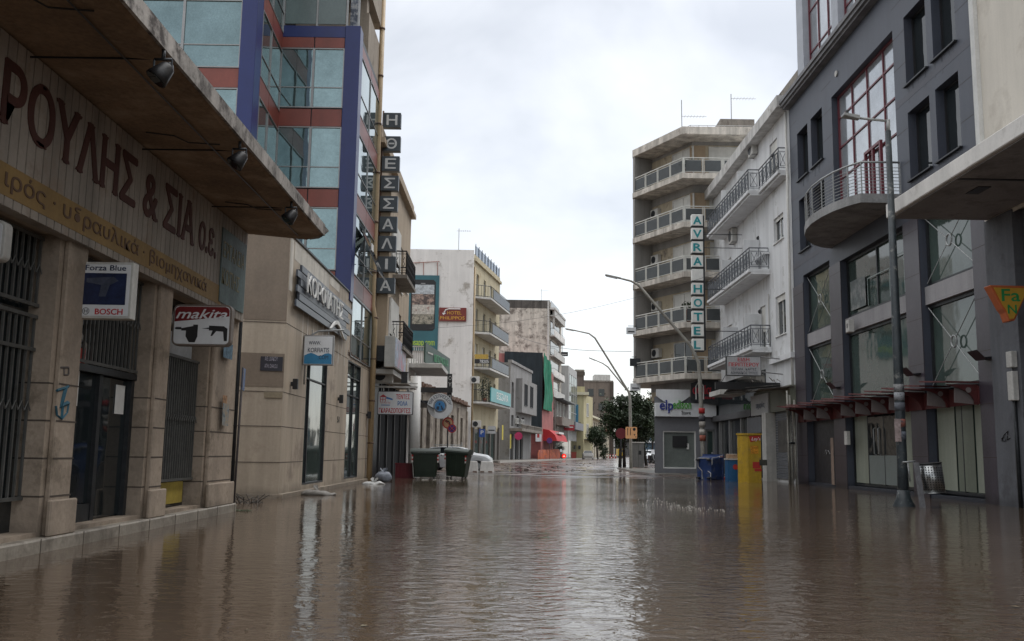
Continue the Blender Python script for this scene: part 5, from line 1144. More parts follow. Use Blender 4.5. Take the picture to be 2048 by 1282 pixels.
# ------------------------------------------------------------ grey building with the projecting slab, far right
cream=mat('plaster_offwhite',(.64,.60,.53),.85,.05,.5,.12,.1,dirt=(.5,.46,.4),damt=.25,dscale=.5); gpl=wetlow(mat('plaster_bluegrey',(.125,.13,.145),.8,.12,.8,.3,.1,dirt=(.08,.08,.09),damt=.3),.4,.7)
FR2=Fr(12.5,0,r=(0,-1))
rb=building('corner_block','off white building with a grey ground floor and a wide projecting white slab','x' and FR2,-24.29,-4,30,12,cream,[],z0=7.3)
mb=MB(); mb.box(FR2,-24.28,-4,-11,-.55,-.3,7.35); g=mb.build('ground_floor_wall',gpl,rb)
MB().box(FR2,-24.285,-22.9,-.54,.04,-.3,7.38).build('pillar',gpl,rb,bevel=.01)
MB().box(FR2,-22.88,-22.3,-.54,-.2,-.3,7.36).build('pillar',mat('pillar_dark',(.07,.07,.08),.8,.2),rb)
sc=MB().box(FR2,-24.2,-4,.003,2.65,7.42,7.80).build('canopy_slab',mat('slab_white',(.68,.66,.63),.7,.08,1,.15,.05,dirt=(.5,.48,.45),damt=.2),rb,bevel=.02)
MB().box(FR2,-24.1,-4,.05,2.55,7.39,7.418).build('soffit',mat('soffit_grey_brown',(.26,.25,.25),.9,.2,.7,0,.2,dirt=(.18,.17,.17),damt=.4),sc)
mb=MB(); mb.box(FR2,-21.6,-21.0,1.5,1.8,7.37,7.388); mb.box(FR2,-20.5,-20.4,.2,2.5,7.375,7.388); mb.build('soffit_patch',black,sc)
MB().box(FR2,-24.28,-24.05,.003,.12,7.85,30).build('white_trim',mat('trim_white',(.60,.60,.58),.6,.1,2,.2),rb)
mb=MB(); mb.tube([FR2.w(-24,.02,7.9),FR2.w(-22,.03,8.3),FR2.w(-20,.03,8.9),FR2.w(-17,.03,9.2)],.012,4); mb.build('cable',black,rb)
# Fa N sign
yb=21.6; F=camfr(yb); A_=lambda px,py:(lambda p:(p.x,p.z))(YP(px,py,yb))
t=thing('triangle_sign','orange rimmed yellow triangular sign with green letters at the right edge','sign',(YP(2015,600,yb).x,yb,4.3))
tri=[A_(1979,570),A_(2060,572),A_(2030,641),A_(2018,643),A_(2012,625),A_(2006,618)]
MB().plate(F,tri,-.30,0).build('casing',mat('sign_orange',(.42,.10,.03),.4,.1),t,bevel=.015)
cx=sum(p[0] for p in tri)/6; cz=sum(p[1] for p in tri)/6
tri2=[A_(1987,575),A_(2056,577),A_(2027,637),A_(2019,638),A_(2012,619),A_(2005,610)]
MB().plate(F,tri2,.001,.008).build('face',mat('sign_mustard',(.47,.27,.03),.45,.1),t)
gr=mat('sign_green',(.01,.22,.06),.5)
a=A_(2004,602); text('Fa',F,a[0],.0085,a[1],.30,gr,t,width=.42,bold=.04,depth=.004); a=A_(2016,627); text('N',F,a[0],.0085,a[1],.22,gr,t,width=.2,bold=.04,depth=.004)
MB().tube([(12.55,yb+.15,YP(2048,580,yb).z),(12.0,yb+.15,YP(2048,580,yb).z)],.03,6).build('bracket',metald,t)
MB().box(F,A_(2036,0)[0],12.75,-.22,-.1,A_(2036,640)[1],A_(2036,600)[1]).build('mount',MATS['sign_orange'],t)
# meter boxes and cables on the corner pillar
for (px,py,hh,lb) in ((2025,719,.2,'upper small beige cable box on the grey corner pillar'),(2028,772,.36,'larger lower beige cable box on the grey corner pillar')):
    p=XP(px,py,12.4); t=thing('cable_box',lb,'box',(p.x,p.y,p.z-hh)); MB().box(FR2,-p.y-.13,-p.y+.13,.045 if p.y>22.9 else -.2,.2,p.z-hh,p.z+hh).build('case',white_d,t,bevel=.015); MB().tube([(p.x,p.y+.02,p.z-hh),(p.x,p.y+.02,p.z-hh-.5)],.02,5).build('cable',black,t)
p=XP(2035,900,12.42); tag(MB().tube([(12.42,p.y,.0),(12.42,p.y,3.0)],.05,6).build('conduit',metald),'dark vertical cable conduit below the lower beige cable box','pipe')
W3=lambda px,py: XP(px,py,12.45)
MB().tube([W3(2003,878),W3(2008,872),W3(2012,882),W3(2004,882),W3(2008,870),W3(2016,862),W3(2014,880),W3(2020,876),W3(2012,866)],.013,4).build('graffiti',black,rb)
# ------------------------------------------------------------ white hotel
hw=mat('hotel_white',(.68,.69,.70),.85,.06,.6,.16,.08,dirt=(.40,.40,.39),damt=.2,dscale=.6)
iron=mat('iron_grey',(.10,.11,.125),.5,.15)
HO=[]
def hr(a,b_): 
    s0,s1,z0,z1=FR.rect(a,b_); return (s0,s1,z0,z1)
HO=[hr((1537,498),(1556,432)),hr((1543,682),(1560,590)),hr((1530,300),(1552,270))]
HO=[(-44.2,-42.6,HO[0][2],HO[0][3]),(-44.2,-42.6,HO[1][2]+.1,HO[1][3]),(-44.6,-43.3,14.15,16.3),(-50.4,-49.2,10.3,12.5),(-54.2,-53.0,10.3,12.5),(-50.4,-49.2,6.45,8.6),(-54.2,-53.0,6.45,8.6),(-50.6,-49.4,14.2,16.3),(-47.0,-46.0,6.45,8.6)]
ht=building('white_hotel','white hotel with patterned grey iron balconies, between the slate block and the corner flats',FR,-58.5,-41.32,17.2,11,hw,HO,t=.18)
for i,q in enumerate(HO): window(ht,FR,q,-.17,white,dglass,nx=2,fw=.07,d=.07,shutter=.15 if i<2 else .6,sill=.07 if i<2 else None)
MB().box(FR,-58.2,-41.3,-.3,.55,17.05,17.6).build('parapet',mat('parapet_white',(.60,.59,.57),.85,.1,.8,.35,.1,dirt=(.3,.28,.26),damt=.3),ht)
MB().box(FR,-46.5,-41.3,-5,-.5,17.6,18.9).build('stair_tower',concrete,ht)
def diamond_rail(F,pts,z,h,m,parent,name='railing',cell=.62):
    mb=MB()
    for zz,r in ((h,.032),(h-.16,.016),(.12,.016)): mb.tube([F.w(s,o,z+zz) for s,o in pts],r,5)
    for (p,q) in zip(pts,pts[1:]):
        L_=math.hypot(q[0]-p[0],q[1]-p[1]); n=max(1,int(round(L_/cell)))
        for i in range(n+1):
            u=i/n; s,o=p[0]+(q[0]-p[0])*u,p[1]+(q[1]-p[1])*u; mb.tube([F.w(s,o,z),F.w(s,o,z+h)],.02,4)
            if i<n:
                def at(v,zz): return F.w(p[0]+(q[0]-p[0])*(i+v)/n,p[1]+(q[1]-p[1])*(i+v)/n,z+zz)
                a,b_=.18,.82; lo,hi=.2,h-.2
                mb.tube([at(a,lo),at(b_,lo),at(b_,hi),at(a,hi),at(a,lo)],.018,4); mb.tube([at(a,lo),at(b_,hi)],.012,4); mb.tube([at(a,hi),at(b_,lo)],.012,4)
    return mb.build(name,m,parent)
def hb(y0,y1,z,o,near=None,slabm=hw):
    P=[(-y1,.003),(-y1,o),(-y0,o),(-y0,.003)] if not near else [(-y1,.003),(-y1,o),(-y0,o),(-y0,near[1]),(-near[0],near[1]),(-near[0],.003)]
    b_=MB().slab(FR,P,z-.16,z).build('balcony_slab',slabm,ht,bevel=.015)
    k=.93; MB().slab(FR,[(s*1.0,max(.003,oo-.12)) for s,oo in P],z-.26,z-.163).build('slab_moulding',slabm,b_)
    Q=[(s+(.05 if s<-(y0+y1)/2 else -.05),max(.06,oo-.06)) for s,oo in P]
    diamond_rail(FR,Q,z,1.05,iron,b_); return b_
hb(44.9,54.6,14.12,1.05,(41.5,.52)); hb(45.0,54.8,10.2,1.05); hb(45.0,54.9,6.38,1.05)
for y,z in ((47.8,14.12),(51.5,14.12),(46.8,10.2),(51.8,10.2),(46.8,6.38),(51.8,6.38)):
    MB().box(FR,-y-.06,-y+.06,.003,.85,z+.002,z+1.85).build('balcony_divider',hw,ht,bevel=.01)
MB().box(FR,-58.4,-45,.003,.3,10.95,11.05).build('moulding',hw,ht); MB().box(FR,-44.9,-41.33,.003,.2,5.5,5.75).build('moulding',hw,ht)
mb=MB(); mb.tube([FR.w(-41.5,.1,.2),FR.w(-41.5,.1,16.9)],.06,6); mb.tube([FR.w(-45.2,.06,9.0),FR.w(-45.2,.06,5.5)],.03,5); mb.build('drainpipe',white_d,ht)
for (px,py,o,w_,h_,lb) in ((1504,312,0,.9,.75,'air conditioner hung high on the white hotel wall under its roof edge'),(1464,486,0,.9,.8,'air conditioner on the white hotel wall below the top balcony')):
    s,z=FR.at(px,py,.2); ac_unit(FR,s,o,z,w_,h_,lb)
for s,z in ((-44,15.6),(-48.4,15.6),(-47,12.2),(-47,8.4)): MB().disc(FR.w(s,.0,z),FR.n,.13,.1,10,r2=.06).build('wall_light',metald,ht)
hotel_drips.build('drip_stain',mat('drip_grey',(.42,.41,.39),.85,.2,3),ht)
# antennas and railings on roofs are built with the flats below
fl_dk=mat('band_dark',(.07,.07,.075),.6,.2)
# ground floor kiosk
ks=MB().box(FR,-47.6,-41.4,.003,.25,3.2,4.3).build('kiosk_fascia',mat('olive_panel',(.16,.165,.125),.6,.15,1,.2),ht)
MB().box(FR,-47.9,-44.7,.26,.34,3.15,4.15).build('kiosk_sign',mat('sign_dirty_white',(.36,.36,.36),.5,.1),ht)
text('εφημερίδες',FR,-46.9,.341,3.5,.28,mat('ink_grey',(.10,.12,.16),.6),ht,width=1.6); ring(camfr(0),V3((0,0,-50)),.1,.2,0,.01,metald,ht,'x') if False else None
mb=MB(); random.seed(5)
for k in range(16):
    s=-48.3+k*.44; z=4.38+.22*math.sin(k*.33)+random.uniform(-.03,.05); mb.prism([FR.w(s,.1,z),FR.w(s+.46,.1,z+.04),FR.w(s+.46,1.7,z-.12),FR.w(s,1.7,z-.16)],[FR.w(s,.1,z+.03),FR.w(s+.46,.1,z+.07),FR.w(s+.46,1.7,z-.09),FR.w(s,1.7,z-.13)])
for k in range(22):
    s=random.uniform(-46,-41.6); o=random.uniform(.4,1.6); a=random.uniform(0,3); l=random.uniform(.2,.5); mb.tube([FR.w(s,o,4.5),FR.w(s+l*math.cos(a),o+l*math.sin(a)*.4,4.5+random.uniform(.02,.2))],.02,4)
mb.build('broken_canopy',mat('canopy_scrap',(.10,.095,.09),.8,.5,3,0,.3,dirt=(.3,.28,.25),damt=.3,dscale=3),ht)
MB().box(FR,-50.5,-47.9,.6,1.9,4.25,4.5).build('canopy_edge',white_d,ht)
shm=mat('shutter_grey',(.15,.16,.18),.45,.15,1,.2)
mb=MB(); 
for k in range(26): mb.box(FR,-44.5,-41.9,-.0+.003,.06,.15+k*.12,.25+k*.12)
mb.build('roller_shutter',shm,ht)
MB().box(FR,-44.1,-42.3,.061,.07,1.35,2.8).build('shop_window',mat('dusty_glass',(.07,.065,.06),.4,.5,3),ht)
MB().box(FR,-45.3,-44.6,.003,.5,-.2,3.2).build('pillar',white_d,ht,bevel=.01)
MB().box(FR,-58.3,-45.4,.003,.05,.1,3.15).build('shop_front',dglass,ht); MB().box(FR,-58.3,-46.2,.003,.05,3.5,5.4).build('mezzanine_window',dglass,ht); MB().box(FR,-58.3,-48,.003,.35,3.16,3.49).build('sign_band',fl_dk,ht)
mb=MB()
for s in (-58.2,-56,-53.5,-50.8,-49.3,-47.6,-46.2): mb.box(FR,s,s+.25,.06,.2,0,3.15)
mb.build('column',alu,ht)
MB().box(FR,-49,-46.4,.201,.24,2.3,3.1).build('roller_box',shm,ht)
for z,c in ((1.35,.5),(1.9,.5)): MB().box(FR,-46.05,-45.7,.21,.22,z,z+.5).build('price_list',signwhite,ht)
# kiosk sign EIDH PERIPTEROU
yb=43.0; q0=YP(1453,751,yb); q1=YP(1522,713,yb)
t,F=lightbox('lightbox_sign','grey white sign with red and black Greek kiosk lettering below the lowest hotel balcony',q0.x,q1.x,q0.z,q1.z,yb,.2,mat('sign_aged',(.42,.42,.43),.5,.15,2,.2),metald,0,False)
w_=q1.x-q0.x;h_=q1.z-q0.z
text('ΕΙΔΗ',F,q0.x+w_*.33,.0065,q0.z+h_*.74,h_*.18,sr,t,width=w_*.33,bold=.05,depth=.003); text('ΠΕΡΙΠΤΕΡΟΥ',F,q0.x+w_*.07,.0065,q0.z+h_*.48,h_*.19,sr,t,width=w_*.86,bold=.05,depth=.003)
text('ΤΣΙΓΑΡΑ · ΚΑΡΤΕΣ',F,q0.x+w_*.14,.0065,q0.z+h_*.28,h_*.12,dk,t,width=w_*.72,bold=.02,depth=.003); text('ΑΘΗΝΑΪΚΟΣ ΤΥΠΟΣ',F,q0.x+w_*.12,.0065,q0.z+h_*.08,h_*.13,dk,t,width=w_*.78,bold=.02,depth=.003)
mb=MB(); mb.tube([(q1.x,yb+.1,q0.z+.2),(12.5,yb+.1,q0.z+.1)],.03,5); mb.tube([(q1.x-.1,yb+.1,q1.z),(12.5,yb+.1,q1.z-.1)],.03,5); mb.build('bracket',alu,t)
q0=YP(1431,778,yb+.6); q1=YP(1533,765,yb+.6); t=thing('beam','black horizontal sign beam just below the red and black kiosk sign','beam',(q0.x,yb+.6,q0.z)); Fb2=camfr(yb+.6); MB().box(Fb2,q0.x,12.5,-.15,0,q0.z,q1.z).build('bar',black,t)
mb=MB(); mb.tube([(q0.x+.3,yb+.68,q1.z),(q0.x+.8,yb+.68,q1.z+.8)],.015,4); mb.build('stay',metald,t)
# bundle of pale poles
t=thing('pole_bundle','bundle of pale upright poles strapped together at the edge of the kiosk shutter','poles',FR.w(-41.4,.35,0))
pw=mat('pole_wood_white',(.36,.35,.31),.7,.25,5,.3); random.seed(8)
for k in range(6):
    y=41.15+random.uniform(-.1,.18); x=12.2+random.uniform(-.12,.2); MB().tube([(x,y,-.1),(x+random.uniform(-.03,.03),y+random.uniform(-.05,.05),3.5+random.uniform(-.3,.6))],.045,7).build('pole',pw,t)
MB().tube([(12.22,41.2,1.7),(12.22,41.2,1.78)],.19,10).build('strap',metald,t)
# ------------------------------------------------------------ AVRA HOTEL
yb=50.0; F=camfr(yb); c=YP(1394,690,yb)
t=thing('vertical_sign','vertical hotel sign of stacked white boxes with turquoise Latin letters','sign',(c.x,yb,c.z)); tq=mat('turquoise_letter',(.005,.24,.27),.4,.1)
lit=mat('box_cream',(.74,.74,.71),.5,.1,2,.15)
for ch,py in zip('AVRA HOTEL',(440,467,494,522,549.5,577,605,633,661,689)):
    px=1394.5+(py-440)*.004*0+ (py-440)*.008
    c=YP(px,py,yb); bx_=MB().box(F,c.x-.31,c.x+.31,-.3,0,c.z-.315,c.z+.315).build('letter_box',lit,t,bevel=.02)
    if ch!=' ': text(ch,F,c.x-.21,.001,c.z-.22,.44,tq,bx_,width=.42 if ch not in 'EL' else .32,bold=.08,depth=.012)
    MB().box(F,c.x-.33,c.x+.33,-.31,-.02,c.z-.37,c.z-.318).build('divider',metald,t)
    MB().tube([(c.x+.31,yb+.15,c.z),(12.5,yb+.15,c.z)],.02,4).build('bracket',metald,t) if ch in 'VRHE' else None
c0=YP(1394,430,yb); c1=YP(1397,700,yb); MB().box(F,c0.x+.33,c0.x+.41,-.2,-.1,c1.z,c0.z).build('post',metald,t)
# ------------------------------------------------------------ corner flats
CY=56.0; K=V3((10.38,CY,0)); dL=V3((-.46,.89,0)).normalized(); FCr=camfr(CY); FCl=Fr(K.x-dL.x*0,K.y,r=(-dL.x,-dL.y))   # reading direction toward the corner
# FCl: s from -5.9 (far left end) to 0 (corner)
LL=5.4
t=thing('corner_flats','grey beige corner block of flats with angular glass paneled balconies above the energy store','building',(10.4,CY,0))
fl_w=mat('flats_wall',(.45,.385,.28),.85,.1,.6,.25,.1,dirt=(.18,.15,.12),damt=.3); fl_c=mat('flats_concrete',(.62,.575,.51),.8,.15,1.6,.5,.15,dirt=(.25,.21,.18),damt=.2,dscale=2.6)
fl_d=mat('flats_shade_grey',(.27,.26,.245),.85,.12,.6,.25,.1)  # darker grey puts the shade of the wing walls into the colour
end=K+dL*LL
def outl(inset,xr=15.5,inl=None):
    """plan outline of the flats, inset from the slab edge"""
    i=inset; nL=FCl.n
    a=K+dL*LL+(-nL)*i; 
    # corner of the inset lines: left line offset by i along -n, right line offset by i along +y
    # intersection of y=CY+i with the inset left line
    p=K-nL*i; tt=(CY+i-p.y)/dL.y; c=p+dL*tt
    return [a,c,V3((xr,CY+i,0))]
def slabpoly(i,z0,z1,name,m,parent,back=9,**k):
    A_,C_,D_=outl(i); P=[A_,C_,D_,V3((15.5,CY+back,0)),V3((A_.x+(CY+back-A_.y)*.2,max(A_.y,CY+back),0))]
    if P[-1].y-P[0].y<.01: P=P[:-1]
    mb=MB(); mb.prism([p+V3((0,0,z0)) for p in P],[p+V3((0,0,z1)) for p in P]); return mb.build(name,m,parent,**k)
slabpoly(1.45,4.6,21.0,'wall',fl_w,t); 
slabpoly(.0,20.85,21.35,'roof_slab',fl_c,t,bevel=.02)
slabpoly(1.43,20.62,20.84,'dark_lintel',fl_d,t)
ZL=[18.38,15.3,12.2,9.1,6.02]
A0,C0,D0=outl(.05)
pan=[mat('rail_glass_grey',(.055,.062,.065),.6,.2,1.5),mat('rail_frame_white',(.58,.58,.54),.5,.1)]
for i,z in enumerate(ZL):
    s_=slabpoly(.0,z-.35,z,'balcony_slab',fl_c,t,bevel=.015)
    mb=MB(); mf=MB()
    for F_,a,b_,n in ((FCl,-LL+.05,-.05,4),(FCr,C0.x+.03,15.3,4)):
        L_=(b_-a)/n
        for k in range(n): mb.box(F_,a+k*L_+.12,a+(k+1)*L_-.12,-.10,-.07,z+.12,z+.82)
        for k in range(n+1):
            for e in (-.05,.05): mf.box(F_,a+k*L_+e-.02,a+k*L_+e+.02,-.12,-.06,z,z+.95)
        mf.box(F_,a,b_,-.13,-.05,z+.95,z+1.0); mf.box(F_,a+.1,b_-.1,-.10,-.07,z+.825,z+.85); mf.box(F_,a+.1,b_-.1,-.10,-.07,z+.09,z+.115)
    r_=mf.build('railing',pan[1],s_); mb.build('railing_glass',pan[0],r_)
    zl=z-.35-.5
    slabpoly(1.42,zl,z-.351,'lintel',fl_d,t)
    # wing wall at far left end
    a=K+dL*(LL-.02); b_=a-FCl.n*1.45; c_=dL*.2
    zt_=(ZL[i-1]-.42 if i else 20.85)
    MB().prism([p+V3((0,0,z)) for p in (a-FCl.n*.03,b_,b_-c_,a-c_-FCl.n*.03)],[p+V3((0,0,zt_)) for p in (a-FCl.n*.03,b_,b_-c_,a-c_-FCl.n*.03)]).build('wing_wall',fl_d,t)
# windows: shutters and sliding doors
FWl=Fr(*(K-FCl.n*1.45).xy,r=(-dL.x,-dL.y)); FWr=camfr(CY+1.45)
tan=mat('flats_tan',(.36,.27,.18),.8,.1)
for i,z in enumerate(ZL):
    z2=z+2.15
    window(t,FWl,(-2.9,-.9+.2,z+.02,z2),.004,white_d,MATS['shutter_white'] if i!=4 else dglass,nx=2,fw=.07,d=.06,name='balcony_door')
    window(t,FWr,(12.3,14.2,z+.02,z2),.004,white_d,MATS['shutter_white'],nx=1,fw=.07,d=.06,name='balcony_door')
    MB().box(FWr,11.1,12.1,.004,.015,z+.02,z2+.05).build('tan_panel',tan,t)
    if i in (1,2,3,4): ac_unit(FWl,-4.6,0,z+1.35,.8,.6,['','air conditioner in the shaded end of the second highest flats balcony','air conditioner in the shaded end of the middle flats balcony','air conditioner in the shaded end of the second lowest flats balcony','air conditioner in the shaded end of the lowest flats balcony'][i])
# roof rail, antennas, chimney
mb=MB(); A1,C1,D1=outl(1.2); P=[A1*.5+C1*.5,C1,D1]
for z in (21.85,21.6): mb.tube([p+V3((0,0,z)) for p in P],.02,4)
for p,q in zip(P,P[1:]):
    for k in range(9): r=p.lerp(q,k/8); mb.tube([r+V3((0,0,21.3)),r+V3((0,0,21.85))],.015,4)
mb.build('roof_railing',galv,t)
MB().box(FCr,13.2,15.4,-4,-2,21.35,22.6).build('chimney_block',concrete,t)
for (px,py0,py1,arm,lb) in ((1364,262,200,1,'thin television antenna near the front corner of the flats roof'),(1463,245,188,1,'taller television antenna beside the concrete block on the flats roof')):
    y=CY+2.2; a=YP(px,py0,y); b_=YP(px-1,py1,y); th=thing('antenna',lb,'antenna',(a.x,y,21.35)); a.z=21.35
    MB().tube([a,b_],.03,5).build('mast',galv,th); c=b_-V3((0,0,.3 if px>1400 else 1.1)); mb=MB(); mb.tube([c,c+V3((1.6,0,0))],.015,4)
    for k in range(7): mb.tube([c+V3((.2+k*.2,-.25,0)),c+V3((.2+k*.2,.25,0))],.008,4)
    mb.build('aerial',galv,th)
th=thing('potted_plant','bushy green palm on the top balcony corner of the flats','plant',(10.9,CY+.7,18.4)); MB().tube([(10.9,CY+.7,18.39),(10.9,CY+.7,18.85)],.2,8,r1=.27).build('pot',MATS.get('terracotta'),th)
mb=MB()
for k in range(120):
    a=random.uniform(0,6.28); e=random.uniform(.2,1.3); d=V3((math.cos(a)*math.cos(e),math.sin(a)*math.cos(e),math.sin(e))); p=V3((10.9+random.uniform(-.5,.6),CY+.7,18.9)); L_=random.uniform(.5,.95); q=p+d*L_*.6; r=q+d*L_*.4-V3((0,0,.2)); s_=d.cross(V3((0,0,1))).normalized()*.035
    mb.face([p,q-s_,r,q+s_])
mb.build('fronds',leafm,th)
th=thing('potted_plant','small dark plant in a pot on the second lowest corner balcony of the flats','plant',(10.7,CY+.6,9.12)); MB().tube([(10.7,CY+.6,9.11),(10.7,CY+.6,9.9)],.18,8,r1=.24).build('pot',MATS['terracotta'],th)
leafball(V3((10.7,CY+.6,10.15)),(.45,.35,.3),160,leafd,th)
# store front
st_g=mat('store_grey',(.16,.165,.18),.6,.1); t2=t
GY=CY+1.3; Fg=camfr(GY); X=lambda px,py: YP(px,py,GY)
xl=X(1310,850).x; xr=X(1437,850).x
mb=MB(); wx0,wx1=X(1326,900).x,X(1392,900).x; wz0,wz1=X(1350,937).z,X(1350,862).z
Gr=Fr(0,GY,0); wallgrid(mb,Gr,xl,15.3,-.1,4.65,[(wx0,wx1,wz0,wz1),(X(1412,0+900).x,X(1430,900).x,.2,2.7)],0,.25)
a=V3((xl,GY,0)); b_=V3((xl+1.6,GY+6,0)); mb.prism([a+V3((0,.26,-.1)),V3((15.3,GY+.26,-.1)),V3((15.3,GY+8,-.1)),b_+V3((0,2,-.1))],[a+V3((0,.26,4.65)),V3((15.3,GY+.26,4.65)),V3((15.3,GY+8,4.65)),b_+V3((0,2,4.65))])
mb.v=mb.v; mb.build('store_wall',st_g,t)
window(t,Gr,(wx0,wx1,wz0,wz1),-.24,white,glass('store_glass',(.15,.17,.16),0,.06),nx=1,fw=.07,d=.2,name='store_window')
window(t,Gr,(X(1412,900).x,X(1430,900).x,.2,2.7),-.24,alu,iglass,nx=1,fw=.1,d=.1,name='store_door')
MB().box(Gr,wx0+.6,wx0+1.5,-.13,-.1,1.6,2.3).build('screen',black,t); MB().box(Gr,wx1-.55,wx1-.4,-.13,-.1,1.5,1.85).build('notice',white,t)
q0=X(1309,833); q1=X(1430,808)
sg=thing('store_sign','white fascia sign with blue and green rounded lettering above the corner store window','sign',(q0.x,GY-.3,q0.z))
MB().box(Gr,q0.x,q1.x,.01,.35,q0.z,q1.z).build('fascia',signwhite,sg,bevel=.01)
bl_=mat('letter_blue',(.015,.03,.22),.4); gn_=mat('letter_green',(.07,.36,.03),.4)
a=X(1318,817);w_=X(1344,817).x-a.x; text('elp',Gr,a.x,.36,a.z-.08,.62,bl_,sg,width=w_,bold=.04,depth=.06); a=X(1344,817); text('edison',Gr,a.x,.36,a.z-.02,.55,gn_,sg,width=X(1380,817).x-a.x,bold=.02,depth=.06)
a=X(1361,829); text('Store',Gr,a.x,.36,a.z,.22,metald,sg,width=.55,depth=.03)
q0=X(1311,810);q1=X(1378,780); mb=MB(); P=[(q0.x,q1.z)]+[(q0.x+(q1.x-q0.x)*k/10,q0.z+.55-.55*math.sin(math.pi*k/10)*.9) for k in range(11)]+[(q1.x,q1.z)]; mb.plate(Gr,P,.2,.3); mb.build('curved_panel',signwhite,sg)
q0=X(1379,815);q1=X(1432,752)
sg=thing('shop_sign','dark grey sign with red lettering and a white house outline beside the lamp pole','sign',(q0.x,GY-.6,q0.z)); MB().plate(Gr,[(q0.x,q0.z+.4),(q1.x,q0.z+.1),(q1.x,q1.z),(q0.x,q1.z-.5)],.4,.6).build('board',metald,sg)
text('οικία',Gr,q0.x+.1,.601,q0.z+.8,.5,mat('letter_red',(.42,.015,.03),.4),sg,width=1.1,bold=.06,depth=.06); text('store',Gr,q0.x+.7,.601,q0.z+.5,.2,MATS['letter_red'],sg,width=.7,bold=.05,depth=.04)
mb=MB(); x,z=X(1388,800).x,X(1388,800).z; mb.tube([Gr.w(x,.68,z),Gr.w(x,.68,z+.8),Gr.w(x+.22,.68,z+1.15),Gr.w(x+.45,.68,z+.8),Gr.w(x+.45,.68,z)],.035,4); mb.build('house_outline',white,sg)
# small signs hanging on the flats
for (a,b_,lb,m_) in (((1253,668),(1272,655),'small white projecting sign on the flats at the third slab from the bottom',signwhite),((1260,732),(1281,717),'blank dark grey projecting sign left of the flats',metald),((1261,781),(1281,767),'small pale sign projecting from the lowest slab of the flats',signwhite)):
    q0=YP(*a,60.5); q1=YP(*b_,60.5); F=camfr(60.5); s=thing('projecting_sign',lb,'sign',((q0.x+q1.x)/2,60.5,q0.z)); MB().box(F,q0.x,q1.x,-.1,0,q0.z,q1.z).build('board',m_,s); MB().tube([(q0.x+.1,60.55,q1.z+.1),(8.1,60.55,q1.z+.1)],.02,4).build('bracket',metald,s)
    if m_ is signwhite: MB().box(F,q0.x+.1,q1.x-.1,.001,.008,q0.z+.12,q0.z+.2).build('lettering',metald,s)
q0=YP(1120,712,150); q1=YP(1136,704,150); s=thing('projecting_sign','small distant black sign with white lettering against the sky','sign',(q0.x,150,q0.z)); F=camfr(150); MB().box(F,q0.x,q1.x,-.2,0,q0.z,q1.z).build('board',black,s); MB().box(F,q0.x+.2,q1.x-.2,.001,.01,q0.z+.22,q0.z+.32).build('lettering',white,s); MB().tube([(q0.x-2,150.1,q0.z+.3),(q0.x,150.1,q0.z+.3)],.04,4).build('bracket',metald,s)
# ============================================================ STREET OBJECTS
def lamp(name,label,y,base,pts,r0,r1,hd,m,headlen=.75,basez=0,group=None):
    """pts: pixels from the pole top along the arm to the head; base: pixel of the foot"""
    b_=YP(*base,y); b_.z=basez-.25
    t=thing(name,label,'street lamp',(b_.x,y,0),group)
    P=[b_]+[YP(*p,y) for p in pts]; 
    n=len(P); rs=[r0]+[r0+(r1-r0)*(k/(n-1)) for k in range(1,n)]
    MB().tube(P,rs,10).build('pole',m,t)
    e=P[-1]; d=(P[-1]-P[-2]).normalized(); s=V3((0,1,0)); u=V3((0,0,1))
    mb=MB(); a=e-d*.1; b2=e+d*headlen
    mb.prism([a+s*.06-u*.04,a-s*.06-u*.04,a-s*.06+u*.05,a+s*.06+u*.05],[b2+s*.13-u*.05,b2-s*.13-u*.05,b2-s*.1+u*.02,b2+s*.1+u*.02]); h=mb.build('lamp_head',m,t,bevel=.01)
    MB().prism([e+d*.1+s*.08-u*.055,e+d*.1-s*.08-u*.055,b2-d*.05-s*.1-u*.06,b2-d*.05+s*.1-u*.06],[e+d*.1+s*.08-u*.075,e+d*.1-s*.08-u*.075,b2-d*.05-s*.1-u*.08,b2-d*.05+s*.1-u*.08]).build('lens',signwhite,h)
    return t,P
pg=mat('pole_galvanised',(.30,.29,.26),.5,.25,3,.2,.05,metal=.2)
t,P=lamp('street_lamp','tall galvanised street lamp with a long slanting arm in front of the corner flats',49.0,(1408,955),[(1406,900),(1400,760),(1397,724),(1380,690),(1277,570),(1262,562),(1238,556)],.13,.045,0,pg)
mb=MB(); cl=[(.35,.02,.02),(.30,.28,.25),(.05,.05,.06),(.28,.08,.05),(.35,.33,.3)]
for k,(c,z) in enumerate(zip(cl,(3.3,2.6,2.9,1.9,2.2))):
    MB().tube([V3((P[1].x+(z-1.5)*-.02,49,z)),V3((P[1].x+(z-1.5)*-.02,49,z+.28))],.16,10).build('sticker',mat(['sticker_red','sticker_cream','sticker_black','sticker_rust','sticker_pale'][k],c,.7,.4,8),t)
t,P=lamp('street_lamp','farther street lamp with a slanting arm rising beside the tree',71,(1262,937),[(1261,880),(1260,800),(1258,785),(1250,772),(1190,676),(1178,667),(1150,661)],.13,.045,0,pg,basez=.1)
t,P=lamp('street_lamp','most distant street lamp arm, low against the sky above the tree',92,(1272,920),[(1270,850),(1268,800),(1262,790),(1216,734),(1206,727),(1192,721)],.12,.045,0,pg,basez=.2)
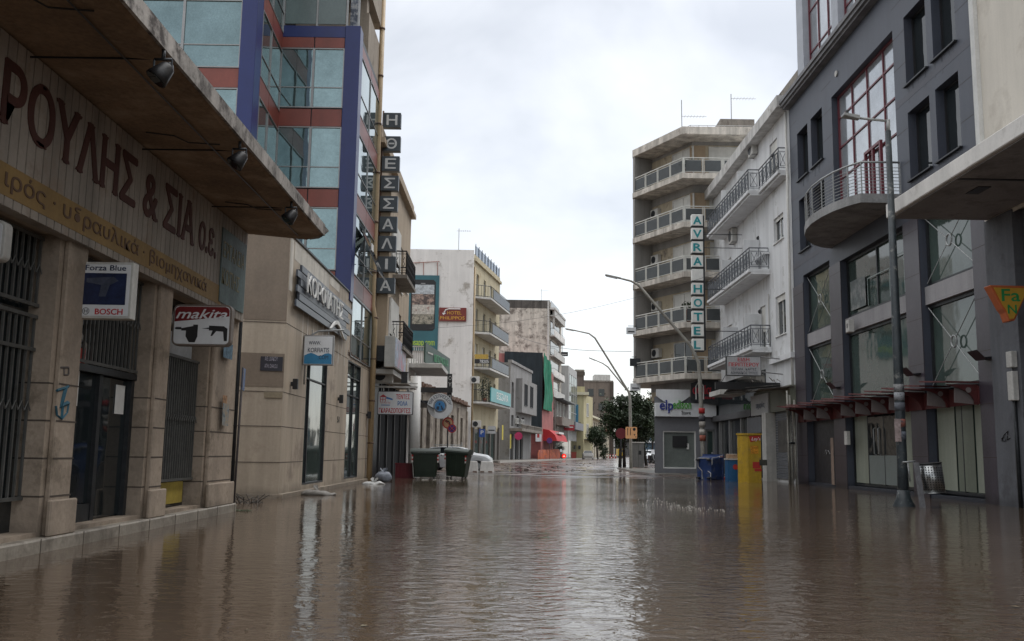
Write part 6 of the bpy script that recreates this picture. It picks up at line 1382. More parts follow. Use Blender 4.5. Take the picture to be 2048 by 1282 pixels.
# near dark lamp with straight arm
y=22.6; pd=mat('pole_dark_green',(.022,.030,.035),.5,.35,4,0,.1,dirt=(.16,.16,.15),damt=.18,dscale=5)
b_=G(1808,1013); t=thing('street_lamp','dark painted street lamp with a straight arm and flared base at right','street lamp',b_)
tp=YP(1776,262,b_.y)
MB().tube([b_+V3((0,0,-.2)),b_+V3((0,0,1.0)),b_+V3((-.0,0,3.2)),tp],[.15,.12,.115,.07],12).build('pole',pd,t)
MB().tube([b_+V3((0,0,-.2)),b_+V3((0,0,.02)),b_+V3((0,0,.2)),b_+V3((0,0,.42))],[.27,.26,.17,.13],12).build('base',pd,t)
e=YP(1776,240,b_.y); MB().tube([tp,e],.055,8).build('spigot',galv,t)
hd=YP(1718,236,b_.y); MB().tube([e-V3((0,0,.03)),hd],.035,8).build('arm',galv,t)
h2=YP(1685,230,b_.y); u=V3((0,0,1)); s=V3((0,1,0))
mb=MB(); mb.prism([hd+s*.08-u*.05,hd-s*.08-u*.05,hd-s*.08+u*.06,hd+s*.08+u*.06],[h2+s*.13-u*.04,h2-s*.13-u*.04,h2-s*.13+u*.03,h2+s*.13+u*.03]); hh=mb.build('lamp_head',galv,t,bevel=.01); MB().tube([h2+V3((.12,0,.03)),h2+V3((.12,0,.13))],.04,8).build('sensor',black,hh)
for k,(z,c,nm) in enumerate(((2.55,(.30,.31,.33),'sticker_torn'),(2.3,(.10,.11,.13),'sticker_grey'),(1.9,(.33,.11,.08),'sticker_orange'),(1.6,(.16,.18,.22),'sticker_blue'),(2.75,(.22,.22,.22),'sticker_pale_grey'))):
    MB().tube([b_+V3((0,0,z)),b_+V3((0,0,z+.2))],.123,12).build('sticker',mat(nm,c,.7,.5,9,0,.1,dirt=(.05,.05,.06),damt=.5,dscale=9),t)
MB().box(camfr(b_.y-.13),b_.x-.2,b_.x-.05,0,.01,1.55,2.1).build('pasted_notice',mat('notice_red_white',(.34,.27,.26),.7,.4,7),t)
# ---------------------------------------------------- wheeled bins
def wheelie(label,loc,rz,bodym,lean=0,group='green communal bins'):
    t=thing('waste_bin',label,'bin',(0,0,0),group); t['_b']=[0,0,0]
    def rr(w_,d,z,r=.08):
        return [V3((x*(w_/2-(r if i else 0)),y*(d/2-(0 if i else r)),z)) for x,y,i in ((-1,-1,1),(1,-1,1),(1,-1,0),(1,1,0),(1,1,1),(-1,1,1),(-1,1,0),(-1,-1,0))]
    rings=[rr(1.04,.72,.16),rr(1.10,.80,.4),rr(1.22,.98,1.12),rr(1.34,1.06,1.13),rr(1.34,1.06,1.2)]
    mb=MB(); 
    for a,b_ in zip(rings,rings[1:]): 
        n=8
        for k in range(n): mb.face([a[k],a[(k+1)%n],b_[(k+1)%n],b_[k]])
    mb.face(rings[0][::-1]); mb.face(rings[-1]); mb.build('body',bodym,t,bevel=.015)
    mb=MB(); 
    for x in (-.35,0,.35): mb.prism([V3((x-.04,-.42,.4)),V3((x+.04,-.42,.4)),V3((x+.04,-.40,.4)),V3((x-.04,-.40,.4))],[V3((x-.04,-.515,1.1)),V3((x+.04,-.515,1.1)),V3((x+.04,-.48,1.1)),V3((x-.04,-.48,1.1))])
    mb.build('rib',bodym,t)
    # rounded lid
    mb=MB(); n=8; L0=None
    for k in range(n+1):
        a=math.pi*k/n; L1=[V3((x,-math.cos(a)*.55,1.205+math.sin(a)*.17)) for x in (-.69,.69)]
        if L0: mb.face([L0[0],L0[1],L1[1],L1[0]],True)
        L0=L1
    for x in (-.69,.69): mb.face([V3((x,-math.cos(math.pi*k/n)*.55,1.205+math.sin(math.pi*k/n)*.17)) for k in range(n+1)])
    mb.face([V3((-.69,-.55,1.203)),V3((.69,-.55,1.203)),V3((.69,.55,1.203)),V3((-.69,.55,1.203))]); lid=mb.build('lid',mat('lid_'+bodym.name,tuple(c*.8 for c in BC[bodym.name]),.5,.2,3),t)
    for x,y in ((-.42,-.28),(.42,-.28),(-.42,.28),(.42,.28)):
        w_=MB().tube([V3((x-.035,y,.07)),V3((x+.035,y,.07))],.11,12).build('wheel',black,t); MB().tube([V3((x,y,.1)),V3((x,y,.2))],.02,5).build('fork',alu,w_)
    for sx in (-1,1):
        mb=MB(); mb.tube([V3((sx*.70,0,1.1)),V3((sx*.78,0,1.1))],.035,8); mb.build('lifting_pin',alu,t)
    for x in (-.62,.60):
        mb=MB()
        for k in range(4):
            mb.cm=k%2; z=.78+k*.08; xo=-.44-.105*(z-.4)/.72; mb.prism([V3((x-.05 if x>0 else x,xo-.03,z)),V3((x+.02 if x>0 else x+.07,xo-.03,z)),V3((x+.02 if x>0 else x+.07,xo-.04,z+.08)),V3((x-.05 if x>0 else x,xo-.04,z+.08))],[V3((x-.05 if x>0 else x,xo-.015,z)),V3((x+.02 if x>0 else x+.07,xo-.015,z)),V3((x+.02 if x>0 else x+.07,xo-.025,z+.08)),V3((x-.05 if x>0 else x,xo-.025,z+.08))])
        mb.build('warning_stripe',[white,redp],t)
    mb=MB(); mb.tube([V3((-.66,-.53,1.15)),V3((-.55,-.46,.6)),V3((-.52,-.42,.15)),V3((-.2,-.42,.13))],.018,5); mb.build('pedal_frame',white_d,t)
    t.location=loc; t.rotation_euler=(0,lean,rz); return t
BC={'bin_green':(.014,.027,.017),'bin_blue':(.012,.04,.15)}
bg_=mat('bin_green',BC['bin_green'],.5,.2,3,.1,.02); bb_=mat('bin_blue',BC['bin_blue'],.5,.3,3,.2,.02,dirt=(.08,.09,.12),damt=.3,dscale=4)
p=G(848,957); wheelie('dark green wheeled bin standing left of its tilted twin, against the white column',(p.x,p.y+.4,-.1),R(4),bg_).scale=(.93,.95,1)
p=G(914,957); wheelie('dark green wheeled bin leaning slightly, in front of the white car',(p.x-.05,p.y+.5,-.08),R(-14),bg_,R(4)).scale=(.80,.85,1)
# yellow emblem blob on the second bin front is wear; red crate beside
p=G(811,955); t=thing('crate','dark red plastic crate half sunk at the shop entrance left of the green bins','crate',p)
mb=MB(); a=.42
for (x0,x1,y0,y1) in ((-a,a,-.3,-.26),(-a,a,.26,.3),(-a,-a+.04,-.259,.259),(a-.04,a,-.259,.259)): mb.box(Fr(p.x,p.y),x0,x1,-y1,-y0,-.1,.62)
mb.build('walls',mat('crate_red',(.16,.012,.02),.5,.2),t)
mb=MB()
for k in range(5): mb.box(Fr(p.x,p.y),-.36+k*.16,-.30+k*.16,.301,.315,.05,.55)
mb.box(Fr(p.x,p.y),-a-.02,a+.02,.301,.33,.56,.63); mb.build('ribs',MATS['crate_red'],t)
# blue bin lying on its back
t=wheelie('blue recycling bin toppled on its side with its wheels in the air',(0,0,0),0,bb_,0,None); q=G(1428,960)
mb=MB(); mb.tube([V3((-.5,-.3,.14)),V3((-.5,.3,.14)),V3((-.1,.3,.14)),V3((.1,.1,.14)),V3((.48,.1,.14))],.02,5); mb.tube([V3((.5,-.34,.14)),V3((.2,-.34,.14)),V3((.1,-.2,.14))],.02,5); mb.build('base_frame',white_d,t)
t.rotation_euler=(R(4),R(90),R(58)); t.location=(q.x-.55,q.y-.1,.52)
# yellow snack cabinet
yb=41.6; q0=YP(1482,964,yb); q1=YP(1522,870,yb); F=camfr(yb); t=thing('snack_cabinet','tall yellow snack cabinet with a red logo corner standing in the water','cabinet',((q0.x+q1.x)/2,yb,0))
ycab=mat('cabinet_yellow',(.50,.32,.025),.55,.15,2,.3,.05,dirt=(.26,.17,.06),damt=.3,dscale=2.5)
xm=q0.x+(q1.x-q0.x)*.36
P=[V3((q0.x,yb+.55,0)),V3((xm,yb,0)),V3((q1.x,yb+.05,0)),V3((q1.x+.05,yb+.7,0)),V3((q0.x+.15,yb+.9,0))]
MB().prism([p+V3((0,0,-.1)) for p in P],[p+V3((0,0,q1.z)) for p in P]).build('body',ycab,t,bevel=.01)
P2=[p+(p-V3(((q0.x+q1.x)/2,yb+.4,0))).normalized()*.05 for p in P]; MB().prism([p+V3((0,0,q1.z)) for p in P2],[p+V3((0,0,q1.z+.07)) for p in P2]).build('top',ycab,t)
F=Fr(xm,yb,r=(q1.x-xm,.05)); w_=q1.x-xm
lg=MB().plate(F,[(.12,q1.z-.32),(w_-.02,q1.z-.20),(w_-.02,q1.z-.02),(.05,q1.z-.05)],.002,.012).build('logo_panel',redp,t); text("Lay's",F,.17,.013,q1.z-.24,.15,white,lg,width=w_*.68,bold=.03,shear=.2,depth=.004)
MB().box(F,.12,w_-.12,.002,.008,1.25,1.6).build('faded_print',mat('orange_print',(.50,.22,.02),.5,.4,9),t)
mb=MB(); mb.box(F,.2,.55,.002,.01,.62,.9); mb.box(F,.28,.6,.002,.01,.5,.6); mb.build('red_stickers',redp,t)
MB().box(F,.5,.85,.011,.016,.75,1.0).build('dark_sticker',mat('sticker_olive',(.05,.05,.04),.7,.5,12),t)
# blue drinks chest
yb=43.2; q0=YP(1455,955,yb); q1=YP(1484,920,yb); F=camfr(yb); t=thing('drinks_chest','low blue drinks chest between the toppled bin and the yellow cabinet','chest',(q0.x,yb,0)); MB().box(F,q0.x+.02,q1.x+.1,-.6,0,-.1,q1.z).build('body',mat('chest_blue',(.012,.09,.22),.4,.15),t,bevel=.02); MB().box(F,q0.x-.01,q1.x+.13,-.63,.03,q1.z+.001,q1.z+.06).build('lid',white_d,t); MB().disc(F.w(q1.x-.3,.0,.65),F.n,.12,.008,16).build('emblem',redp,t)
t=thing('crate','stack of stained crates on top of the blue drinks chest','crate',(q0.x,yb+.3,q1.z+.06)); mb=MB(); mb.box(F,q0.x+.05,q0.x+.5,-.5,-.1,q1.z+.062,q1.z+.25); mb.build('box',mat('crate_tan',(.30,.2,.13),.8,.4,6),t,bevel=.01); MB().box(F,q0.x+.08,q0.x+.47,-.47,-.13,q1.z+.251,q1.z+.27).build('lid',white_d,t)
# red debris: bottle by the bin
c=G(1446,957); t=MB().tube([c+V3((-.25,0,.02)),c+V3((.2,0,.03))],.035,8).build('floating_litter',mat('litter_red',(.5,.06,.02),.4)); tag(t,'small bright red piece of litter floating at the toppled blue bin','litter')
# litter bin tilted
y=24.3; c=G(1866,985); c=YP(1868,984,22.9); t=thing('litter_bin','perforated steel litter bin hanging askew on a leaning post beside the lamp','bin',c)
ax=V3((-.10,0,1)).normalized(); c0=YP(1868,984,22.9); stl=mat('steel_bright',(.34,.35,.35),.28,.25,6,0,.05,metal=.9)
ht_=.68; rad=.26
MB().tube([c0,c0+ax*ht_],rad,20,r1=rad*1.0).build('drum',stl,t); 
MB().tube([c0+ax*ht_,c0+ax*(ht_+.015)],rad*1.06,20).build('rim',black,t); MB().tube([c0+ax*-.02,c0-ax*.0],rad*1.03,20).build('rim',stl,t)
mb=MB()
for i in range(26):
    for j in range(10):
        a=2*math.pi*i/26; p=c0+ax*(.06+j*.058)+V3((math.cos(a),math.sin(a),0))*(rad*1.003); tt=V3((-math.sin(a),math.cos(a),0))*.014; nn_=V3((math.cos(a),math.sin(a),0))*.002
        mb.face([p-tt-ax*.014+nn_,p+tt-ax*.014+nn_,p+tt+ax*.014+nn_,p-tt+ax*.014+nn_])
mb.build('perforation',black,t)
bt=G(1847,1015); tp_=YP(1832,925,bt.y+.1)
pt_=thing('post','leaning grey steel post with a T handle, between the lamp and the litter bin','post',bt)
MB().prism([bt+V3((-.07,-.03,-.2)),bt+V3((.07,-.03,-.2)),bt+V3((.07,.03,-.2)),bt+V3((-.07,.03,-.2))],[tp_+V3((-.06,-.03,0)),tp_+V3((.06,-.03,0)),tp_+V3((.06,.03,0)),tp_+V3((-.06,.03,0))]).build('post_bar',mat('post_grey',(.16,.16,.17),.5,.3,5),pt_,bevel=.005)
mb=MB(); a=tp_+V3((-.28,.1,.0)); mb.tube([a,a+V3((.3,0,.03))],.025,6); mb.tube([a+V3((.12,0,0)),a+V3((.16,0,-.45))],.02,6); mb.build('handle',galv,pt_)
mb=MB(); mb.tube([tp_+V3((.0,.05,-.05)),c0+ax*ht_*.9],.02,5); mb.build('bracket',galv,t)
carg=mat('car_glass',(.018,.022,.025),.12,.1,1,0,0,spec=.25)
# ---------------------------------------------------- cars
def car(name,label,loc,rz,paint,L_=4.2,W_=1.68,Ht=1.40,kind='hatch',group=None,lights=None):
    t=thing(name,label,'car',(0,0,0),group); 
    if kind=='hatch': # x forward
        top=[(-2.1,.62),(-2.08,.95),(-1.75,1.0),(1.0,1.06),(1.75,.95),(2.02,.76),(2.1,.45)]
        gh=[(-2.0,.98),(-1.6,1.33),(-.8,1.40),(.1,1.38),(.45,1.30),(1.15,.93)]
    else:
        top=[(-2.2,.60),(-2.2,.95),(-1.7,1.0),(-1.3,1.0),(1.0,.95),(1.8,.82),(2.15,.62),(2.2,.45)]
        gh=[(-1.75,.99),(-1.1,1.36),(-.5,1.42),(.2,1.40),(.5,1.32),(1.2,.94)]
    k=L_/4.2; xs=sorted(set([x for x,_ in top]+[-2.1+i*.2 for i in range(21)]))
    def zt(x):
        for (a,b_),(c,d) in zip(top,top[1:]):
            if a<=x<=c: return b_+(d-b_)*(x-a)/(c-a+1e-9)
        return top[-1][1]
    def arch(x):
        z=.20
        for wx in (-1.3,1.32):
            if abs(x-wx)<.36: z=max(z,.30+math.sqrt(max(0,.36**2-(x-wx)**2))*.95)
        return z
    xs=sorted(set(xs+[wx+d for wx in (-1.3,1.32) for d in (-.36,-.3,-.2,-.08,.08,.2,.3,.36)]))
    mb=MB(); rings=[]
    for x in xs:
        e=1-max(0,(abs(x)-1.6)/.62)**2*.22; w=W_/2*e; zz=zt(x); zb=min(arch(x),zz-.08)
        rings.append([V3((x*k,s*ww,h)) for s in (1,) for ww,h in ((w*.97,zb),(w,(zb+zz)/2),(w*.985,zz-.08),(w*.88,zz),(0,zz+.03),(-w*.88,zz),(-w*.985,zz-.08),(-w,(zb+zz)/2),(-w*.97,zb))])
    for a,b_ in zip(rings,rings[1:]):
        for j in range(8): mb.face([a[j],a[j+1],b_[j+1],b_[j]],True)
        mb.face([a[8],a[0],b_[0],b_[8]])
    mb.face(rings[0]); mb.face(rings[-1][::-1]); mb.build('body',paint,t)
    # greenhouse: glass with painted roof and pillars
    W2=W_*.80; W3=W_*.62
    def wd(z): return (W2+(W3-W2)*min(1,(z-.93)/.47))/2
    mb=MB(); G0=[V3((x*k,wd(z),z)) for x,z in gh]; G1=[V3((x*k,-wd(z),z)) for x,z in gh]
    mb.face(G0); mb.face(G1[::-1])
    for i in range(len(gh)-1): mb.face([G0[i],G0[i+1],G1[i+1],G1[i]])
    mb.build('windows',carg,t)
    mb=MB(); 
    for i in (1,2,3): 
        if i==len(gh)-2: break
        a0,a1,b0,b1=G0[i],G0[i+1],G1[i+1],G1[i]; u=V3((0,0,.015)); mb.prism([a0,a1,b0,b1],[a0+u,a1+u,b0+u,b1+u])
    mb.build('roof',paint,t)
    mb=MB()
    for G_ in (G0,G1):
        sgn=1 if G_ is G0 else -1; o_=V3((0,.012*sgn,0.01))
        for i in range(len(gh)-1): mb.tube([G_[i]+o_,G_[i+1]+o_],.035,4)
        xm=-.35*k; mb.tube([V3((xm,sgn*wd(.95),.95)),V3((xm,sgn*wd(1.39)*1.02,1.39))],.04,4)
    mb.build('pillars',paint,t)
    for x in (-1.3*k,1.32*k):
        for s in (-1,1):
            w_=MB().tube([V3((x,s*(W_/2-.2),.31)),V3((x,s*(W_/2-.01),.31))],.31,18).build('wheel',black,t); MB().tube([V3((x,s*(W_/2-.005),.31)),V3((x,s*(W_/2+.005),.31))],.19,12).build('rim',galv,w_)
    for s in (-1,1):
        MB().prism([V3((1.98*k,s*.42,.62)),V3((2.04*k,s*.42,.62)),V3((1.90*k,s*.72,.62)),V3((1.8*k,s*.72,.62))],[V3((1.93*k,s*.42,.76)),V3((1.99*k,s*.42,.76)),V3((1.86*k,s*.72,.76)),V3((1.76*k,s*.72,.76))]).build('headlight',signwhite,t)
        MB().prism([V3((-2.10*k,s*.45,.68)),V3((-2.14*k,s*.45,.68)),V3((-2.06*k,s*.73,.68)),V3((-1.95*k,s*.73,.68))],[V3((-2.10*k,s*.45,.88)),V3((-2.14*k,s*.45,.88)),V3((-2.06*k,s*.73,.88)),V3((-1.95*k,s*.73,.88))]).build('taillight',lights or redp,t)
        MB().prism([V3((.85*k,s*(W_/2-.02),.95)),V3((1.0*k,s*(W_/2-.02),.95)),V3((.97*k,s*(W_/2+.13),.95)),V3((.87*k,s*(W_/2+.13),.95))],[V3((.85*k,s*(W_/2-.02),1.07)),V3((1.0*k,s*(W_/2-.02),1.07)),V3((.97*k,s*(W_/2+.13),1.07)),V3((.87*k,s*(W_/2+.13),1.07))]).build('mirror',paint,t)
    mb=MB(); mb.prism([V3((2.0*k,-.78,.25)),V3((2.13*k,-.6,.25)),V3((2.13*k,.6,.25)),V3((2.0*k,.78,.25))],[V3((2.0*k,-.78,.42)),V3((2.13*k,-.6,.42)),V3((2.13*k,.6,.42)),V3((2.0*k,.78,.42))]); mb.prism([V3((-2.0*k,-.78,.25)),V3((-2.17*k,-.6,.25)),V3((-2.17*k,.6,.25)),V3((-2.0*k,.78,.25))],[V3((-2.0*k,-.78,.45)),V3((-2.17*k,-.6,.45)),V3((-2.17*k,.6,.45)),V3((-2.0*k,.78,.45))]); mb.build('bumper',metald if kind=='hatch' else paint,t)
    mb=MB(); mb.prism([V3((-2.155*k,-.26,.52)),V3((-2.165*k,-.26,.52)),V3((-2.165*k,.26,.52)),V3((-2.155*k,.26,.52))],[V3((-2.15*k,-.26,.64)),V3((-2.165*k,-.26,.64)),V3((-2.165*k,.26,.64)),V3((-2.15*k,.26,.64))]); mb.build('number_plate',signwhite,t)
    for s in (-1,1):
        mb=MB()
        for x in (-1.0,-.35,.75): mb.box(Fr(0,0),x*k,x*k+.012,-s*(W_/2+.0)-.003,-s*(W_/2)+.003,.35,.9)
        mb.build('door_gap',black,t)
    t.location=loc; t.rotation_euler=(0,0,rz); return t
cw_=mat('car_white',(.62,.64,.66),.25,.04,2,0,0); cs_=mat('car_silver',(.34,.33,.31),.3,.05,2,0,0,metal=.5)
p=G(989,940); car('parked_car','white hatchback with a roof rack, half hidden behind the green bins',(p.x-2.15,57.6,.02),R(-6),cw_)
rk=thing('roof_rack','thin metal ladder rack on the roof of the white hatchback','roof rack',(p.x-2.6,57.6,1.45)); mb=MB()
for y in (57.2,57.9): mb.tube([(p.x-3.6,y,1.55),(p.x-1.9,y,1.55),(p.x-1.95,y,1.72)],.02,5)
for x in (-3.5,-3,-2.5,-2.0): mb.tube([(p.x+x,57.2,1.55),(p.x+x,57.9,1.55)],.015,4); mb.tube([(p.x+x,57.2,1.42),(p.x+x,57.2,1.55)],.015,4)
mb.build('bars',galv,rk)
red_l=mat('tail_red_lit',(.8,.05,.03),.4,.1,2,0,0)
p=YP(1178,917,150); car('parked_car','small silver saloon parked far down the street beneath the small tree',(p.x,150+2,gz(p.x,150)-.05),R(92+180+172),cs_,4.4,1.75,1.44,'saloon')
# cars and scooters in the side street at the right
for (px,py,y,m_,lb) in ((1296,921,104,cw_,'nearest white car nose glimpsed in the side street beside the corner store'),(1306,905,128,cs_,'farther silver car glimpsed in the side street beside the corner store')):
    p=YP(px,py,y); car('parked_car',lb,(p.x,y,gz(p.x,y)),R(-94),m_)
# jersey barrier
p=G(958,946); t=thing('road_barrier','white plastic road barrier standing in shallow water beside the white car','barrier',(p.x,p.y,0)); F=Fr(p.x,p.y,R(3))
mb=MB()
for a,b_ in ((-.85,-.02),(.02,.85)): mb.prism([F.w(a,-.28,.0),F.w(b_,-.28,.0),F.w(b_,.28,.0),F.w(a,.28,.0)],[F.w(a+.08,-.08,.64),F.w(b_-.08,-.08,.64),F.w(b_-.08,.08,.64),F.w(a+.08,.08,.64)])
mb.build('shell',mat('barrier_white',(.55,.53,.50),.5,.12,3,.25),t,bevel=.03)
mb=MB()
for a in (-.84,-.35,.06,.5): mb.box(F,a,a+.22,.10,.285,.0,.12)
mb.build('foot_recess',mat('barrier_dirt',(.2,.14,.11),.8),t)
# traffic signs
def roundsign(c,r,y,rim,face,inner=None):
    pass
y=49.5
t=thing('traffic_sign','pole with a red ringed no left turn sign above a smaller no parking disc','sign',G(901,957)); c=YP(896,846,y)
MB().tube([(c.x-.0,y+.03,-.2),(c.x,y+.03,c.z+.32)],.03,8).build('pole',metald,t); F=camfr(y)
MB().disc((c.x,y,c.z),(0,-1,0),.30,.02,28).build('face',mat('sign_peach',(.55,.33,.17),.4),t); ring(F,c,.235,.30,.021,.006,redp,t,'rim',n=28)
mb=MB(); mb.tube([(c.x+.1,y-.03,c.z-.17),(c.x+.1,y-.03,c.z+.02),(c.x+.03,y-.03,c.z+.09),(c.x-.06,y-.03,c.z+.09)],.028,4); mb.plate(F,[(c.x-.05,c.z+.0),(c.x-.05,c.z+.18),(c.x-.17,c.z+.09)],.022,.04); mb.build('arrow',black,t)
mb=MB(); mb.tube([(c.x-.16,y-.036,c.z+.16),(c.x+.16,y-.036,c.z-.16)],.018,4); mb.build('slash',redp,t)
c2=YP(904,857,y-.03); MB().disc((c2.x,y-.05,c2.z),(0,-1,0),.23,.02,24).build('lower_face',mat('sign_deep_blue',(.06,.02,.16),.4),t); ring(camfr(y-.05),c2,.185,.23,.021,.006,redp,t,'lower_rim',n=24)
mb=MB(); mb.tube([(c2.x-.14,y-.08,c2.z+.14),(c2.x+.14,y-.08,c2.z-.14)],.018,4); mb.tube([(c2.x-.14,y-.08,c2.z-.14),(c2.x+.14,y-.08,c2.z+.14)],.018,4); mb.build('cross',redp,t)
# parking sign
y=78; q0=YP(958,874,y); q1=YP(970,858,y); F=camfr(y); t=thing('parking_sign','square blue parking sign on a thin pole in front of the yellow block','sign',(q0.x,y,gz(q0.x,y))); MB().box(F,q0.x,q1.x,0,.03,q0.z,q1.z).build('plate',mat('parking_blue',(.02,.08,.33),.4),t); text('P',F,q0.x+.14,.031,q0.z+.22,.34,white,t,width=.22,bold=.03,depth=.004); MB().tube([((q0.x+q1.x)/2,y+.03,0),((q0.x+q1.x)/2,y+.03,q1.z)],.03,6).build('pole',galv,t)
# far round signs
for (px,py,y,r,lb,m_,n_) in ((1037,872,100,.42,'plain magenta pink round sign in front of the grey house','sign_magenta',(.45,.03,.12)),(1099,881,118,.36,'purple no parking disc on the pink wall','sign_purple',(.10,.03,.16)),(1242,867,73,.42,'dark red round sign beside the brown tourist board','sign_dark_red',(.12,.012,.02))):
    c=YP(px,py,y); t=thing('road_sign',lb,'sign',(c.x,y,gz(c.x,y))); MB().disc((c.x,y,c.z),(0,-1,0),r,.03,24).build('disc',mat(n_ and m_,n_,.4,.1),t); MB().tube([(c.x,y+.03,gz(c.x,y)-.1),(c.x,y+.03,c.z+r)],.035,6).build('pole',metald,t)
# tourist board
y=70.6; q0=YP(1251,877,y); q1=YP(1274,854,y); F=camfr(y); t=thing('tourist_board','peach coloured information board with dark symbols on the lamp pole beside the tree','sign',(q0.x,y,q0.z))
MB().plate(F,[(q0.x+.06,q0.z),(q1.x-.06,q0.z),(q1.x,q0.z+.06),(q1.x,q1.z-.06),(q1.x-.06,q1.z),(q0.x+.06,q1.z),(q0.x,q1.z-.06),(q0.x,q0.z+.06)],0,.04).build('plate',mat('board_peach',(.78,.42,.20),.4,.05),t)
mb=MB(); w_=q1.x-q0.x; h_=q1.z-q0.z
for a in (.16,.40): mb.box(F,q0.x+w_*a,q0.x+w_*(a+.05),.041,.05,q0.z+h_*.28,q0.z+h_*.9)
mb.disc(F.w(q0.x+w_*.75,.041,q0.z+h_*.8),F.n,.11,.01,14); mb.plate(F,[(q0.x+w_*.70,q0.z+h_*.38),(q0.x+w_*.85,q0.z+h_*.38),(q0.x+w_*.78,q0.z+h_*.24)],.041,.05); mb.box(F,q0.x+w_*.86,q0.x+w_*.93,.041,.05,q0.z+h_*.1,q0.z+h_*.2); mb.build('symbols',metald,t)
# utility cabinets
for (px0,px1,py0,py1,y,lb) in ((1266,1288,932,886,74,'grey street cabinet behind the second lamp pole'),):
    q0=YP(px0,py0,y); q1=YP(px1,py1,y); F=camfr(y); t=thing('utility_cabinet',lb,'cabinet',(q0.x,y,0)); MB().box(F,q0.x,q1.x,-.6,0,-.1,q1.z).build('body',mat('cabinet_grey',(.13,.13,.125),.6,.2),t,bevel=.02); MB().box(F,q0.x-.05,q1.x+.05,-.65,.05,q1.z+.001,q1.z+.08).build('lid',white_d,t); MB().box(F,(q0.x+q1.x)/2-.008,(q0.x+q1.x)/2+.008,.001,.004,.1,q1.z-.1).build('door_gap',black,t); MB().box(F,q0.x+.45,q0.x+.65,.001,.02,q1.z-.9,q1.z-.6).build('handle',black,t)
# ---------------------------------------------------- trees
bark=mat('bark_dark',(.030,.024,.02),.9,.3,8,0,.5)
def tree(label,base,crown_c,rad,nclump,nleaf,trunks,seed,m1,m2,sz=.16,csz=.9):
    random.seed(seed); t=thing('tree',label,'tree',base,None); b_=V3(base)
    for k,(dx,dy) in enumerate(trunks):
        a=b_+V3((dx,dy,-.1)); top=V3(crown_c)+V3((dx*.8,dy,-rad[2]*.35)); mid=a.lerp(top,.5)+V3((random.uniform(-.12,.12),random.uniform(-.1,.1),0))
        mb=MB(); mb.tube([a,mid,top],[.15,.11,.07],8)
        for q in range(6):
            an=random.uniform(0,6.28); s=mid.lerp(top,random.uniform(.4,1)); e=V3(crown_c)+V3((math.cos(an)*rad[0]*.75,math.sin(an)*rad[1]*.75,random.uniform(-.5,.7)*rad[2])); mb.tube([s,s.lerp(e,.5)+V3((0,0,.25)),e],[.06,.04,.015],6)
        mb.build('trunk',bark,t)
    mb=MB()
    for c in range(nclump):
        while True:
            p=V3((random.uniform(-1,1),random.uniform(-1,1),random.uniform(-1,1)))
            if .35<p.length<1: break
        cc=V3(crown_c)+V3((p.x*rad[0],p.y*rad[1],p.z*rad[2])); cr=csz*random.uniform(.45,1.1)
        mb.cm=0 if random.random()<.6 else 1
        for k in range(nleaf):
            d=V3((random.gauss(0,.45),random.gauss(0,.45),random.gauss(0,.36)))*cr; q=cc+d
            a=V3((random.gauss(0,1),random.gauss(0,1),random.gauss(-.2,.6))).normalized()*sz*random.uniform(.6,1.3); b2=a.cross(V3((random.gauss(0,1),random.gauss(0,1),random.gauss(0,1)))).normalized()*sz*.35
            mb.face([q,q+a*.5+b2,q+a,q+a*.5-b2])
    mb.build('crown',[m1,m2],t); return t
tree('dense dark street tree with several trunks, left of the corner store',(9.55,76,.1),(9.6,76.5,4.1),(2.1,1.8,2.35),95,150,[(-.75,0),(-.35,.3),(.2,-.2),(.9,.3)],11,leafd,leafm,.19,.68)
tree('second darker tree mass behind, filling the gap beside the flats',(11.3,81,.1),(11.2,81.5,3.6),(1.5,1.6,2.0),50,130,[(0,0),(.4,.3)],12,leafd,leafd,.2,.9)
y=160; c=YP(1194,874,y); b_=YP(1196,905,y); tree('small round tree above the silver car',(b_.x,y,.2),tuple(c),(1.75,1.6,1.75),55,110,[(0,0)],13,leafm,leafd,.22,.8)
y=170; c=YP(1208,898,y); tree('low bushy shrub right of the small round tree',(c.x,y,.2),(c.x,y,1.6),(1.0,1,1.5),22,90,[(0,0)],14,leafm,leafd,.2,.6)
y=108; c=YP(1303,815,y); tree('autumn tinted tree in the side street behind the store',(c.x,y,.2),(c.x,y,6.2),(1.4,2,2.6),36,90,[(0,0)],15,mat('leaf_autumn',(.14,.085,.03),.6,.3),leafm,.2,.8)
# side street backdrop houses at right
for (a,b_,y,m_,lb) in (((1288,925),(1322,846),118,mat('blue_house',(.08,.14,.2),.8,.3,.5),'dim bluish house in the side street behind the corner store'),((1283,925),(1330,872),145,mat('side_house',(.11,.10,.09),.8,.3,.5),'dark low house closing the side street')):
    t,F,x0,x1,z1=block('side_street_house',lb,a,b_,y,m_,10)
    for k in range(2): MB().box(F,x0+.5+k*1.3,x0+1.3+k*1.3,.003,.1,z1-1.8,z1-.7).build('window',dglass,t)
    MB().box(F,x0+.2,x1-.2,.003,.5,2.6,2.9).build('sign_band',signwhite if y==118 else redp,t)
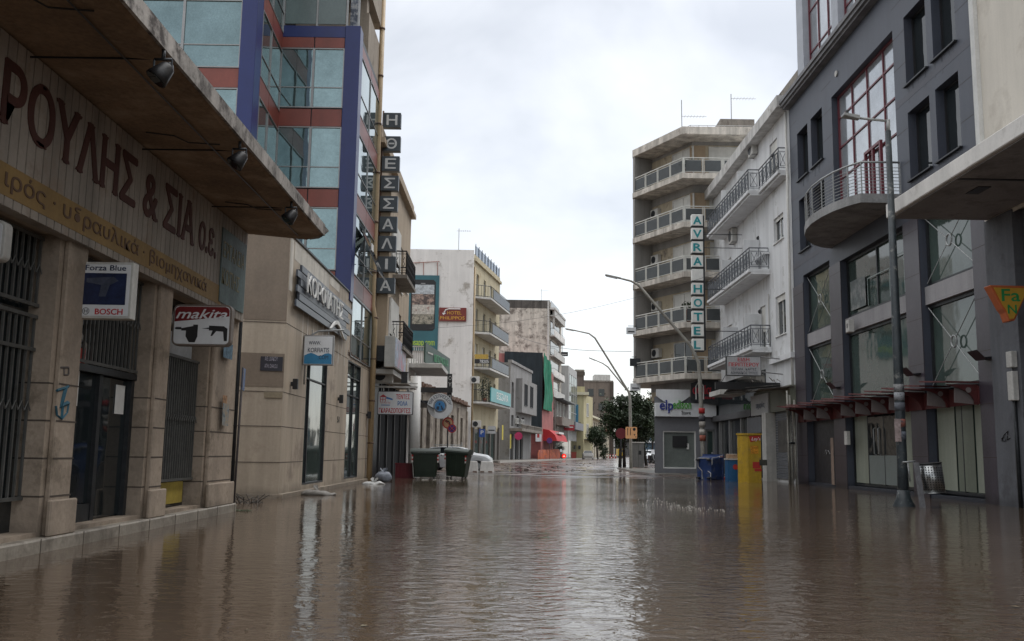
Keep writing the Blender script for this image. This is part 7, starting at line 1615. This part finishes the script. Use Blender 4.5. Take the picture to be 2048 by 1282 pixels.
# scooter, warning lamp, red bin, truck, tape posts
def scooter(label,loc,rz):
    t=thing('scooter',label,'scooter',(0,0,0),'scooters parked along the street')
    for x in (-.6,.62):
        w=MB().tube([V3((x,-.05,.25)),V3((x,.05,.25))],.25,14).build('wheel',black,t); MB().tube([V3((x,-.055,.25)),V3((x,.055,.25))],.12,10).build('rim',galv,w)
    mb=MB(); mb.prism([V3((-.8,-.14,.45)),V3((-.2,-.16,.35)),V3((-.1,-.16,.7)),V3((-.85,-.1,.72))],[V3((-.8,.14,.45)),V3((-.2,.16,.35)),V3((-.1,.16,.7)),V3((-.85,.1,.72))]); mb.prism([V3((-.2,-.14,.25)),V3((.35,-.14,.25)),V3((.35,-.14,.33)),V3((-.2,-.14,.33))],[V3((-.2,.14,.25)),V3((.35,.14,.25)),V3((.35,.14,.33)),V3((-.2,.14,.33))]); mb.prism([V3((.32,-.2,.3)),V3((.42,-.2,.3)),V3((.5,-.15,.95)),V3((.4,-.15,.95))],[V3((.32,.2,.3)),V3((.42,.2,.3)),V3((.5,.15,.95)),V3((.4,.15,.95))]); mb.build('body',metald,t)
    MB().prism([V3((-.8,-.13,.73)),V3((-.1,-.13,.71)),V3((-.1,-.13,.8)),V3((-.8,-.13,.84))],[V3((-.8,.13,.73)),V3((-.1,.13,.71)),V3((-.1,.13,.8)),V3((-.8,.13,.84))]).build('seat',black,t)
    mb=MB(); mb.tube([V3((.62,0,.25)),V3((.45,0,1.0))],.03,6); mb.tube([V3((.43,-.3,1.03)),V3((.45,0,1.0)),V3((.43,.3,1.03))],.02,6); mb.build('handlebar',galv,t); MB().box(Fr(0,0),.42,.44,-.17,.17,1.02,1.4).build('windscreen',signwhite,t)
    t.location=loc; t.rotation_euler=(0,0,rz); return t
p=YP(1117,917,140); scooter('dark scooter parked on the pavement under the red awning',(p.x,140,gz(p.x,140)+.1),R(-40))
p=YP(1303,926,96); scooter('scooter glimpsed in the side street beside the corner store',(p.x,96,gz(p.x,96)),R(-80))
p=YP(1128,912,136); t=thing('warning_lamp','glowing red triangular warning light on the pavement under the red awning','warning light',p); glow=mat('glow_red',(1,.02,.01),.5,.05,2,0,0,emit=.6)
MB().disc((p.x,136,p.z),(0,-1,0),.33,.12,16).build('lamp',glow,t); F=camfr(135.87); MB().plate(F,[(p.x-.17,p.z-.12),(p.x+.17,p.z-.12),(p.x,p.z+.17)],.01,.03).build('triangle',mat('glow_pale',(1,.45,.35),.5,.05,2,0,0,emit=1.0),t); MB().tube([(p.x,136.05,gz(p.x,136)-.1),(p.x,136.05,p.z-.3)],.05,6).build('stand',black,t)
y=146; q0=YP(1142,917,y); q1=YP(1153,905,y); F=camfr(y); t=thing('waste_bin','small dark red bin on the pavement right of the glowing warning light','bin',(q0.x,y,0)); MB().prism([F.w(q0.x+.1,-.5,.2),F.w(q1.x-.1,-.5,.2),F.w(q1.x-.1,0,.2),F.w(q0.x+.1,0,.2)],[F.w(q0.x,-.6,q1.z),F.w(q1.x,-.6,q1.z),F.w(q1.x,.05,q1.z),F.w(q0.x,.05,q1.z)]).build('body',mat('bin_dull_red',(.25,.04,.03),.5),t); MB().box(F,q0.x-.04,q1.x+.04,-.65,.1,q1.z+.002,q1.z+.08).build('lid',MATS['bin_dull_red'],t)
y=225; q0=YP(1236,912,y); q1=YP(1247,898,y); F=camfr(y); t=thing('van','yellow van seen from behind at the far end of the street','van',(q0.x,y,.2)); MB().box(F,q0.x,q1.x,-4,0,.75,q1.z).build('body',ycab,t,bevel=.05); MB().box(F,q0.x+.05,q1.x-.05,-4,.02,.4,.74).build('chassis',black,t)
for x in (q0.x+.2,q1.x-.2): MB().tube([(x-.1,y+.5,.55),(x+.1,y+.5,.55)],.32,12).build('wheel',black,t)
MB().box(F,q0.x+.2,q1.x-.2,.002,.03,q1.z-.8,q1.z-.3).build('rear_window',dglass,t)
for i,px in enumerate((1214,1220,1226,1231)):
    y=200; p=YP(px,914,y); t=thing('traffic_cone','far red and white cone, one of a short row beside the yellow van','cone',(p.x,y,gz(p.x,y)),'far cones before the yellow van')
    z=gz(p.x,y); MB().tube([(p.x,y,z),(p.x,y,z+.35),(p.x,y,z+.9)],[.22,.14,.04],10).build('cone_body',redp,t); MB().tube([(p.x,y,z+.4),(p.x,y,z+.6)],.135,10,r1=.1).build('band',white,t)
# ---------------------------------------------------- bags, litter, foam
def bag(label,c,w_,d,h,m,seed,topm=None):
    random.seed(seed); t=thing('sandbag',label,'bag',c); c=V3(c); mb=MB(); n=14; mm=9; I={}
    for j in range(mm+1):
        v=j/mm; ph=math.pi*v
        for i in range(n):
            a=2*math.pi*i/n; p=V3((math.cos(a)*math.sin(ph)**.6*w_,math.sin(a)*math.sin(ph)**.6*d,(1-math.cos(ph))/2*h)); p+=V3((1,1,.6))*0+V3((noise.noise(p*3+V3((seed,0,0))),noise.noise(p*3+V3((0,seed,0))),noise.noise(p*4+V3((0,0,seed)))))*.09
            I[i,j]=len(mb.v); mb.v.append(c+p)
    for j in range(mm):
        for i in range(n): mb.f.append([I[i,j],I[(i+1)%n,j],I[(i+1)%n,j+1],I[i,j+1]]); mb.mi.append(1 if topm and j>=mm-3 else 0); mb.sm.append(True)
    mb.build('sack',[m,topm or m],t)
    mb=MB()
    for k in range(5):
        a=random.uniform(-.5,3.6); q=c+V3((0,0,h*.95)); mb.prism([q+V3((math.cos(a)*.02,math.sin(a)*.02,0)),q+V3((math.cos(a+1)*.05,math.sin(a+1)*.05,0)),q+V3((0,0,.02))],[q+V3((math.cos(a)*.12,math.sin(a)*.1,.12)),q+V3((math.cos(a+.6)*.15,math.sin(a+.6)*.12,.1)),q+V3((math.cos(a)*.13,math.sin(a)*.12,.16))])
    mb.build('tied_top',topm or m,t); return t
sk=mat('sack_grey',(.20,.19,.175),.8,.3,4,0,.3); skw=mat('sack_white',(.48,.48,.47),.7,.2,5,0,.3)
p=G(606,978); bag('grey sandbag with a white twisted top standing against the tall shop window',(p.x+.02,p.y-.05,.02),.24,.2,.48,sk,2,skw)
p=G(637,990); bag('flat half sunk sandbag lying in the water beside the standing one',(p.x,p.y,-.06),.48,.22,.17,sk,5)
p=G(748,968); bag('small flat white plastic bag floating at the foot of the yellow downpipe',(p.x,p.y,-.04),.42,.2,.12,skw,7)
p=G(767,963); bag('pale crumpled rubbish bag at the dark shop door behind the downpipe',(p.x,p.y,-.02),.3,.3,.4,mat('bag_blue_grey',(.2,.22,.26),.6,.3,6),9)
fo=mat('foam_white',(.62,.60,.56),.7,.2,9,0,.3)
def foam(label,pts,n,w_,seed,sz=.03):
    random.seed(seed); mb=MB()
    for k in range(n):
        u=random.random()*(len(pts)-1); i=int(u); a=V3(pts[i]).lerp(V3(pts[i+1]),u-i); p=a+V3((random.gauss(0,w_),random.gauss(0,w_*2.2),0)); s=sz*random.uniform(.4,1.7)
        q=[p+V3((math.cos(j*1.047+u)*s*random.uniform(.6,1.6),math.sin(j*1.047+u)*s*1.4,.004)) for j in range(6)]; mb.prism(q,[x+V3((0,0,.012)) for x in q])
    return tag(mb.build('foam',fo),label,None,kind='stuff')
foam('white foam flecks on the brown water at the right',[G(1308,1000),G(1335,1012),G(1385,1017),G(1400,1022)],110,.30,3,.008)
foam('broken line of foam where the stream leaves the road',[G(1100,944,.02),G(1150,945,.02),G(1200,945,.02),G(1248,945,.02)],120,.18,4,.06)
foam('small foam where the bins stand',[G(845,960),G(870,960),G(890,961),G(930,961)],30,.06,6,.03)
# mud banks and debris on the wet road
mud=mat('mud_reddish',(.17,.085,.062),.35,.35,1.2,0,.3,dirt=(.09,.05,.04),damt=.4)
mb=MB(); random.seed(2)
for k in range(70):
    p=G(random.uniform(960,1190),random.uniform(930,944),.05); s=random.uniform(.04,.12); q=[p+V3((math.cos(j*1.2)*s*random.uniform(.6,1.5),math.sin(j*1.2)*s,0)) for j in range(5)]
    for v in q: v.z=gz(v.x,v.y)+.0
    mb.prism(q,[x+V3((0,0,random.uniform(.02,.05))) for x in q])
tag(mb.build('road_debris',mat('debris_dark',(.05,.035,.028),.6)),'scattered dark stones and litter on the wet road',None,kind='stuff')
# right pavement beside the store
mb=MB(); P=[G(1290,940,.12),G(1290,950,.12)]; mb.prism([V3((8.4,53.5,-.3)),V3((16,53.5,-.3)),V3((16,110,-.3)),V3((8.3,80,-.3)),V3((8.0,62,-.3))],[V3((8.4,53.5,.06)),V3((16,53.5,.06)),V3((16,110,.2)),V3((8.3,80,.14)),V3((8.0,62,.08))]); tag(mb.build('pavement',MATS['pavement_grey']),None,None,kind='structure')
random.seed(21)
# roof aerials and water tanks on the left
for (x,y,z,h_,lb) in ((-5.0,84.5,19.3,2.2,'aerial on the roof of the billboard block'),(FY.w(20,-2,0).x,FY.w(20,-2,0).y,11.6,2.5,'aerial on the roof of the small grey house'),(cw.x-2,cw.y+3,23,2.6,'aerial on the roof of the weathered block')):
    t=thing('antenna','thin television '+lb,'antenna',(x,y,z)); MB().tube([(x,y,z-.4),(x,y,z+h_)],.03,5).build('mast',galv,t); mb=MB(); mb.tube([(x-.2,y,z+h_*.9),(x+1.1,y,z+h_*.9)],.015,4)
    for k in range(6): mb.tube([(x+k*.2,y-.3,z+h_*.9),(x+k*.2,y+.3,z+h_*.9)],.01,4)
    mb.build('aerial',galv,t)
# floating leaves and litter
mb=MB(); lf=mat('floating_leaf',(.12,.10,.06),.7,.5,9)
for k in range(90):
    p=V3((random.uniform(-4.6,11),random.uniform(5,38),.004)); a=random.uniform(0,6.28); s_=random.uniform(.015,.045)
    mb.face([p,p+V3((math.cos(a)*s_,math.sin(a)*s_,.006)),p+V3((math.cos(a+.7)*s_*1.6,math.sin(a+.7)*s_*1.6,.004)),p+V3((math.cos(a+1.4)*s_,math.sin(a+1.4)*s_,.006))])
tag(mb.build('leaf_litter',lf),'tiny leaves and litter drifting on the brown flood water',None,kind='stuff')
# second faint wire
mb=MB(); a=V3((-5.3,60,9.0)); b_=V3((12.4,46,10.9)); mb.tube([a.lerp(b_,k/12)-V3((0,0,.8*math.sin(math.pi*k/12))) for k in range(13)],.008,4); tag(mb.build('overhead_wire',metald),'very thin higher wire from the coffee house to the white hotel','wire')
# overhead wires
mb=MB(); a=FY.w(20,.5,13.8); b_=V3((7.7,60,7.7)); 
for dz in (0,):
    pts=[a.lerp(b_,k/12)+V3((0,0,dz-.5*math.sin(math.pi*k/12))) for k in range(13)]; mb.tube(pts,.018,4)
tag(mb.build('overhead_wire',black),'thin wire strung across the street against the sky','wire')
